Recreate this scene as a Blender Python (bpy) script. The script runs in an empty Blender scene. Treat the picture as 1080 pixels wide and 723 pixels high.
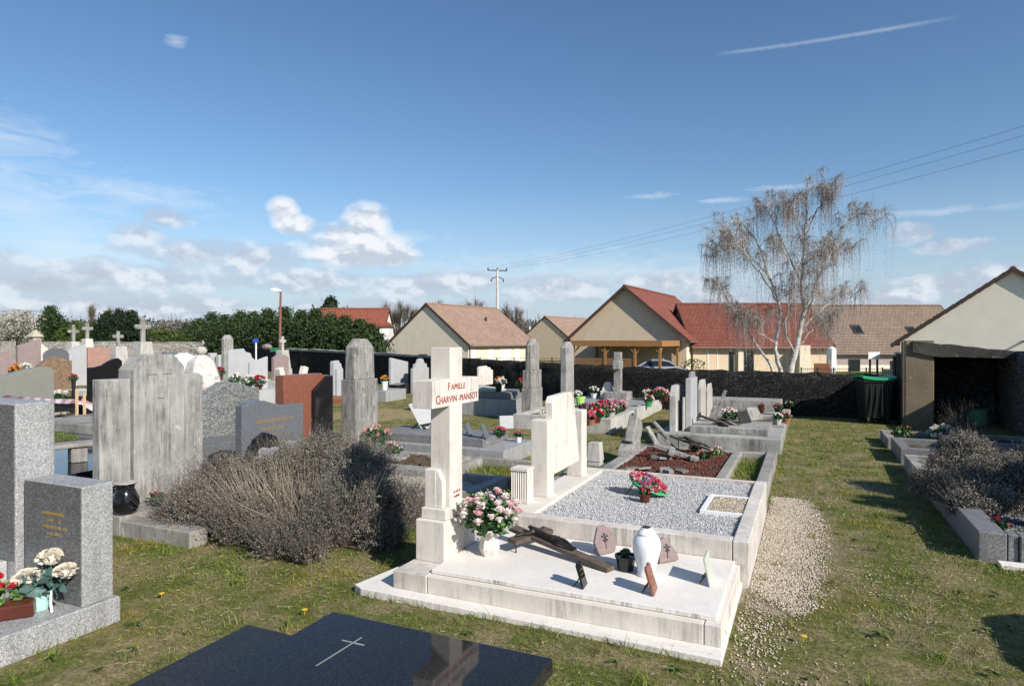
import bpy, bmesh, math, random
import numpy as np
from mathutils import Vector, Matrix, Quaternion

random.seed(7)
RNG = np.random.default_rng(11)
SC = bpy.context.scene
COL = SC.collection
PI = math.pi

# ---------------------------------------------------------------- camera frame
# World: x runs along the graves (head to foot), y along the path, z up.
EYE = 1.68
FPX, CXP, HYP = 690.0, 540.0, 359.0
YAW = math.atan(312 / FPX)
SN, CS = math.sin(YAW), math.cos(YAW)


def w2(X, Y):
    """camera-aligned ground coordinates (right, forward) to world x, y"""
    return (X * CS - Y * SN, X * SN + Y * CS)


def gp(x, y, z=0.0):
    Y = FPX * (EYE - z) / (y - HYP)
    return w2((x - CXP) / FPX * Y, Y)


def at(x, Y):
    return w2((x - CXP) / FPX * Y, Y)


def zat(y, Y):
    return EYE - (y - HYP) / FPX * Y


def v_on(u, x):
    t = (x - CXP) / FPX
    return u * (t * SN + CS) / (t * CS - SN)


def u_on(v, x):
    t = (x - CXP) / FPX
    return v * (t * CS - SN) / (CS + t * SN)


def depth(u, v):
    return -u * SN + v * CS


# ---------------------------------------------------------------- objects
def thing(name, label, cat, loc=(0, 0, 0), group=None):
    o = bpy.data.objects.new(name, None)
    o.empty_display_size = 0.1
    COL.objects.link(o)
    o.location = loc
    o['label'] = label
    o['category'] = cat
    if group:
        o['group'] = group
    return o


def tag(o, label, cat, group=None):
    o['label'] = label
    o['category'] = cat
    if group:
        o['group'] = group
    return o


def kind(o, k):
    o['kind'] = k
    return o


def wpos(o):
    p = Vector((0, 0, 0))
    while o is not None:
        p += Vector(o.location)
        o = o.parent
    return p


def copy_tree(o, parent=None):
    c = o.copy()
    COL.objects.link(c)
    c.parent = parent
    for ch in list(o.children):
        copy_tree(ch, c)
    return c


def link_mesh(name, me, mat, parent=None, loc=None):
    o = bpy.data.objects.new(name, me)
    COL.objects.link(o)
    if parent is not None:
        o.parent = parent
    if loc is not None:
        o.location = loc
    if mat is not None:
        me.materials.append(mat)
    return o


class MB:
    """collects shapes in world coordinates (through T) for one mesh object"""

    def __init__(self, T=None):
        self.v = []
        self.f = []
        self.T = T

    def add(self, vs, fs):
        n = len(self.v)
        if self.T is not None:
            vs = [self.T @ Vector(p) for p in vs]
        self.v.extend([tuple(p) for p in vs])
        self.f.extend([tuple(i + n for i in f) for f in fs])
        return self

    def box(self, x0, x1, y0, y1, z0, z1):
        x0, x1 = min(x0, x1), max(x0, x1)
        y0, y1 = min(y0, y1), max(y0, y1)
        z0, z1 = min(z0, z1), max(z0, z1)
        return self.add([(x0, y0, z0), (x1, y0, z0), (x1, y1, z0), (x0, y1, z0), (x0, y0, z1), (x1, y0, z1), (x1, y1, z1), (x0, y1, z1)],
                        [(0, 3, 2, 1), (4, 5, 6, 7), (0, 1, 5, 4), (1, 2, 6, 5), (2, 3, 7, 6), (3, 0, 4, 7)])

    def prism(self, axis, pts, a0, a1):
        """axis 'x': pts are (y,z); 'y': (x,z); 'z': (x,y)"""
        if a0 > a1:
            a0, a1 = a1, a0
        area = sum(pts[i][0] * pts[(i + 1) % len(pts)][1] - pts[(i + 1) % len(pts)][0] * pts[i][1] for i in range(len(pts)))
        if area < 0:
            pts = pts[::-1]
        if axis == 'y':
            pts = pts[::-1]
        n = len(pts)
        mk = {'x': lambda p, a: (a, p[0], p[1]), 'y': lambda p, a: (p[0], a, p[1]), 'z': lambda p, a: (p[0], p[1], a)}[axis]
        vs = [mk(p, a0) for p in pts] + [mk(p, a1) for p in pts]
        fs = [tuple(range(n))[::-1], tuple(range(n, 2 * n))]
        for i in range(n):
            j = (i + 1) % n
            fs.append((i, j, n + j, n + i))
        return self.add(vs, fs)

    def frustum(self, c, a, b, h, top=(0.6, 0.6), off=(0, 0)):
        x, y, z = c
        ta, tb = a * top[0], b * top[1]
        ox, oy = off
        return self.add([(x - a, y - b, z), (x + a, y - b, z), (x + a, y + b, z), (x - a, y + b, z),
                         (x - ta + ox, y - tb + oy, z + h), (x + ta + ox, y - tb + oy, z + h), (x + ta + ox, y + tb + oy, z + h), (x - ta + ox, y + tb + oy, z + h)],
                        [(0, 3, 2, 1), (4, 5, 6, 7), (0, 1, 5, 4), (1, 2, 6, 5), (2, 3, 7, 6), (3, 0, 4, 7)])

    def lathe(self, c, prof, n=20, phase=0.0):
        """prof: list of (r, z)"""
        vs, fs = [], []
        for r, z in prof:
            for k in range(n):
                a = 2 * PI * k / n + phase
                vs.append((c[0] + r * math.cos(a), c[1] + r * math.sin(a), c[2] + z))
        m = len(prof)
        for i in range(m - 1):
            for k in range(n):
                l = (k + 1) % n
                fs.append((i * n + k, i * n + l, (i + 1) * n + l, (i + 1) * n + k))
        fs.append(tuple(range(n))[::-1])
        fs.append(tuple(range((m - 1) * n, m * n)))
        return self.add(vs, fs)

    def tube(self, pts, rad, n=6):
        pts = [Vector(p) for p in pts]
        if not isinstance(rad, (list, tuple)):
            rad = [rad] * len(pts)
        vs, fs = [], []
        for i, p in enumerate(pts):
            d = (pts[min(i + 1, len(pts) - 1)] - pts[max(i - 1, 0)])
            if d.length < 1e-9:
                d = Vector((0, 0, 1))
            d.normalize()
            up = Vector((0, 0, 1)) if abs(d.z) < 0.9 else Vector((1, 0, 0))
            a = d.cross(up).normalized()
            b = a.cross(d).normalized()
            for k in range(n):
                t = 2 * PI * k / n
                vs.append(p + (a * math.cos(t) + b * math.sin(t)) * rad[i])
        for i in range(len(pts) - 1):
            for k in range(n):
                l = (k + 1) % n
                fs.append((i * n + l, i * n + k, (i + 1) * n + k, (i + 1) * n + l))
        fs.append(tuple(range(n)))
        fs.append(tuple(range((len(pts) - 1) * n, len(pts) * n))[::-1])
        return self.add(vs, fs)

    def ball(self, c, r, n=8, m=6, jit=0.0, sq=(1, 1, 1)):
        vs, fs = [], []
        vs.append((c[0], c[1], c[2] - r * sq[2]))
        for i in range(1, m):
            t = -PI / 2 + PI * i / m
            for k in range(n):
                a = 2 * PI * k / n
                q = 1 + random.uniform(-jit, jit)
                vs.append((c[0] + r * q * sq[0] * math.cos(t) * math.cos(a), c[1] + r * q * sq[1] * math.cos(t) * math.sin(a), c[2] + r * q * sq[2] * math.sin(t)))
        vs.append((c[0], c[1], c[2] + r * sq[2]))
        for k in range(n):
            l = (k + 1) % n
            fs.append((0, 1 + l, 1 + k))
            for i in range(m - 2):
                fs.append((1 + i * n + k, 1 + i * n + l, 1 + (i + 1) * n + l, 1 + (i + 1) * n + k))
            fs.append((1 + (m - 2) * n + k, 1 + (m - 2) * n + l, len(vs) - 1))
        return self.add(vs, fs)

    def build(self, name, mat, parent=None, bevel=0.0, smooth=False, loc=None, subd=0, jitter=0.0):
        off = wpos(parent) if parent is not None else Vector((0, 0, 0))
        if loc is not None:
            off = off + Vector(loc)
        me = bpy.data.meshes.new(name)
        me.from_pydata([(p[0] - off.x, p[1] - off.y, p[2] - off.z) for p in self.v], [], self.f)
        if bevel > 0 or subd:
            bm = bmesh.new()
            bm.from_mesh(me)
            if bevel > 0:
                es = [e for e in bm.edges if len(e.link_faces) == 2 and e.calc_face_angle(0) > 0.45]
                bmesh.ops.bevel(bm, geom=es, offset=bevel, offset_type='OFFSET', segments=2, profile=0.5, affect='EDGES', clamp_overlap=True)
            if subd:
                bmesh.ops.triangulate(bm, faces=bm.faces[:])
                bmesh.ops.subdivide_edges(bm, edges=bm.edges[:], cuts=subd, use_grid_fill=True)
                rr = random.Random(len(self.v))
                for q in bm.verts:
                    q.co += Vector((rr.uniform(-1, 1), rr.uniform(-1, 1), rr.uniform(-1, 1))) * jitter
            bm.to_mesh(me)
            bm.free()
        if smooth:
            me.polygons.foreach_set('use_smooth', [True] * len(me.polygons))
        me.update()
        return link_mesh(name, me, mat, parent, loc)


def np_mesh(name, V, Q, mat, parent=None):
    """V (n,3) world, Q (m,3 or 4) indices: one mesh object, fast"""
    V = np.asarray(V, dtype=np.float32)
    if parent is not None:
        V = V - np.array(wpos(parent), dtype=np.float32)
    Q = np.asarray(Q, dtype=np.int32)
    me = bpy.data.meshes.new(name)
    me.vertices.add(len(V))
    me.vertices.foreach_set('co', V.ravel())
    k = Q.shape[1]
    me.loops.add(Q.size)
    me.loops.foreach_set('vertex_index', Q.ravel())
    me.polygons.add(len(Q))
    me.polygons.foreach_set('loop_start', np.arange(0, Q.size, k, dtype=np.int32))
    me.polygons.foreach_set('loop_total', np.full(len(Q), k, dtype=np.int32))
    me.update(calc_edges=True)
    me.validate()
    return link_mesh(name, me, mat, parent)


def ribbons(P0, D, L, W, bend, nseg=2, seed=0):
    """blades: start points, unit directions, lengths, widths, bend vectors (n,3): verts, tri/quads as quads"""
    r = np.random.default_rng(seed)
    n = len(P0)
    side = np.cross(D, r.normal(size=(n, 3)))
    side /= np.linalg.norm(side, axis=1, keepdims=True) + 1e-9
    rows = []
    for i in range(nseg + 1):
        t = i / nseg
        c = P0 + D * (L * t)[:, None] + bend * (t * t)
        w = (W * (1 - 0.85 * t))[:, None] * 0.5
        rows.append(c - side * w)
        rows.append(c + side * w)
    V = np.stack(rows, axis=1).reshape(-1, 3)
    k = 2 * (nseg + 1)
    base = (np.arange(n) * k)[:, None]
    Q = np.concatenate([base + np.array([2 * i, 2 * i + 1, 2 * i + 3, 2 * i + 2])[None] for i in range(nseg)], axis=0)
    return V, Q


def leaf_quads(P, size, r, up=0.3):
    """random diamond leaves at points P (n,3) with sizes (n,)"""
    n = len(P)
    a = r.normal(size=(n, 3))
    a[:, 2] += up
    a /= np.linalg.norm(a, axis=1, keepdims=True) + 1e-9
    b = np.cross(a, r.normal(size=(n, 3)))
    b /= np.linalg.norm(b, axis=1, keepdims=True) + 1e-9
    s = size[:, None]
    V = np.stack([P - a * s * 0.5, P + b * s * 0.28, P + a * s * 0.5, P - b * s * 0.28], axis=1).reshape(-1, 3)
    Q = np.arange(4 * n).reshape(n, 4)
    return V, Q


# ---------------------------------------------------------------- materials
class NT:
    def __init__(self, nt):
        self.nt = nt

    def n(self, typ, **kw):
        nd = self.nt.nodes.new(typ)
        for k, v in kw.items():
            if k.startswith('i_'):
                key = k[2:]
                key = int(key) if key.isdigit() else key.replace('_', ' ')
                nd.inputs[key].default_value = v
            else:
                setattr(nd, k, v)
        return nd

    def l(self, a, b):
        self.nt.links.new(a, b)

    def math(self, op, a, b=None, c=None, clamp=False):
        nd = self.nt.nodes.new('ShaderNodeMath')
        nd.operation = op
        nd.use_clamp = clamp
        for i, s in enumerate((a, b, c)):
            if s is None:
                continue
            if isinstance(s, (int, float)):
                nd.inputs[i].default_value = s
            else:
                self.l(s, nd.inputs[i])
        return nd.outputs[0]

    def ramp(self, fac, stops, interp='LINEAR'):
        nd = self.nt.nodes.new('ShaderNodeValToRGB')
        nd.color_ramp.interpolation = interp
        els = nd.color_ramp.elements
        while len(els) > 1:
            els.remove(els[0])
        els[0].position = stops[0][0]
        c = stops[0][1]
        els[0].color = (c[0], c[1], c[2], 1) if hasattr(c, '__len__') else (c, c, c, 1)
        for p, c in stops[1:]:
            e = els.new(p)
            e.color = (c[0], c[1], c[2], 1) if hasattr(c, '__len__') else (c, c, c, 1)
        self.l(fac, nd.inputs[0])
        return nd.outputs[0]

    def mix(self, fac, a, b, mode='MIX'):
        nd = self.nt.nodes.new('ShaderNodeMix')
        nd.data_type = 'RGBA'
        nd.blend_type = mode
        nd.clamp_factor = True
        for sock, s in ((nd.inputs[0], fac), (nd.inputs[6], a), (nd.inputs[7], b)):
            if isinstance(s, (int, float)):
                sock.default_value = s
            elif isinstance(s, (tuple, list)):
                sock.default_value = (s[0], s[1], s[2], 1)
            else:
                self.l(s, sock)
        return nd.outputs[2]

    def coord(self, scale=(1, 1, 1), which='Object'):
        tc = self.nt.nodes.new('ShaderNodeTexCoord')
        mp = self.nt.nodes.new('ShaderNodeMapping')
        mp.inputs['Scale'].default_value = scale
        self.l(tc.outputs[which], mp.inputs[0])
        return mp.outputs[0]

    def wcoord(self, scale=(1, 1, 1)):
        g = self.nt.nodes.new('ShaderNodeNewGeometry')
        mp = self.nt.nodes.new('ShaderNodeMapping')
        mp.inputs['Scale'].default_value = scale
        self.l(g.outputs['Position'], mp.inputs[0])
        return mp.outputs[0]

    def noise(self, vec, scale, detail=4, rough=0.55, dist=0.0):
        nd = self.nt.nodes.new('ShaderNodeTexNoise')
        nd.inputs['Scale'].default_value = scale
        nd.inputs['Detail'].default_value = detail
        nd.inputs['Roughness'].default_value = rough
        nd.inputs['Distortion'].default_value = dist
        self.l(vec, nd.inputs['Vector'])
        return nd.outputs['Fac']

    def voro(self, vec, scale, feature='F1', out='Color'):
        nd = self.nt.nodes.new('ShaderNodeTexVoronoi')
        nd.feature = feature
        nd.inputs['Scale'].default_value = scale
        self.l(vec, nd.inputs['Vector'])
        return nd.outputs[out]

    def bump(self, h, strength=0.3, dist=0.01):
        nd = self.nt.nodes.new('ShaderNodeBump')
        nd.inputs['Strength'].default_value = strength
        nd.inputs['Distance'].default_value = dist
        self.l(h, nd.inputs['Height'])
        return nd.outputs[0]


def newmat(name, rough=0.7, spec=0.4):
    m = bpy.data.materials.new(name)
    m.use_nodes = True
    b = m.node_tree.nodes['Principled BSDF']
    b.inputs['Roughness'].default_value = rough
    b.inputs['Specular IOR Level'].default_value = spec
    return m, NT(m.node_tree), b


def sep(t, col, ch=0):
    nd = t.nt.nodes.new('ShaderNodeSeparateColor')
    t.l(col, nd.inputs[0])
    return nd.outputs[ch]


def m_plain(name, col, rough=0.6, var=0.15, scale=6.0, bump=0.0, metal=0.0, spec=0.4, bscale=60):
    m, t, b = newmat(name, rough, spec)
    c = t.coord()
    nz = t.noise(c, scale, 5)
    lo = tuple(x * (1 - var) for x in col)
    hi = tuple(min(1, x * (1 + var)) for x in col)
    t.l(t.ramp(nz, [(0.3, lo), (0.7, hi)]), b.inputs['Base Color'])
    b.inputs['Metallic'].default_value = metal
    if bump:
        t.l(t.bump(t.noise(c, bscale, 4), bump, 0.004), b.inputs['Normal'])
    return m


def m_granite(name, cols, scale=170, rough=0.45, bump=0.05, dirt=0.0, spec=0.5, soft=0.35):
    """cols: list of (weight, colour) grains"""
    m, t, b = newmat(name, rough, spec)
    c = t.coord()
    g1 = sep(t, t.voro(c, scale))
    g2 = sep(t, t.voro(c, scale * 2.1), 1)
    fac = t.math('ADD', t.math('MULTIPLY', g1, 0.65), t.math('MULTIPLY', g2, 0.35))
    tot = sum(w for w, _ in cols)
    stops, acc = [], 0.0
    for w, col in cols:
        stops.append((0.12 + 0.76 * acc / tot, col))
        acc += w
    col = t.ramp(fac, stops, 'CONSTANT')
    avg = tuple(sum(w * cc[i] for w, cc in cols) / tot for i in range(3))
    col = t.mix(soft, col, avg)
    big = t.noise(c, 3.0, 5)
    col = t.mix(t.ramp(big, [(0.35, 0.25), (0.65, 0.0)]), col, tuple(x * 0.6 for x in avg))
    if dirt:
        st = t.noise(t.coord((9, 9, 0.8)), 1.2, 5, 0.6)
        col = t.mix(t.ramp(st, [(0.48, 0.0), (0.75, dirt)]), col, (0.06, 0.055, 0.045))
    t.l(col, b.inputs['Base Color'])
    if bump:
        t.l(t.bump(g1, bump, 0.003), b.inputs['Normal'])
    return m


def m_stone(name, light, dark, streak=0.5, lichen=0.25, rough=0.85, sc=1.0, fine=0.12, lcol=(0.05, 0.05, 0.045), pale=None, drip=0.0):
    """weathered cut stone or concrete: vertical run-off streaks, blotches, fine grain"""
    m, t, b = newmat(name, rough, 0.3)
    c = t.coord((sc, sc, sc))
    cs = t.coord((17 * sc, 17 * sc, 1.9 * sc))
    st = t.noise(cs, 1.0, 7, 0.7, 0.5)
    big = t.noise(c, 2.6, 6, 0.6)
    fn = t.noise(c, 90, 4, 0.7)
    k = t.math('ADD', t.math('MULTIPLY', st, streak), t.math('MULTIPLY', big, 1 - streak))
    col = t.ramp(k, [(0.34, dark), (0.62, light)])
    col = t.mix(fine, col, t.ramp(fn, [(0.35, tuple(x * 0.55 for x in light)), (0.65, tuple(min(1, x * 1.12) for x in light))]))
    if pale:
        pn = t.noise(c, 7, 6, 0.7, 0.6)
        col = t.mix(t.ramp(pn, [(0.6, 0.0), (0.66, 0.7)]), col, pale)
    if lichen:
        ln = t.noise(c, 11, 8, 0.72, 0.4)
        col = t.mix(t.ramp(ln, [(0.56, 0.0), (0.66, lichen)]), col, lcol)
    if drip:
        # run-off stains on the upright faces, gathered in uneven runs, and grime along broken edges
        g = t.n('ShaderNodeNewGeometry')
        sx = t.n('ShaderNodeSeparateXYZ')
        t.l(g.outputs['True Normal'], sx.inputs[0])
        up = t.math('SUBTRACT', 1.0, t.math('ABSOLUTE', sx.outputs[2]), clamp=True)
        rn = t.noise(t.coord((30, 30, 2.2)), 1.0, 6, 0.7)
        pt = t.noise(c, 3.4, 5, 0.6)
        k2 = t.math('MULTIPLY', t.ramp(rn, [(0.44, 0.0), (0.64, 1.0)]), t.ramp(pt, [(0.40, 0.0), (0.60, 1.0)]))
        col = t.mix(t.math('MULTIPLY', t.math('MULTIPLY', k2, up), drip), col, (0.20, 0.18, 0.155) if light[0] > 0.5 else (0.055, 0.052, 0.047))
        sp = t.noise(c, 55, 5, 0.75)
        col = t.mix(t.ramp(sp, [(0.62, 0.0), (0.72, 0.5)]), col, tuple(x * 0.5 for x in light))
    t.l(col, b.inputs['Base Color'])
    h = t.math('ADD', fn, t.math('MULTIPLY', big, 2.0))
    t.l(t.bump(h, 0.35, 0.006), b.inputs['Normal'])
    return m


def m_leaf(name, cols, rough=0.6, trans=0.0, nscale=1.2, spec=0.25):
    """cols: dark..light list; each leaf takes its own tone"""
    m, t, b = newmat(name, rough, spec)
    g = t.n('ShaderNodeNewGeometry')
    rnd = g.outputs['Random Per Island']
    nz = t.noise(t.wcoord(), nscale, 3)
    f = t.math('ADD', t.math('MULTIPLY', rnd, 0.6), t.math('MULTIPLY', nz, 0.5))
    n = len(cols)
    col = t.ramp(f, [(0.1 + 0.85 * i / max(1, n - 1), c) for i, c in enumerate(cols)])
    t.l(col, b.inputs['Base Color'])
    if trans:
        tr = t.n('ShaderNodeBsdfTranslucent')
        t.l(col, tr.inputs[0])
        mx = t.n('ShaderNodeMixShader', i_0=trans)
        out = m.node_tree.nodes['Material Output']
        t.l(b.outputs[0], mx.inputs[1])
        t.l(tr.outputs[0], mx.inputs[2])
        t.l(mx.outputs[0], out.inputs[0])
    return m


def m_roof(name, c1, c2, mortar, course=0.20, width=0.30, slope=0.8):
    m, t, b = newmat(name, 0.8, 0.25)
    tc = t.n('ShaderNodeTexCoord')
    sx = t.n('ShaderNodeSeparateXYZ')
    t.l(tc.outputs['Object'], sx.inputs[0])
    cb = t.n('ShaderNodeCombineXYZ')
    t.l(sx.outputs[0], cb.inputs[0])
    t.l(sx.outputs[2], cb.inputs[1])
    br = t.n('ShaderNodeTexBrick', i_Scale=1.0)
    br.offset = 0.5
    br.inputs['Brick Width'].default_value = width
    br.inputs['Row Height'].default_value = course
    br.inputs['Mortar Size'].default_value = 0.022
    br.inputs['Mortar Smooth'].default_value = 0.3
    br.inputs['Color1'].default_value = (*c1, 1)
    br.inputs['Color2'].default_value = (*c2, 1)
    br.inputs['Mortar'].default_value = (*mortar, 1)
    t.l(cb.outputs[0], br.inputs['Vector'])
    nz = t.noise(t.coord(), 0.7, 5, 0.6)
    col = t.mix(t.ramp(nz, [(0.35, 0.35), (0.65, 0.0)]), br.outputs['Color'], tuple(x * 0.6 for x in c1))
    t.l(col, b.inputs['Base Color'])
    saw = t.math('FRACT', t.math('DIVIDE', sx.outputs[2], course))
    t.l(t.bump(t.math('SUBTRACT', 1.0, saw), 0.8, 0.05), b.inputs['Normal'])
    return m


def m_wallstone(name, cols, mortar, scale=5.0, rough=0.9):
    m, t, b = newmat(name, rough, 0.2)
    c = t.wcoord((1, 1, 1.9))
    nz = t.n('ShaderNodeTexNoise', i_Scale=3.0)
    t.l(c, nz.inputs['Vector'])
    vm = t.n('ShaderNodeVectorMath', operation='MULTIPLY_ADD')
    t.l(nz.outputs['Color'], vm.inputs[0])
    vm.inputs[1].default_value = (0.18, 0.18, 0.18)
    t.l(c, vm.inputs[2])
    cell = sep(t, t.voro(vm.outputs[0], scale))
    edge = t.voro(vm.outputs[0], scale, 'DISTANCE_TO_EDGE', 'Distance')
    n = len(cols)
    col = t.ramp(cell, [(0.1 + 0.8 * i / max(1, n - 1), x) for i, x in enumerate(cols)])
    fn = t.noise(c, 30, 5, 0.7)
    col = t.mix(0.35, col, t.ramp(fn, [(0.3, tuple(x * 0.4 for x in cols[0])), (0.7, tuple(min(1, x * 1.3) for x in cols[-1]))]))
    e = t.ramp(edge, [(0.0, 1.0), (0.07, 0.0)])
    col = t.mix(e, col, mortar)
    t.l(col, b.inputs['Base Color'])
    h = t.math('ADD', t.ramp(edge, [(0.0, 0.0), (0.12, 1.0)]), t.math('MULTIPLY', fn, 0.5))
    t.l(t.bump(h, 0.9, 0.04), b.inputs['Normal'])
    return m


M = {}
M['white_stone'] = m_stone('white_limestone', (0.71, 0.655, 0.585), (0.60, 0.55, 0.49), 0.45, 0.14, 0.75, lcol=(0.40, 0.37, 0.32), fine=0.06, drip=0.55)
M['white_stained'] = m_stone('stained_limestone', (0.70, 0.65, 0.59), (0.40, 0.36, 0.32), 0.45, 0.34, 0.8, lcol=(0.17, 0.15, 0.13), fine=0.08, drip=0.8)
M['slab_stone'] = m_stone('slab_limestone', (0.78, 0.74, 0.685), (0.66, 0.62, 0.57), 0.3, 0.22, 0.75, lcol=(0.40, 0.37, 0.33), fine=0.08, drip=0.9)
M['concrete'] = m_stone('weathered_concrete', (0.43, 0.415, 0.39), (0.15, 0.145, 0.138), 0.42, 0.22, 0.9, drip=0.8, lcol=(0.06, 0.056, 0.05), pale=(0.52, 0.505, 0.48))
M['old_stone'] = m_stone('old_grey_stone', (0.42, 0.40, 0.37), (0.075, 0.07, 0.066), 0.6, 0.6, 0.92, pale=(0.54, 0.52, 0.48), drip=0.85)
M['kerb_stone'] = m_stone('mossy_kerb_stone', (0.36, 0.34, 0.31), (0.13, 0.125, 0.11), 0.3, 0.35, 0.92, lcol=(0.06, 0.06, 0.035), pale=(0.5, 0.48, 0.44))
M['pale_stone'] = m_stone('pale_old_stone', (0.55, 0.53, 0.485), (0.24, 0.225, 0.205), 0.5, 0.4, 0.88, lcol=(0.15, 0.14, 0.13))
M['whitewash'] = m_stone('flaking_whitewash', (0.62, 0.60, 0.565), (0.38, 0.365, 0.345), 0.4, 0.9, 0.85, lcol=(0.07, 0.07, 0.065))
M['beige_stone'] = m_stone('beige_stone', (0.52, 0.46, 0.36), (0.36, 0.31, 0.24), 0.4, 0.15, 0.85)
M['grey_granite'] = m_granite('grey_granite', [(1.2, (0.07, 0.07, 0.075)), (3, (0.26, 0.26, 0.262)), (2.2, (0.44, 0.44, 0.435)), (.8, (0.68, 0.67, 0.66))], 165, 0.5, 0.08, 0.3, soft=0.34)
M['kerb_granite'] = m_granite('kerb_granite', [(1.4, (0.04, 0.04, 0.043)), (3, (0.15, 0.15, 0.153)), (2.2, (0.26, 0.26, 0.26)), (.6, (0.45, 0.45, 0.44))], 165, 0.55, 0.08, 0.3, soft=0.34)
M['polished_grey'] = m_granite('polished_grey_granite', [(1.4, (0.03, 0.03, 0.032)), (3, (0.105, 0.105, 0.107)), (2.2, (0.19, 0.19, 0.19)), (.5, (0.36, 0.36, 0.355))], 175, 0.22, 0.02, 0.1, soft=0.3)
M['lt_granite'] = m_granite('light_granite', [(0.6, (0.12, 0.12, 0.125)), (3, (0.42, 0.42, 0.42)), (2, (0.6, 0.6, 0.6))], 170, 0.45, 0.04, 0.05)
M['pale_granite'] = m_granite('pale_granite', [(0.6, (0.22, 0.22, 0.23)), (3, (0.42, 0.42, 0.43)), (2, (0.54, 0.54, 0.54))], 170, 0.45, 0.03, 0.05)
M['blue_granite'] = m_granite('blue_grey_granite', [(1.5, (0.05, 0.055, 0.065)), (3, (0.13, 0.14, 0.155)), (1, (0.26, 0.27, 0.29))], 190, 0.28, 0.02)
M['dark_granite'] = m_granite('polished_dark_granite', [(3, (0.010, 0.0105, 0.012)), (2.4, (0.024, 0.0245, 0.027)), (0.5, (0.065, 0.066, 0.07))], 210, 0.05, 0.0, soft=0.3, spec=0.28)
M['dark_edge'] = m_granite('sawn_dark_granite', [(3, (0.012, 0.0125, 0.014)), (2, (0.03, 0.031, 0.034)), (0.6, (0.07, 0.071, 0.075))], 210, 0.35, 0.03, spec=0.25, soft=0.2)
M['black_granite'] = m_granite('black_granite', [(3, (0.008, 0.008, 0.009)), (1, (0.03, 0.03, 0.032))], 200, 0.08, 0.0)
M['red_granite'] = m_granite('red_granite', [(1.3, (0.035, 0.02, 0.018)), (3, (0.235, 0.075, 0.045)), (1.6, (0.36, 0.15, 0.095))], 110, 0.35, 0.05)
M['pink_granite'] = m_granite('pink_granite', [(1, (0.1, 0.07, 0.06)), (3, (0.42, 0.22, 0.175)), (1.6, (0.55, 0.36, 0.30))], 90, 0.4, 0.04)
M['mauve_granite'] = m_granite('mauve_granite', [(1, (0.13, 0.09, 0.09)), (3, (0.30, 0.22, 0.215)), (1.6, (0.42, 0.34, 0.33))], 110, 0.25, 0.02)
M['brown_granite'] = m_granite('brown_granite', [(1.4, (0.05, 0.03, 0.02)), (3, (0.22, 0.13, 0.075)), (1.4, (0.38, 0.27, 0.18))], 40, 0.6, 0.25)
M['green_granite'] = m_granite('greenish_granite', [(1.2, (0.12, 0.12, 0.105)), (3, (0.23, 0.23, 0.20)), (1.4, (0.31, 0.31, 0.275))], 190, 0.4, 0.03)
M['plaque_pink'] = m_granite('plaque_pink_granite', [(1.3, (0.07, 0.05, 0.05)), (3, (0.24, 0.165, 0.155)), (1.6, (0.38, 0.29, 0.275))], 260, 0.3, 0.03)


def m_rough_granite():
    m, t, b = newmat('rough_hewn_granite', 0.75, 0.3)
    c = t.coord((1, 1, 1.5))
    nz = t.noise(c, 26, 6, 0.7, 1.2)
    t.l(t.ramp(nz, [(0.36, (0.06, 0.065, 0.06)), (0.5, (0.22, 0.23, 0.225)), (0.66, (0.46, 0.47, 0.46))]), b.inputs['Base Color'])
    t.l(t.bump(nz, 1.0, 0.03), b.inputs['Normal'])
    return m


M['rough_granite'] = m_rough_granite()
M['gold'] = m_plain('gilded_lettering', (0.42, 0.27, 0.08), 0.35, 0.1, metal=0.4)
M['red_letter'] = m_plain('red_painted_lettering', (0.30, 0.045, 0.03), 0.6, 0.2, 40)
M['white_paint'] = m_plain('white_paint', (0.78, 0.78, 0.76), 0.45, 0.04)
M['porcelain'] = m_plain('white_glazed_ceramic', (0.78, 0.80, 0.80), 0.16, 0.02, spec=0.6)
M['black_glaze'] = m_plain('black_glazed_ceramic', (0.008, 0.008, 0.010), 0.12, 0.1, spec=0.6)
M['black_plastic'] = m_plain('black_plastic', (0.015, 0.015, 0.016), 0.4, 0.2)
M['bronze'] = m_plain('weathered_bronze', (0.035, 0.032, 0.028), 0.45, 0.35, 30, 0.2, metal=0.5)
M['old_wood'] = m_plain('dark_weathered_wood', (0.105, 0.08, 0.062), 0.7, 0.4, 14, 0.3)
M['brown_pot'] = m_plain('brown_plastic', (0.10, 0.025, 0.015), 0.35, 0.2)
M['terracotta'] = m_plain('terracotta', (0.30, 0.12, 0.06), 0.8, 0.2)
M['mint'] = m_plain('mint_wrapping', (0.42, 0.70, 0.62), 0.4, 0.12, 20)
M['soil'] = m_plain('dry_soil', (0.10, 0.075, 0.05), 0.95, 0.4, 20, 0.8)
M['moss_bed'] = m_plain('mossy_soil', (0.085, 0.06, 0.03), 0.95, 0.6, 9, 0.9)
M['steel'] = m_plain('dark_iron', (0.05, 0.045, 0.04), 0.5, 0.3, metal=0.6)
M['tape'] = None


def m_tape():
    m, t, b = newmat('barrier_tape', 0.4, 0.4)
    c = t.coord()
    sx = t.n('ShaderNodeSeparateXYZ')
    t.l(c, sx.inputs[0])
    w = t.math('FRACT', t.math('MULTIPLY', t.math('ADD', sx.outputs[0], t.math('MULTIPLY', sx.outputs[2], 1.5)), 3.2))
    t.l(t.ramp(w, [(0.0, (0.72, 0.66, 0.69)), (0.55, (0.52, 0.26, 0.34))], 'CONSTANT'), b.inputs['Base Color'])
    return m


M['tape'] = m_tape()


def petal(name, c1, c2):
    return m_leaf(name, [c1, c2], 0.6, 0.25, 20, 0.2)


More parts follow.
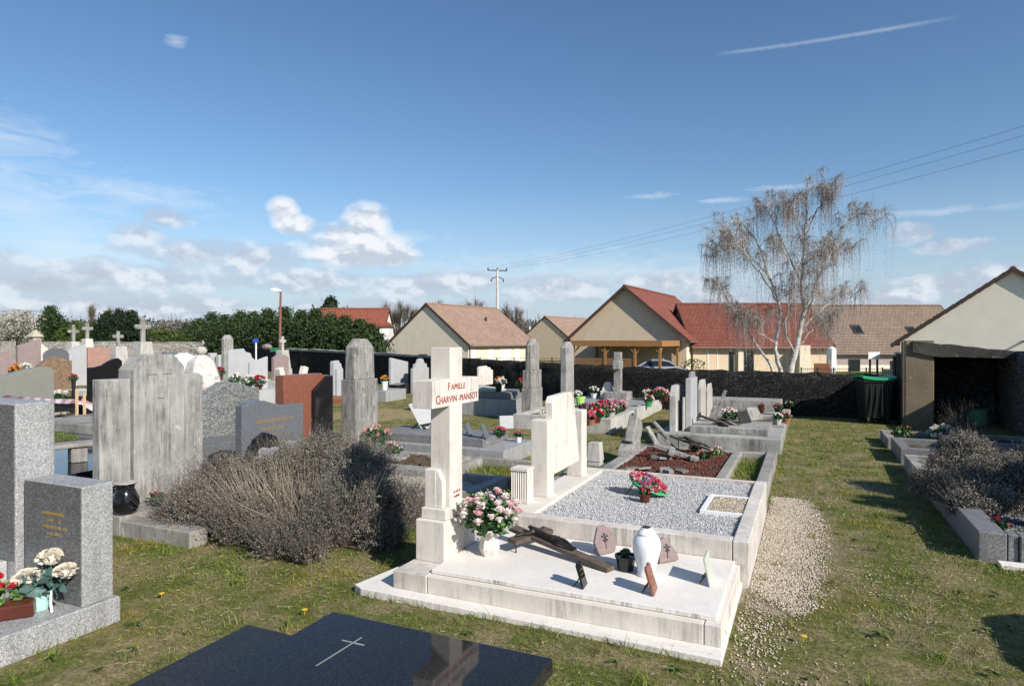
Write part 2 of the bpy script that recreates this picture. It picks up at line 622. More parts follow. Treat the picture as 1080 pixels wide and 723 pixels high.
M['p_white'] = petal('petals_white', (0.70, 0.66, 0.58), (0.84, 0.81, 0.74))
M['p_cream'] = petal('petals_cream', (0.66, 0.58, 0.46), (0.80, 0.74, 0.64))
M['p_pink'] = petal('petals_pink', (0.72, 0.36, 0.40), (0.84, 0.62, 0.62))
M['p_palepink'] = petal('petals_pale_pink', (0.78, 0.60, 0.58), (0.86, 0.78, 0.74))
M['p_red'] = petal('petals_red', (0.36, 0.012, 0.02), (0.62, 0.05, 0.06))
M['p_rose'] = petal('petals_rose', (0.55, 0.05, 0.12), (0.75, 0.22, 0.28))
M['p_yellow'] = petal('petals_yellow', (0.72, 0.40, 0.03), (0.82, 0.62, 0.08))
M['p_orange'] = petal('petals_orange', (0.70, 0.20, 0.03), (0.8, 0.34, 0.08))
M['p_salmon'] = petal('petals_salmon', (0.68, 0.24, 0.20), (0.78, 0.38, 0.32))
M['p_violet'] = petal('petals_violet', (0.30, 0.08, 0.22), (0.52, 0.22, 0.40))
M['leaf'] = m_leaf('flower_leaves', [(0.01, 0.03, 0.01), (0.03, 0.085, 0.025), (0.07, 0.16, 0.05)], 0.5)
M['leaf_light'] = m_leaf('light_leaves', [(0.10, 0.20, 0.05), (0.22, 0.36, 0.10)], 0.5, 0.2)
M['moss'] = m_leaf('moss_cushion', [(0.05, 0.07, 0.012), (0.11, 0.14, 0.025), (0.17, 0.20, 0.05)], 0.8)
M['green_plastic'] = m_plain('green_plastic', (0.05, 0.30, 0.13), 0.4, 0.1)
M['lime'] = m_plain('lime_plastic', (0.35, 0.72, 0.12), 0.4, 0.1)
# ---------------------------------------------------------------- camera, light, sky
cam = bpy.data.objects.new('camera', bpy.data.cameras.new('camera'))
COL.objects.link(cam)
cam.data.sensor_width = 36.0
cam.data.lens = 36.0 * FPX / 1080.0
cam.data.clip_start = 0.05
cam.data.clip_end = 6000
cam.location = (0, 0, EYE)
cam.rotation_euler = (math.radians(90 - 0.2), 0, YAW)
SC.camera = cam

SUN_DIR = Vector((0.905, -0.425, 0.65)).normalized()
sun = bpy.data.objects.new('sun', bpy.data.lights.new('sun', 'SUN'))
COL.objects.link(sun)
sun.data.energy = 5.0
sun.data.angle = math.radians(0.53)
sun.data.color = (1.0, 0.94, 0.85)
sun.rotation_euler = SUN_DIR.to_track_quat('Z', 'Y').to_euler()
sun.location = (10, -5, 20)

world = bpy.data.worlds.new('World')
SC.world = world
world.use_nodes = True
wt = NT(world.node_tree)
bg = world.node_tree.nodes['Background']
SKY_STRENGTH = 0.105
bg.inputs['Strength'].default_value = SKY_STRENGTH
sky = wt.n('ShaderNodeTexSky', sky_type='NISHITA', sun_disc=False)
sky.sun_elevation = math.asin(SUN_DIR.z)
sky.sun_rotation = math.atan2(SUN_DIR.x, SUN_DIR.y)
sky.altitude = 200
sky.air_density = 1.0
sky.dust_density = 0.15
sky.ozone_density = 2.2


def sky_ae(x, y):
    """a bearing and an elevation (radians) for a spot of the sky"""
    az = math.atan((x - CXP) / FPX)
    el = math.atan((HYP - y) / FPX * math.cos(az))
    return (-YAW + az, el)


tcw = wt.n('ShaderNodeTexCoord')
sxyz = wt.n('ShaderNodeSeparateXYZ')
wt.l(tcw.outputs['Generated'], sxyz.inputs[0])
bearing = wt.math('ARCTAN2', sxyz.outputs[0], sxyz.outputs[1])
elev = wt.math('ARCSINE', sxyz.outputs[2])
ae = wt.n('ShaderNodeCombineXYZ')
wt.l(bearing, ae.inputs[0])
wt.l(elev, ae.inputs[1])
AE = ae.outputs[0]


def blob_field(blobs, k=0.35):
    cur = None
    for x, y, rx, ry in blobs:
        a, e = sky_ae(x, y)
        ia, ie = FPX / rx, FPX / ry
        md = wt.n('ShaderNodeVectorMath', operation='MULTIPLY_ADD')
        wt.l(AE, md.inputs[0])
        md.inputs[1].default_value = (ia, ie, 0)
        md.inputs[2].default_value = (-a * ia, -e * ie, 0)
        ln = wt.n('ShaderNodeVectorMath', operation='LENGTH')
        wt.l(md.outputs[0], ln.inputs[0])
        cur = ln.outputs['Value'] if cur is None else wt.math('SMOOTH_MIN', cur, ln.outputs['Value'], k)
    return cur


def mapped(scale, off=(0, 0, 0)):
    mp = wt.n('ShaderNodeMapping')
    mp.inputs['Scale'].default_value = scale
    mp.inputs['Location'].default_value = off
    wt.l(AE, mp.inputs[0])
    return mp.outputs[0]


CUM = [(178, 231, 26, 12), (150, 248, 28, 14), (210, 268, 75, 18),
       (262, 272, 66, 20), (140, 292, 120, 19), (330, 296, 100, 18), (40, 300, 90, 20), (440, 302, 70, 19), (490, 297, 60, 17), (590, 303, 80, 18), (700, 298, 70, 14),
       (120, 326, 190, 22), (420, 330, 170, 20), (760, 318, 120, 16), (966, 246, 28, 14), (1000, 260, 34, 10), (990, 302, 50, 16), (1065, 292, 44, 18), (930, 314, 60, 12), (1180, 300, 120, 30), (-120, 290, 120, 40)]
d1 = blob_field(CUM, 0.3)
nz_v = mapped((1, 1.5, 1))
n1 = wt.noise(nz_v, 17, 9, 0.52, 0.0)
n1b = wt.noise(mapped((1, 1.5, 1), (0.006, 0.016, 0)), 17, 5, 0.52, 0.0)
dens = wt.math('ADD', wt.math('SUBTRACT', 0.95, d1), wt.math('MULTIPLY', wt.math('SUBTRACT', n1, 0.5), 1.35))
alpha1 = wt.ramp(dens, [(0.0, 0.0), (0.32, 0.50), (0.8, 0.85)])
alpha1.node.color_ramp.interpolation = 'EASE'
relief = wt.math('MULTIPLY', wt.math('SUBTRACT', n1, n1b), 5.0)
shade = wt.math('ADD', wt.math('ADD', wt.math('MULTIPLY', dens, 0.25), 0.30), relief)
kc = 1.0 / SKY_STRENGTH
ccol = wt.ramp(shade, [(0.15, (0.40 * kc, 0.45 * kc, 0.54 * kc)), (0.5, (0.47 * kc, 0.52 * kc, 0.61 * kc)), (0.95, (0.66 * kc, 0.69 * kc, 0.74 * kc))])
# thin high cloud and the milky band above the horizon
d2 = blob_field([(-10, 150, 90, 45), (20, 215, 120, 60), (150, 205, 110, 22), (60, 270, 200, 45), (186, 45, 18, 9), (830, 198, 50, 5), (760, 211, 40, 4), (640, 290, 400, 40), (1000, 222, 110, 7), (430, 250, 60, 10), (680, 207, 60, 5)], 0.3)
n2 = wt.noise(mapped((1.0, 3.6, 1.0)), 17, 7, 0.6, 0.9)
dens2 = wt.math('ADD', wt.math('SUBTRACT', 0.7, d2), wt.math('MULTIPLY', wt.math('SUBTRACT', n2, 0.5), 2.0))
alpha2 = wt.ramp(dens2, [(0.0, 0.0), (1.0, 0.50)])
# the vapour trail
a0, e0 = sky_ae(752, 58)
a1, e1 = sky_ae(1015, 17)
L = math.hypot(a1 - a0, e1 - e0)
ux, uy = (a1 - a0) / L, (e1 - e0) / L
tx = wt.math('ADD', wt.math('MULTIPLY', bearing, ux / L), wt.math('MULTIPLY_ADD', elev, uy / L, -(a0 * ux + e0 * uy) / L))
ty = wt.math('ADD', wt.math('MULTIPLY', bearing, -uy), wt.math('MULTIPLY_ADD', elev, ux, (a0 * uy - e0 * ux)))
# slight bow of the trail
ty = wt.math('SUBTRACT', ty, wt.math('MULTIPLY', wt.math('MULTIPLY', tx, wt.math('SUBTRACT', 1.0, tx)), 0.006))
n3 = wt.noise(mapped((1, 1, 1)), 140, 4, 0.6)
wid = wt.math('ADD', 0.0006, wt.math('MULTIPLY', n3, 0.0055))
across = wt.math('SUBTRACT', 1.0, wt.math('DIVIDE', wt.math('ABSOLUTE', ty), wid), clamp=True)
along = wt.ramp(tx, [(0.0, 0.0), (0.12, 0.7), (0.75, 1.0), (1.0, 0.0)])
alpha3 = wt.math('MULTIPLY', wt.math('MULTIPLY', across, along), 0.26)
hs = wt.n('ShaderNodeHueSaturation', i_Saturation=1.14, i_Value=0.97)
wt.l(sky.outputs[0], hs.inputs['Color'])
hz = wt.ramp(elev, [(0.0, 0.88), (0.06, 0.72), (0.13, 0.28), (0.22, 0.0)])
hsky = wt.mix(hz, hs.outputs[0], (0.36 * kc, 0.45 * kc, 0.58 * kc))
wcol = wt.mix(alpha2, hsky, (0.66 * kc, 0.72 * kc, 0.80 * kc))
wcol = wt.mix(alpha1, wcol, ccol)
d3 = blob_field([(378, 263, 60, 25), (350, 268, 30, 14), (412, 270, 32, 14), (387, 238, 29, 27), (362, 250, 26, 16), (299, 222, 17, 16), (308, 236, 22, 12)], 0.16)
dens3 = wt.math('ADD', wt.math('SUBTRACT', 1.02, d3), wt.math('MULTIPLY', wt.math('SUBTRACT', n1, 0.5), 0.95))
alpha4 = wt.ramp(dens3, [(0.0, 0.0), (0.18, 0.42), (0.5, 0.92)])
a4, e4 = sky_ae(372, 268)
lift = wt.math('MULTIPLY', wt.math('SUBTRACT', elev, e4), 6.0)
shade3 = wt.math('ADD', wt.math('ADD', 0.42, lift), wt.math('MULTIPLY', relief, 1.3))
ccol3 = wt.ramp(shade3, [(0.1, (0.46 * kc, 0.51 * kc, 0.60 * kc)), (0.5, (0.60 * kc, 0.63 * kc, 0.69 * kc)), (0.95, (0.76 * kc, 0.77 * kc, 0.80 * kc))])
wcol = wt.mix(alpha4, wcol, ccol3)
wcol = wt.mix(alpha3, wcol, (0.75 * kc, 0.78 * kc, 0.84 * kc))
wt.l(wcol, bg.inputs['Color'])

SC.view_settings.view_transform = 'Standard'
SC.view_settings.look = 'None'
SC.view_settings.exposure = 0.31
SC.view_settings.gamma = 1.0
SC.render.engine = 'CYCLES'
SC.cycles.max_bounces = 6
SC.cycles.transparent_max_bounces = 8
SC.cycles.use_denoising = True

# ---------------------------------------------------------------- ground
WALL_PTS = [(9.0, 16.4), (-2.3, 16.25), (-5.9, 17.1), (-10.3, 19.0), (-16.2, 22.3), (-21.6, 25.3), (-25.5, 26.9), w2(-24.5, 58), ]
WALL_BACK = [w2(-24.5, 58.2), w2(-50, 52), w2(-75, 46)]
_wu = np.array([-400.0] + [p[0] for p in WALL_PTS[::-1]][1:] + [400.0])
_wv = np.array([60.0] + [p[1] for p in WALL_PTS[::-1]][1:] + [16.4])


def wall_v(u):
    return np.interp(u, _wu, _wv)


def smooth(a, b, x):
    t = np.clip((x - a) / (b - a), 0, 1)
    return t * t * (3 - 2 * t)


def ground_h(u, v):
    d = v - wall_v(u)
    h = -1.0 * smooth(0.6, 9.0, d)
    h = h + 0.012 * np.sin(u * 1.7 + 0.5 * np.sin(v * 2.1)) * np.sin(v * 1.3) * smooth(2.0, 0.0, d)
    return h - 0.012


def _axis(lo, hi, near_lo, near_hi, step):
    a = list(np.arange(near_lo, near_hi, step))
    s, x = step, near_hi
    while x < hi:
        a.append(x)
        s *= 1.25
        x += s
    a.append(hi)
    s, x = step, near_lo - step
    b = []
    while x > lo:
        b.append(x)
        s *= 1.25
        x -= s
    b.append(lo)
    return np.array(b[::-1] + a)


gx = _axis(-3500, 3500, -12, 6, 0.22)
gy = _axis(-300, 4500, -1, 26, 0.22)
GX, GY = np.meshgrid(gx, gy)
GV = np.stack([GX, GY, ground_h(GX, GY)], axis=-1).reshape(-1, 3)
nx, ny = len(gx), len(gy)
ii = (np.arange(ny - 1)[:, None] * nx + np.arange(nx - 1)[None]).ravel()
GQ = np.stack([ii, ii + 1, ii + nx + 1, ii + nx], axis=1)


def ground_mat():
    m, t, b = newmat('lawn_soil', 0.95, 0.1)
    c = t.wcoord()
    big = t.noise(c, 0.55, 5, 0.6)
    mid = t.noise(c, 2.6, 6, 0.65)
    fine = t.noise(c, 38, 5, 0.7)
    grain = t.noise(c, 130, 3, 0.7)
    green = t.ramp(fine, [(0.3, (0.06, 0.072, 0.018)), (0.6, (0.16, 0.17, 0.05)), (0.8, (0.32, 0.275, 0.12))])
    straw = t.ramp(fine, [(0.3, (0.14, 0.108, 0.056)), (0.7, (0.42, 0.345, 0.20))])
    moss = t.ramp(fine, [(0.3, (0.11, 0.10, 0.02)), (0.7, (0.24, 0.20, 0.05))])
    col = t.mix(t.ramp(mid, [(0.42, 0.0), (0.62, 0.9)]), green, straw)
    col = t.mix(t.ramp(t.noise(c, 1.7, 5, 0.7, 0.5), [(0.56, 0.0), (0.66, 0.6)]), col, moss)
    # beige gravel of the path: shape of its own with a ragged edge
    sx = t.n('ShaderNodeSeparateXYZ')
    t.l(c, sx.inputs[0])
    rag = t.math('MULTIPLY', t.math('SUBTRACT', t.noise(c, 2.2, 7, 0.72), 0.5), 1.9)

    def patch(cx, cy, rx, ry):
        ax = t.math('DIVIDE', t.math('SUBTRACT', sx.outputs[0], cx), rx)
        ay = t.math('DIVIDE', t.math('SUBTRACT', sx.outputs[1], cy), ry)
        d = t.math('SQRT', t.math('ADD', t.math('POWER', t.math('ABSOLUTE', ax), 3.0), t.math('POWER', t.math('ABSOLUTE', ay), 3.0)))
        return t.ramp(t.math('ADD', d, rag), [(0.85, 1.0), (1.1, 0.0)])

    gcol = t.ramp(t.noise(c, 75, 4, 0.75), [(0.3, (0.18, 0.14, 0.095)), (0.55, (0.42, 0.35, 0.26)), (0.8, (0.58, 0.52, 0.42))])
    col = t.mix(patch(-0.22, 5.9, 0.33, 1.65), col, gcol)
    bare = t.math('MULTIPLY', t.ramp(t.noise(c, 1.35, 6, 0.7, 0.3), [(0.54, 0.0), (0.66, 0.75)]), patch(0.2, 5.8, 1.1, 4.2))
    col = t.mix(bare, col, t.mix(0.45, gcol, (0.14, 0.10, 0.06)))
    # yellow sandy earth between the older graves, left
    ecol = t.ramp(t.noise(c, 22, 5, 0.7), [(0.3, (0.20, 0.14, 0.07)), (0.7, (0.52, 0.40, 0.23))])
    for px, py, rx, ry in ((-9.6, 7.0, 1.6, 1.2), (-13.0, 14.5, 1.6, 1.0), (-9.0, 12.5, 1.2, 1.3)):
        col = t.mix(t.math('MULTIPLY', patch(px, py, rx, ry), 0.8), col, ecol)
    t.l(col, b.inputs['Base Color'])
    t.l(t.bump(t.math('ADD', fine, t.math('MULTIPLY', grain, 0.6)), 0.9, 0.02), b.inputs['Normal'])
    return m


ground = kind(np_mesh('ground', GV, GQ, ground_mat()), 'structure')
ground.data.polygons.foreach_set('use_smooth', [True] * len(ground.data.polygons))

# rectangles (u0,u1,v0,v1) where no grass may grow
NO_GRASS = [(-2.78, -0.38, 3.52, 6.86), (-2.5, -0.95, 0.2, 2.7), (-5.3, -3.75, -0.5, 2.65), (-2.4, -0.36, 6.9, 9.9), (-2.25, -0.3, 10.5, 15.9),
            (-6.2, -5.0, 3.6, 5.6), (1.18, 3.5, 6.0, 13.0), (-6.1, -3.7, 7.9, 9.1), (-5.95, -4.15, 6.6, 7.7), (-9.5, -6.6, 3.0, 6.0),
            (-8.2, -6.0, 7.0, 10.0), (-7.6, -5.9, 13.1, 15.0), (-5.4, -3.2, 11.3, 16.5), (1.7, 9, 14.6, 16.6)]


def grass_points(Y0, Y1, n, r, tmax=0.83):
    Y = np.sqrt(r.uniform(Y0 * Y0, Y1 * Y1, n))
    X = Y * r.uniform(-tmax, tmax, n)
    U = X * CS - Y * SN
    Vv = X * SN + Y * CS
    ok = Vv < wall_v(U) - 0.15
    for a, b, c, d in NO_GRASS:
        ok &= ~((U > a) & (U < b) & (Vv > c) & (Vv < d))
    # gravel and bare patches
    w = np.sin(U * 3.1 + 1.3 * np.sin(Vv * 2.3)) * np.sin(Vv * 2.7 + np.sin(U * 2.0)) + 0.6 * np.sin(U * 7.3 + Vv * 5.1)
    gr = ((U + 0.15) / 0.42) ** 2 + ((Vv - 5.9) / 1.6) ** 2 + 0.35 * w
    ok &= ~((gr < 1.0) & (r.uniform(0, 1, n) < 0.6 + 0.4 * (gr < 0.75)))
    gr2 = ((U - 0.60) / 0.25) ** 2 + ((Vv - 8.6) / 0.25) ** 2
    gr3 = ((U + 0.3) / 0.25) ** 2 + ((Vv - 4.0) / 0.5) ** 2
    ok &= ~(((gr2 < 1) | (gr3 < 1)) & (r.uniform(0, 1, n) < 0.75))
    ok &= r.uniform(0, 1, n) < np.clip(0.62 + 0.45 * w, 0.12, 1.0)
    return U[ok], Vv[ok], w[ok]


def grass_mat():
    m, t, b = newmat('grass_blades', 0.55, 0.25)
    g = t.n('ShaderNodeNewGeometry')
    rnd = g.outputs['Random Per Island']
    c = t.wcoord()
    mid = t.noise(c, 2.6, 6, 0.65)
    moss = t.noise(c, 1.7, 5, 0.7, 0.5)
    green = t.ramp(rnd, [(0.0, (0.045, 0.09, 0.008)), (0.6, (0.145, 0.225, 0.022)), (1.0, (0.30, 0.35, 0.06))])
    dry = t.ramp(rnd, [(0.0, (0.20, 0.15, 0.06)), (0.5, (0.40, 0.32, 0.15)), (1.0, (0.16, 0.185, 0.045))])
    yel = t.ramp(rnd, [(0.0, (0.22, 0.19, 0.02)), (1.0, (0.38, 0.33, 0.05))])
    col = t.mix(t.ramp(mid, [(0.47, 0.04), (0.64, 0.85)]), green, dry)
    col = t.mix(t.ramp(moss, [(0.53, 0.0), (0.62, 0.85)]), col, yel)
    dk = t.noise(c, 4.5, 5, 0.7)
    col = t.mix(t.ramp(dk, [(0.55, 0.0), (0.66, 0.75)]), col, (0.03, 0.06, 0.012))
    t.l(col, b.inputs['Base Color'])
    tr = t.n('ShaderNodeBsdfTranslucent')
    t.l(col, tr.inputs[0])
    mx = t.n('ShaderNodeMixShader', i_0=0.25)
    out = m.node_tree.nodes['Material Output']
    t.l(b.outputs[0], mx.inputs[1])
    t.l(tr.outputs[0], mx.inputs[2])
    t.l(mx.outputs[0], out.inputs[0])
    return m


M['grass'] = grass_mat()


def grow(U, Vv, lmin, lmax, wid, seed, zfun=None):
    r = np.random.default_rng(seed)
    n = len(U)
    z = ground_h(U, Vv) - 0.004 if zfun is None else zfun
    P = np.stack([U, Vv, np.broadcast_to(z, U.shape)], axis=1)
    D = r.normal(size=(n, 3)) * 0.55
    D[:, 2] = 1.0
    D /= np.linalg.norm(D, axis=1, keepdims=True)
    Ln = r.uniform(lmin, lmax, n) * (0.6 + 0.8 * r.random(n) ** 2)
    bend = r.normal(size=(n, 3)) * (Ln * 0.35)[:, None]
    bend[:, 2] = -Ln * 0.12
    return ribbons(P, D, Ln, np.full(n, wid) * r.uniform(0.7, 1.3, n), bend, 2, seed)


def join_np(parts):
    Vs, Qs, k = [], [], 0
    for V, Q in parts:
        Vs.append(V)
        Qs.append(Q + k)
        k += len(V)
    return np.concatenate(Vs), np.concatenate(Qs)


gr_parts = []
for Y0, Y1, n, l0, l1, wd, sd in ((1.9, 4.5, 105000, 0.012, 0.036, 0.0038, 1), (4.5, 8.0, 130000, 0.016, 0.045, 0.0065, 2), (8.0, 14.0, 80000, 0.02, 0.05, 0.012, 3), (14.0, 30.0, 45000, 0.03, 0.06, 0.026, 4)):
    U, Vv, w = grass_points(Y0, Y1, n, np.random.default_rng(sd))
    gr_parts.append(grow(U, Vv, l0, l1, wd, sd + 20))
# coarser tufts and broad weeds
r = np.random.default_rng(77)
for k in range(420):
    Y = 2.6 + 9 * r.random()
    X = Y * r.uniform(-0.8, 0.8)
    cu, cv = w2(X, Y)
    if any(a < cu < b and c < cv < d for a, b, c, d in NO_GRASS) or cv > wall_v(cu) - 0.3:
        continue
    q = r.integers(12, 34)
    gr_parts.append(grow(cu + r.normal(0, 0.03, q), cv + r.normal(0, 0.03, q), 0.05, 0.11, 0.006, 100 + k))
# longer tufts that the mower misses along the stone edges
r = np.random.default_rng(88)
EDGES = [((-2.82, 3.57), (-0.40, 3.50), 520), ((-3.78, 2.66), (-3.93, -0.4), 420), ((-5.3, 2.66), (-3.78, 2.66), 160), ((-2.22, 2.69), (-1.0, 2.69), 200), ((-0.97, 2.67), (-0.97, 0.6), 160), ((-2.65, 0.6), (-2.65, 2.52), 220),
         ((-5.9, 3.71), (-4.5, 3.71), 260), ((-0.34, 7.0), (-0.34, 10.5), 500), ((-0.30, 10.5), (-0.30, 15.5), 450), ((1.16, 6.1), (1.16, 12.9), 600), ((1.2, 5.86), (2.6, 5.86), 220), ((-6.1, 7.9), (-3.7, 7.9), 260), ((-3.2, 11.5), (-3.2, 16), 400), ((1.7, 14.8), (3.4, 14.8), 200), ((-2.8, 16.2), (1.6, 16.2), 300)]
for (a, b_, q) in EDGES:
    f = r.random(q)
    cl = .5 + .5 * np.sin(f * 23 + a[0] * 5) * np.sin(f * 57 + a[1])
    f = f[r.random(q) < cl * 1.1 + .1]
    q = len(f)
    gr_parts.append(grow(a[0] + (b_[0] - a[0]) * f + r.normal(0, .018, q), a[1] + (b_[1] - a[1]) * f + r.normal(0, .018, q), .035, .085, .0055, 700 + q))
# withered stalks lying in the lawn and flat weed rosettes
for sd_, (Y0, Y1, q) in enumerate(((1.9, 5.0, 13000), (5.0, 12.0, 16000))):
    U, Vv, w = grass_points(Y0, Y1, q, np.random.default_rng(300 + sd_))
    r = np.random.default_rng(310 + sd_)
    n_ = len(U)
    P = np.stack([U, Vv, ground_h(U, Vv) + r.uniform(.012, .03, n_)], axis=1)
    D = r.normal(size=(n_, 3))
    D[:, 2] *= .12
    D /= np.linalg.norm(D, axis=1, keepdims=True)
    straw_part = ribbons(P, D, r.uniform(.02, .055, n_), np.full(n_, .0026 + .002 * sd_), r.normal(0, .008, (n_, 3)), 2, 311 + sd_)
    straw_parts = straw_parts + [straw_part] if sd_ else [straw_part]
SV, SQ = join_np(straw_parts)
M['straw'] = m_leaf('withered_stalks', [(0.16, 0.11, 0.06), (0.34, 0.27, 0.16), (0.52, 0.44, 0.29)], 0.8)
kind(np_mesh('withered_grass', SV, SQ, M['straw']), 'stuff')
ro = []
r = np.random.default_rng(330)
for k in range(150):
    Y = 2.3 + 8 * r.random() ** 1.3
    cu, cv = w2(Y * r.uniform(-.8, .8), Y)
    if any(a < cu < b and c < cv < d for a, b, c, d in NO_GRASS) or cv > wall_v(cu) - .3:
        continue
    if abs(cu + .19) < .55 and 3.9 < cv < 7.8:
        continue
    q = r.integers(6, 13)
    an = r.uniform(0, 2 * PI, q)
    P = np.stack([np.full(q, cu), np.full(q, cv), np.full(q, .012)], axis=1)
    D = np.stack([np.cos(an), np.sin(an), r.uniform(.1, .5, q)], axis=1)
    D /= np.linalg.norm(D, axis=1, keepdims=True)
    bd = np.zeros((q, 3))
    bd[:, 2] = -.02
    ro.append(ribbons(P, D, r.uniform(.025, .06, q), np.full(q, .016), bd, 2, 340 + k))
RV, RQ = join_np(ro)
kind(np_mesh('lawn_weeds', RV, RQ, m_leaf('weed_leaves', [(0.03, 0.05, 0.012), (0.06, 0.10, 0.025), (0.10, 0.14, 0.045)], 0.6)), 'stuff')
GVv, GQq = join_np(gr_parts)
kind(np_mesh('grass', GVv, GQq, M['grass']), 'stuff')


def pebbles(P, size, r):
    n = len(P)
    T = np.array([[1, 0, 0], [0, 1, 0], [-1, 0, 0], [0, -1, 0], [0, 0, 1], [0, 0, -1]], dtype=float)
    F = np.array([[0, 1, 4], [1, 2, 4], [2, 3, 4], [3, 0, 4], [1, 0, 5], [2, 1, 5], [3, 2, 5], [0, 3, 5]])
    V = T[None] * (size[:, None, None] * r.uniform(0.55, 1.25, (n, 6, 1)))
    a = r.uniform(0, 2 * PI, n)
    ca, sa = np.cos(a)[:, None], np.sin(a)[:, None]
    x = V[:, :, 0] * ca - V[:, :, 1] * sa
    y = V[:, :, 0] * sa + V[:, :, 1] * ca
    tl = r.normal(0, 0.5, n)[:, None]
    V = np.stack([x, y, V[:, :, 2] * 0.7 + x * tl], axis=2) + P[:, None, :]
    Q = (np.arange(n)[:, None, None] * 6 + F[None]).reshape(-1, 3)
    return V.reshape(-1, 3), Q


def m_pebble(name, cols):
    m, t, b = newmat(name, 0.85, 0.25)
    g = t.n('ShaderNodeNewGeometry')
    n = len(cols)
    t.l(t.ramp(g.outputs['Random Per Island'], [(i / max(1, n - 1), c) for i, c in enumerate(cols)]), b.inputs['Base Color'])
    return m


M['beige_pebble'] = m_pebble('beige_pebbles', [(0.22, 0.175, 0.12), (0.43, 0.36, 0.27), (0.54, 0.465, 0.365), (0.66, 0.60, 0.505)])
M['grey_pebble'] = m_pebble('grey_marble_chips', [(0.30, 0.30, 0.305), (0.47, 0.47, 0.475), (0.57, 0.57, 0.57), (0.70, 0.70, 0.695)])
M['dark_pebble'] = m_pebble('dark_grey_chips', [(0.05, 0.05, 0.052), (0.12, 0.12, 0.12), (0.2, 0.2, 0.2), (0.34, 0.34, 0.33)])
M['red_pebble'] = m_pebble('red_brown_chips', [(0.05, 0.018, 0.012), (0.12, 0.035, 0.022), (0.19, 0.06, 0.04), (0.16, 0.08, 0.06)])
r = np.random.default_rng(5)
n = 38000
U = -0.22 + r.normal(0, 0.19, n)
Vv = r.uniform(4.2, 7.6, n)
w = np.sin(U * 3.1 + 1.3 * np.sin(Vv * 2.3)) * np.sin(Vv * 2.7 + np.sin(U * 2.0)) + 0.6 * np.sin(U * 7.3 + Vv * 5.1)
ok = (U > -0.36) & (((U + 0.22) / 0.37) ** 2 + ((Vv - 5.9) / 1.75) ** 2 + 0.42 * w + 0.25 * np.sin(U * 19 + 3 * np.sin(Vv * 6)) * np.sin(Vv * 11) + r.normal(0, .16, n) < 0.95)
U, Vv = U[ok], Vv[ok]
ex = []
for cx, cy, sx_, sy_, q in ((-0.28, 4.1, 0.11, 0.35, 1100), (0.60, 8.6, 0.22, 0.2, 260), (0.35, 5.0, 0.3, 0.4, 260), (-0.1, 3.3, 0.18, 0.3, 200), (0.1, 7.6, 0.25, 0.25, 200)):
    ex.append(np.stack([cx + r.normal(0, sx_, q), cy + r.normal(0, sy_, q)], axis=1))
ex = np.concatenate(ex)
U = np.concatenate([U, ex[:, 0]])
Vv = np.concatenate([Vv, ex[:, 1]])
ok = np.ones(len(U), bool)
for a, b_, c, d in NO_GRASS[:3]:
    ok &= ~((U > a) & (U < b_) & (Vv > c) & (Vv < d))
U, Vv = U[ok], Vv[ok]
P = np.stack([U, Vv, ground_h(U, Vv) + 0.006], axis=1)
PV, PQ = pebbles(P, r.uniform(0.0032, 0.0095, len(P)), r)
kind(np_mesh('path_gravel', PV, PQ, M['beige_pebble']), 'stuff')
# ---------------------------------------------------------------- helpers for graves and flowers
TEXT_X = Matrix(((0, 0, 1), (1, 0, 0), (0, 1, 0))).to_4x4()      # reads on a face that looks along +x
TEXT_Y = Matrix(((1, 0, 0), (0, 0, -1), (0, 1, 0))).to_4x4()     # reads on a face that looks along -y


def lettering(name, body, size, loc, rot, mat, parent, ext=0.0015, space=1.0, sx=1.0):
    cu = bpy.data.curves.new(name, 'FONT')
    cu.body = body
    cu.size = size
    cu.extrude = ext
    cu.align_x = 'CENTER'
    cu.align_y = 'CENTER'
    cu.space_character = space
    tmp = bpy.data.objects.new(name, cu)
    COL.objects.link(tmp)
    bpy.context.view_layer.update()
    me = bpy.data.meshes.new_from_object(tmp.evaluated_get(bpy.context.evaluated_depsgraph_get()))
    bpy.data.objects.remove(tmp)
    off = wpos(parent)
    me.transform(Matrix.Translation(Vector(loc) - off) @ rot @ Matrix.Diagonal((sx, 1, 1, 1)))
    o = link_mesh(name, me, None, parent)
    o.data.materials.clear()
    o.data.materials.append(mat)
    return o


def inscription(mat, parent, face, c, lines, h, rr):
    """worn unreadable lettering: rows of small cut strokes. face '+x' or '-y'; c centre; lines: widths"""
    b = MB()
    for i, wdt in enumerate(lines):
        z = c[2] - i * h * 2.1
        x = -wdt / 2
        while x < wdt / 2:
            lw = h * rr.uniform(0.45, 0.75)
            if rr.random() > 0.12:
                for q in range(rr.choice((1, 2, 2))):
                    ox = x + lw * 0.55 * q
                    hh = h * rr.uniform(0.75, 1.0)
                    st = h * 0.16
                    if face == '+x':
                        b.box(c[0] - 0.001, c[0] + 0.002, c[1] + ox, c[1] + ox + st, z - hh / 2, z + hh / 2)
                    else:
                        b.box(c[0] + ox, c[0] + ox + st, c[1] - 0.002, c[1] + 0.001, z - hh / 2, z + hh / 2)
                if rr.random() < 0.7:
                    zz = z + rr.choice((-0.42, 0.0, 0.42)) * h
                    if face == '+x':
                        b.box(c[0] - 0.001, c[0] + 0.0025, c[1] + x, c[1] + x + lw * 0.7, zz - h * 0.07, zz + h * 0.07)
                    else:
                        b.box(c[0] + x, c[0] + x + lw * 0.7, c[1] - 0.0025, c[1] + 0.001, zz - h * 0.07, zz + h * 0.07)
            x += lw + h * 0.25
    return b.build('inscription', mat, parent)


def single(name, label, cat, b, mat, base, group=None, bevel=0.0, smooth=False):
    o = b.build(name, mat, None, bevel, smooth, loc=base)
    return tag(o, label, cat, group)


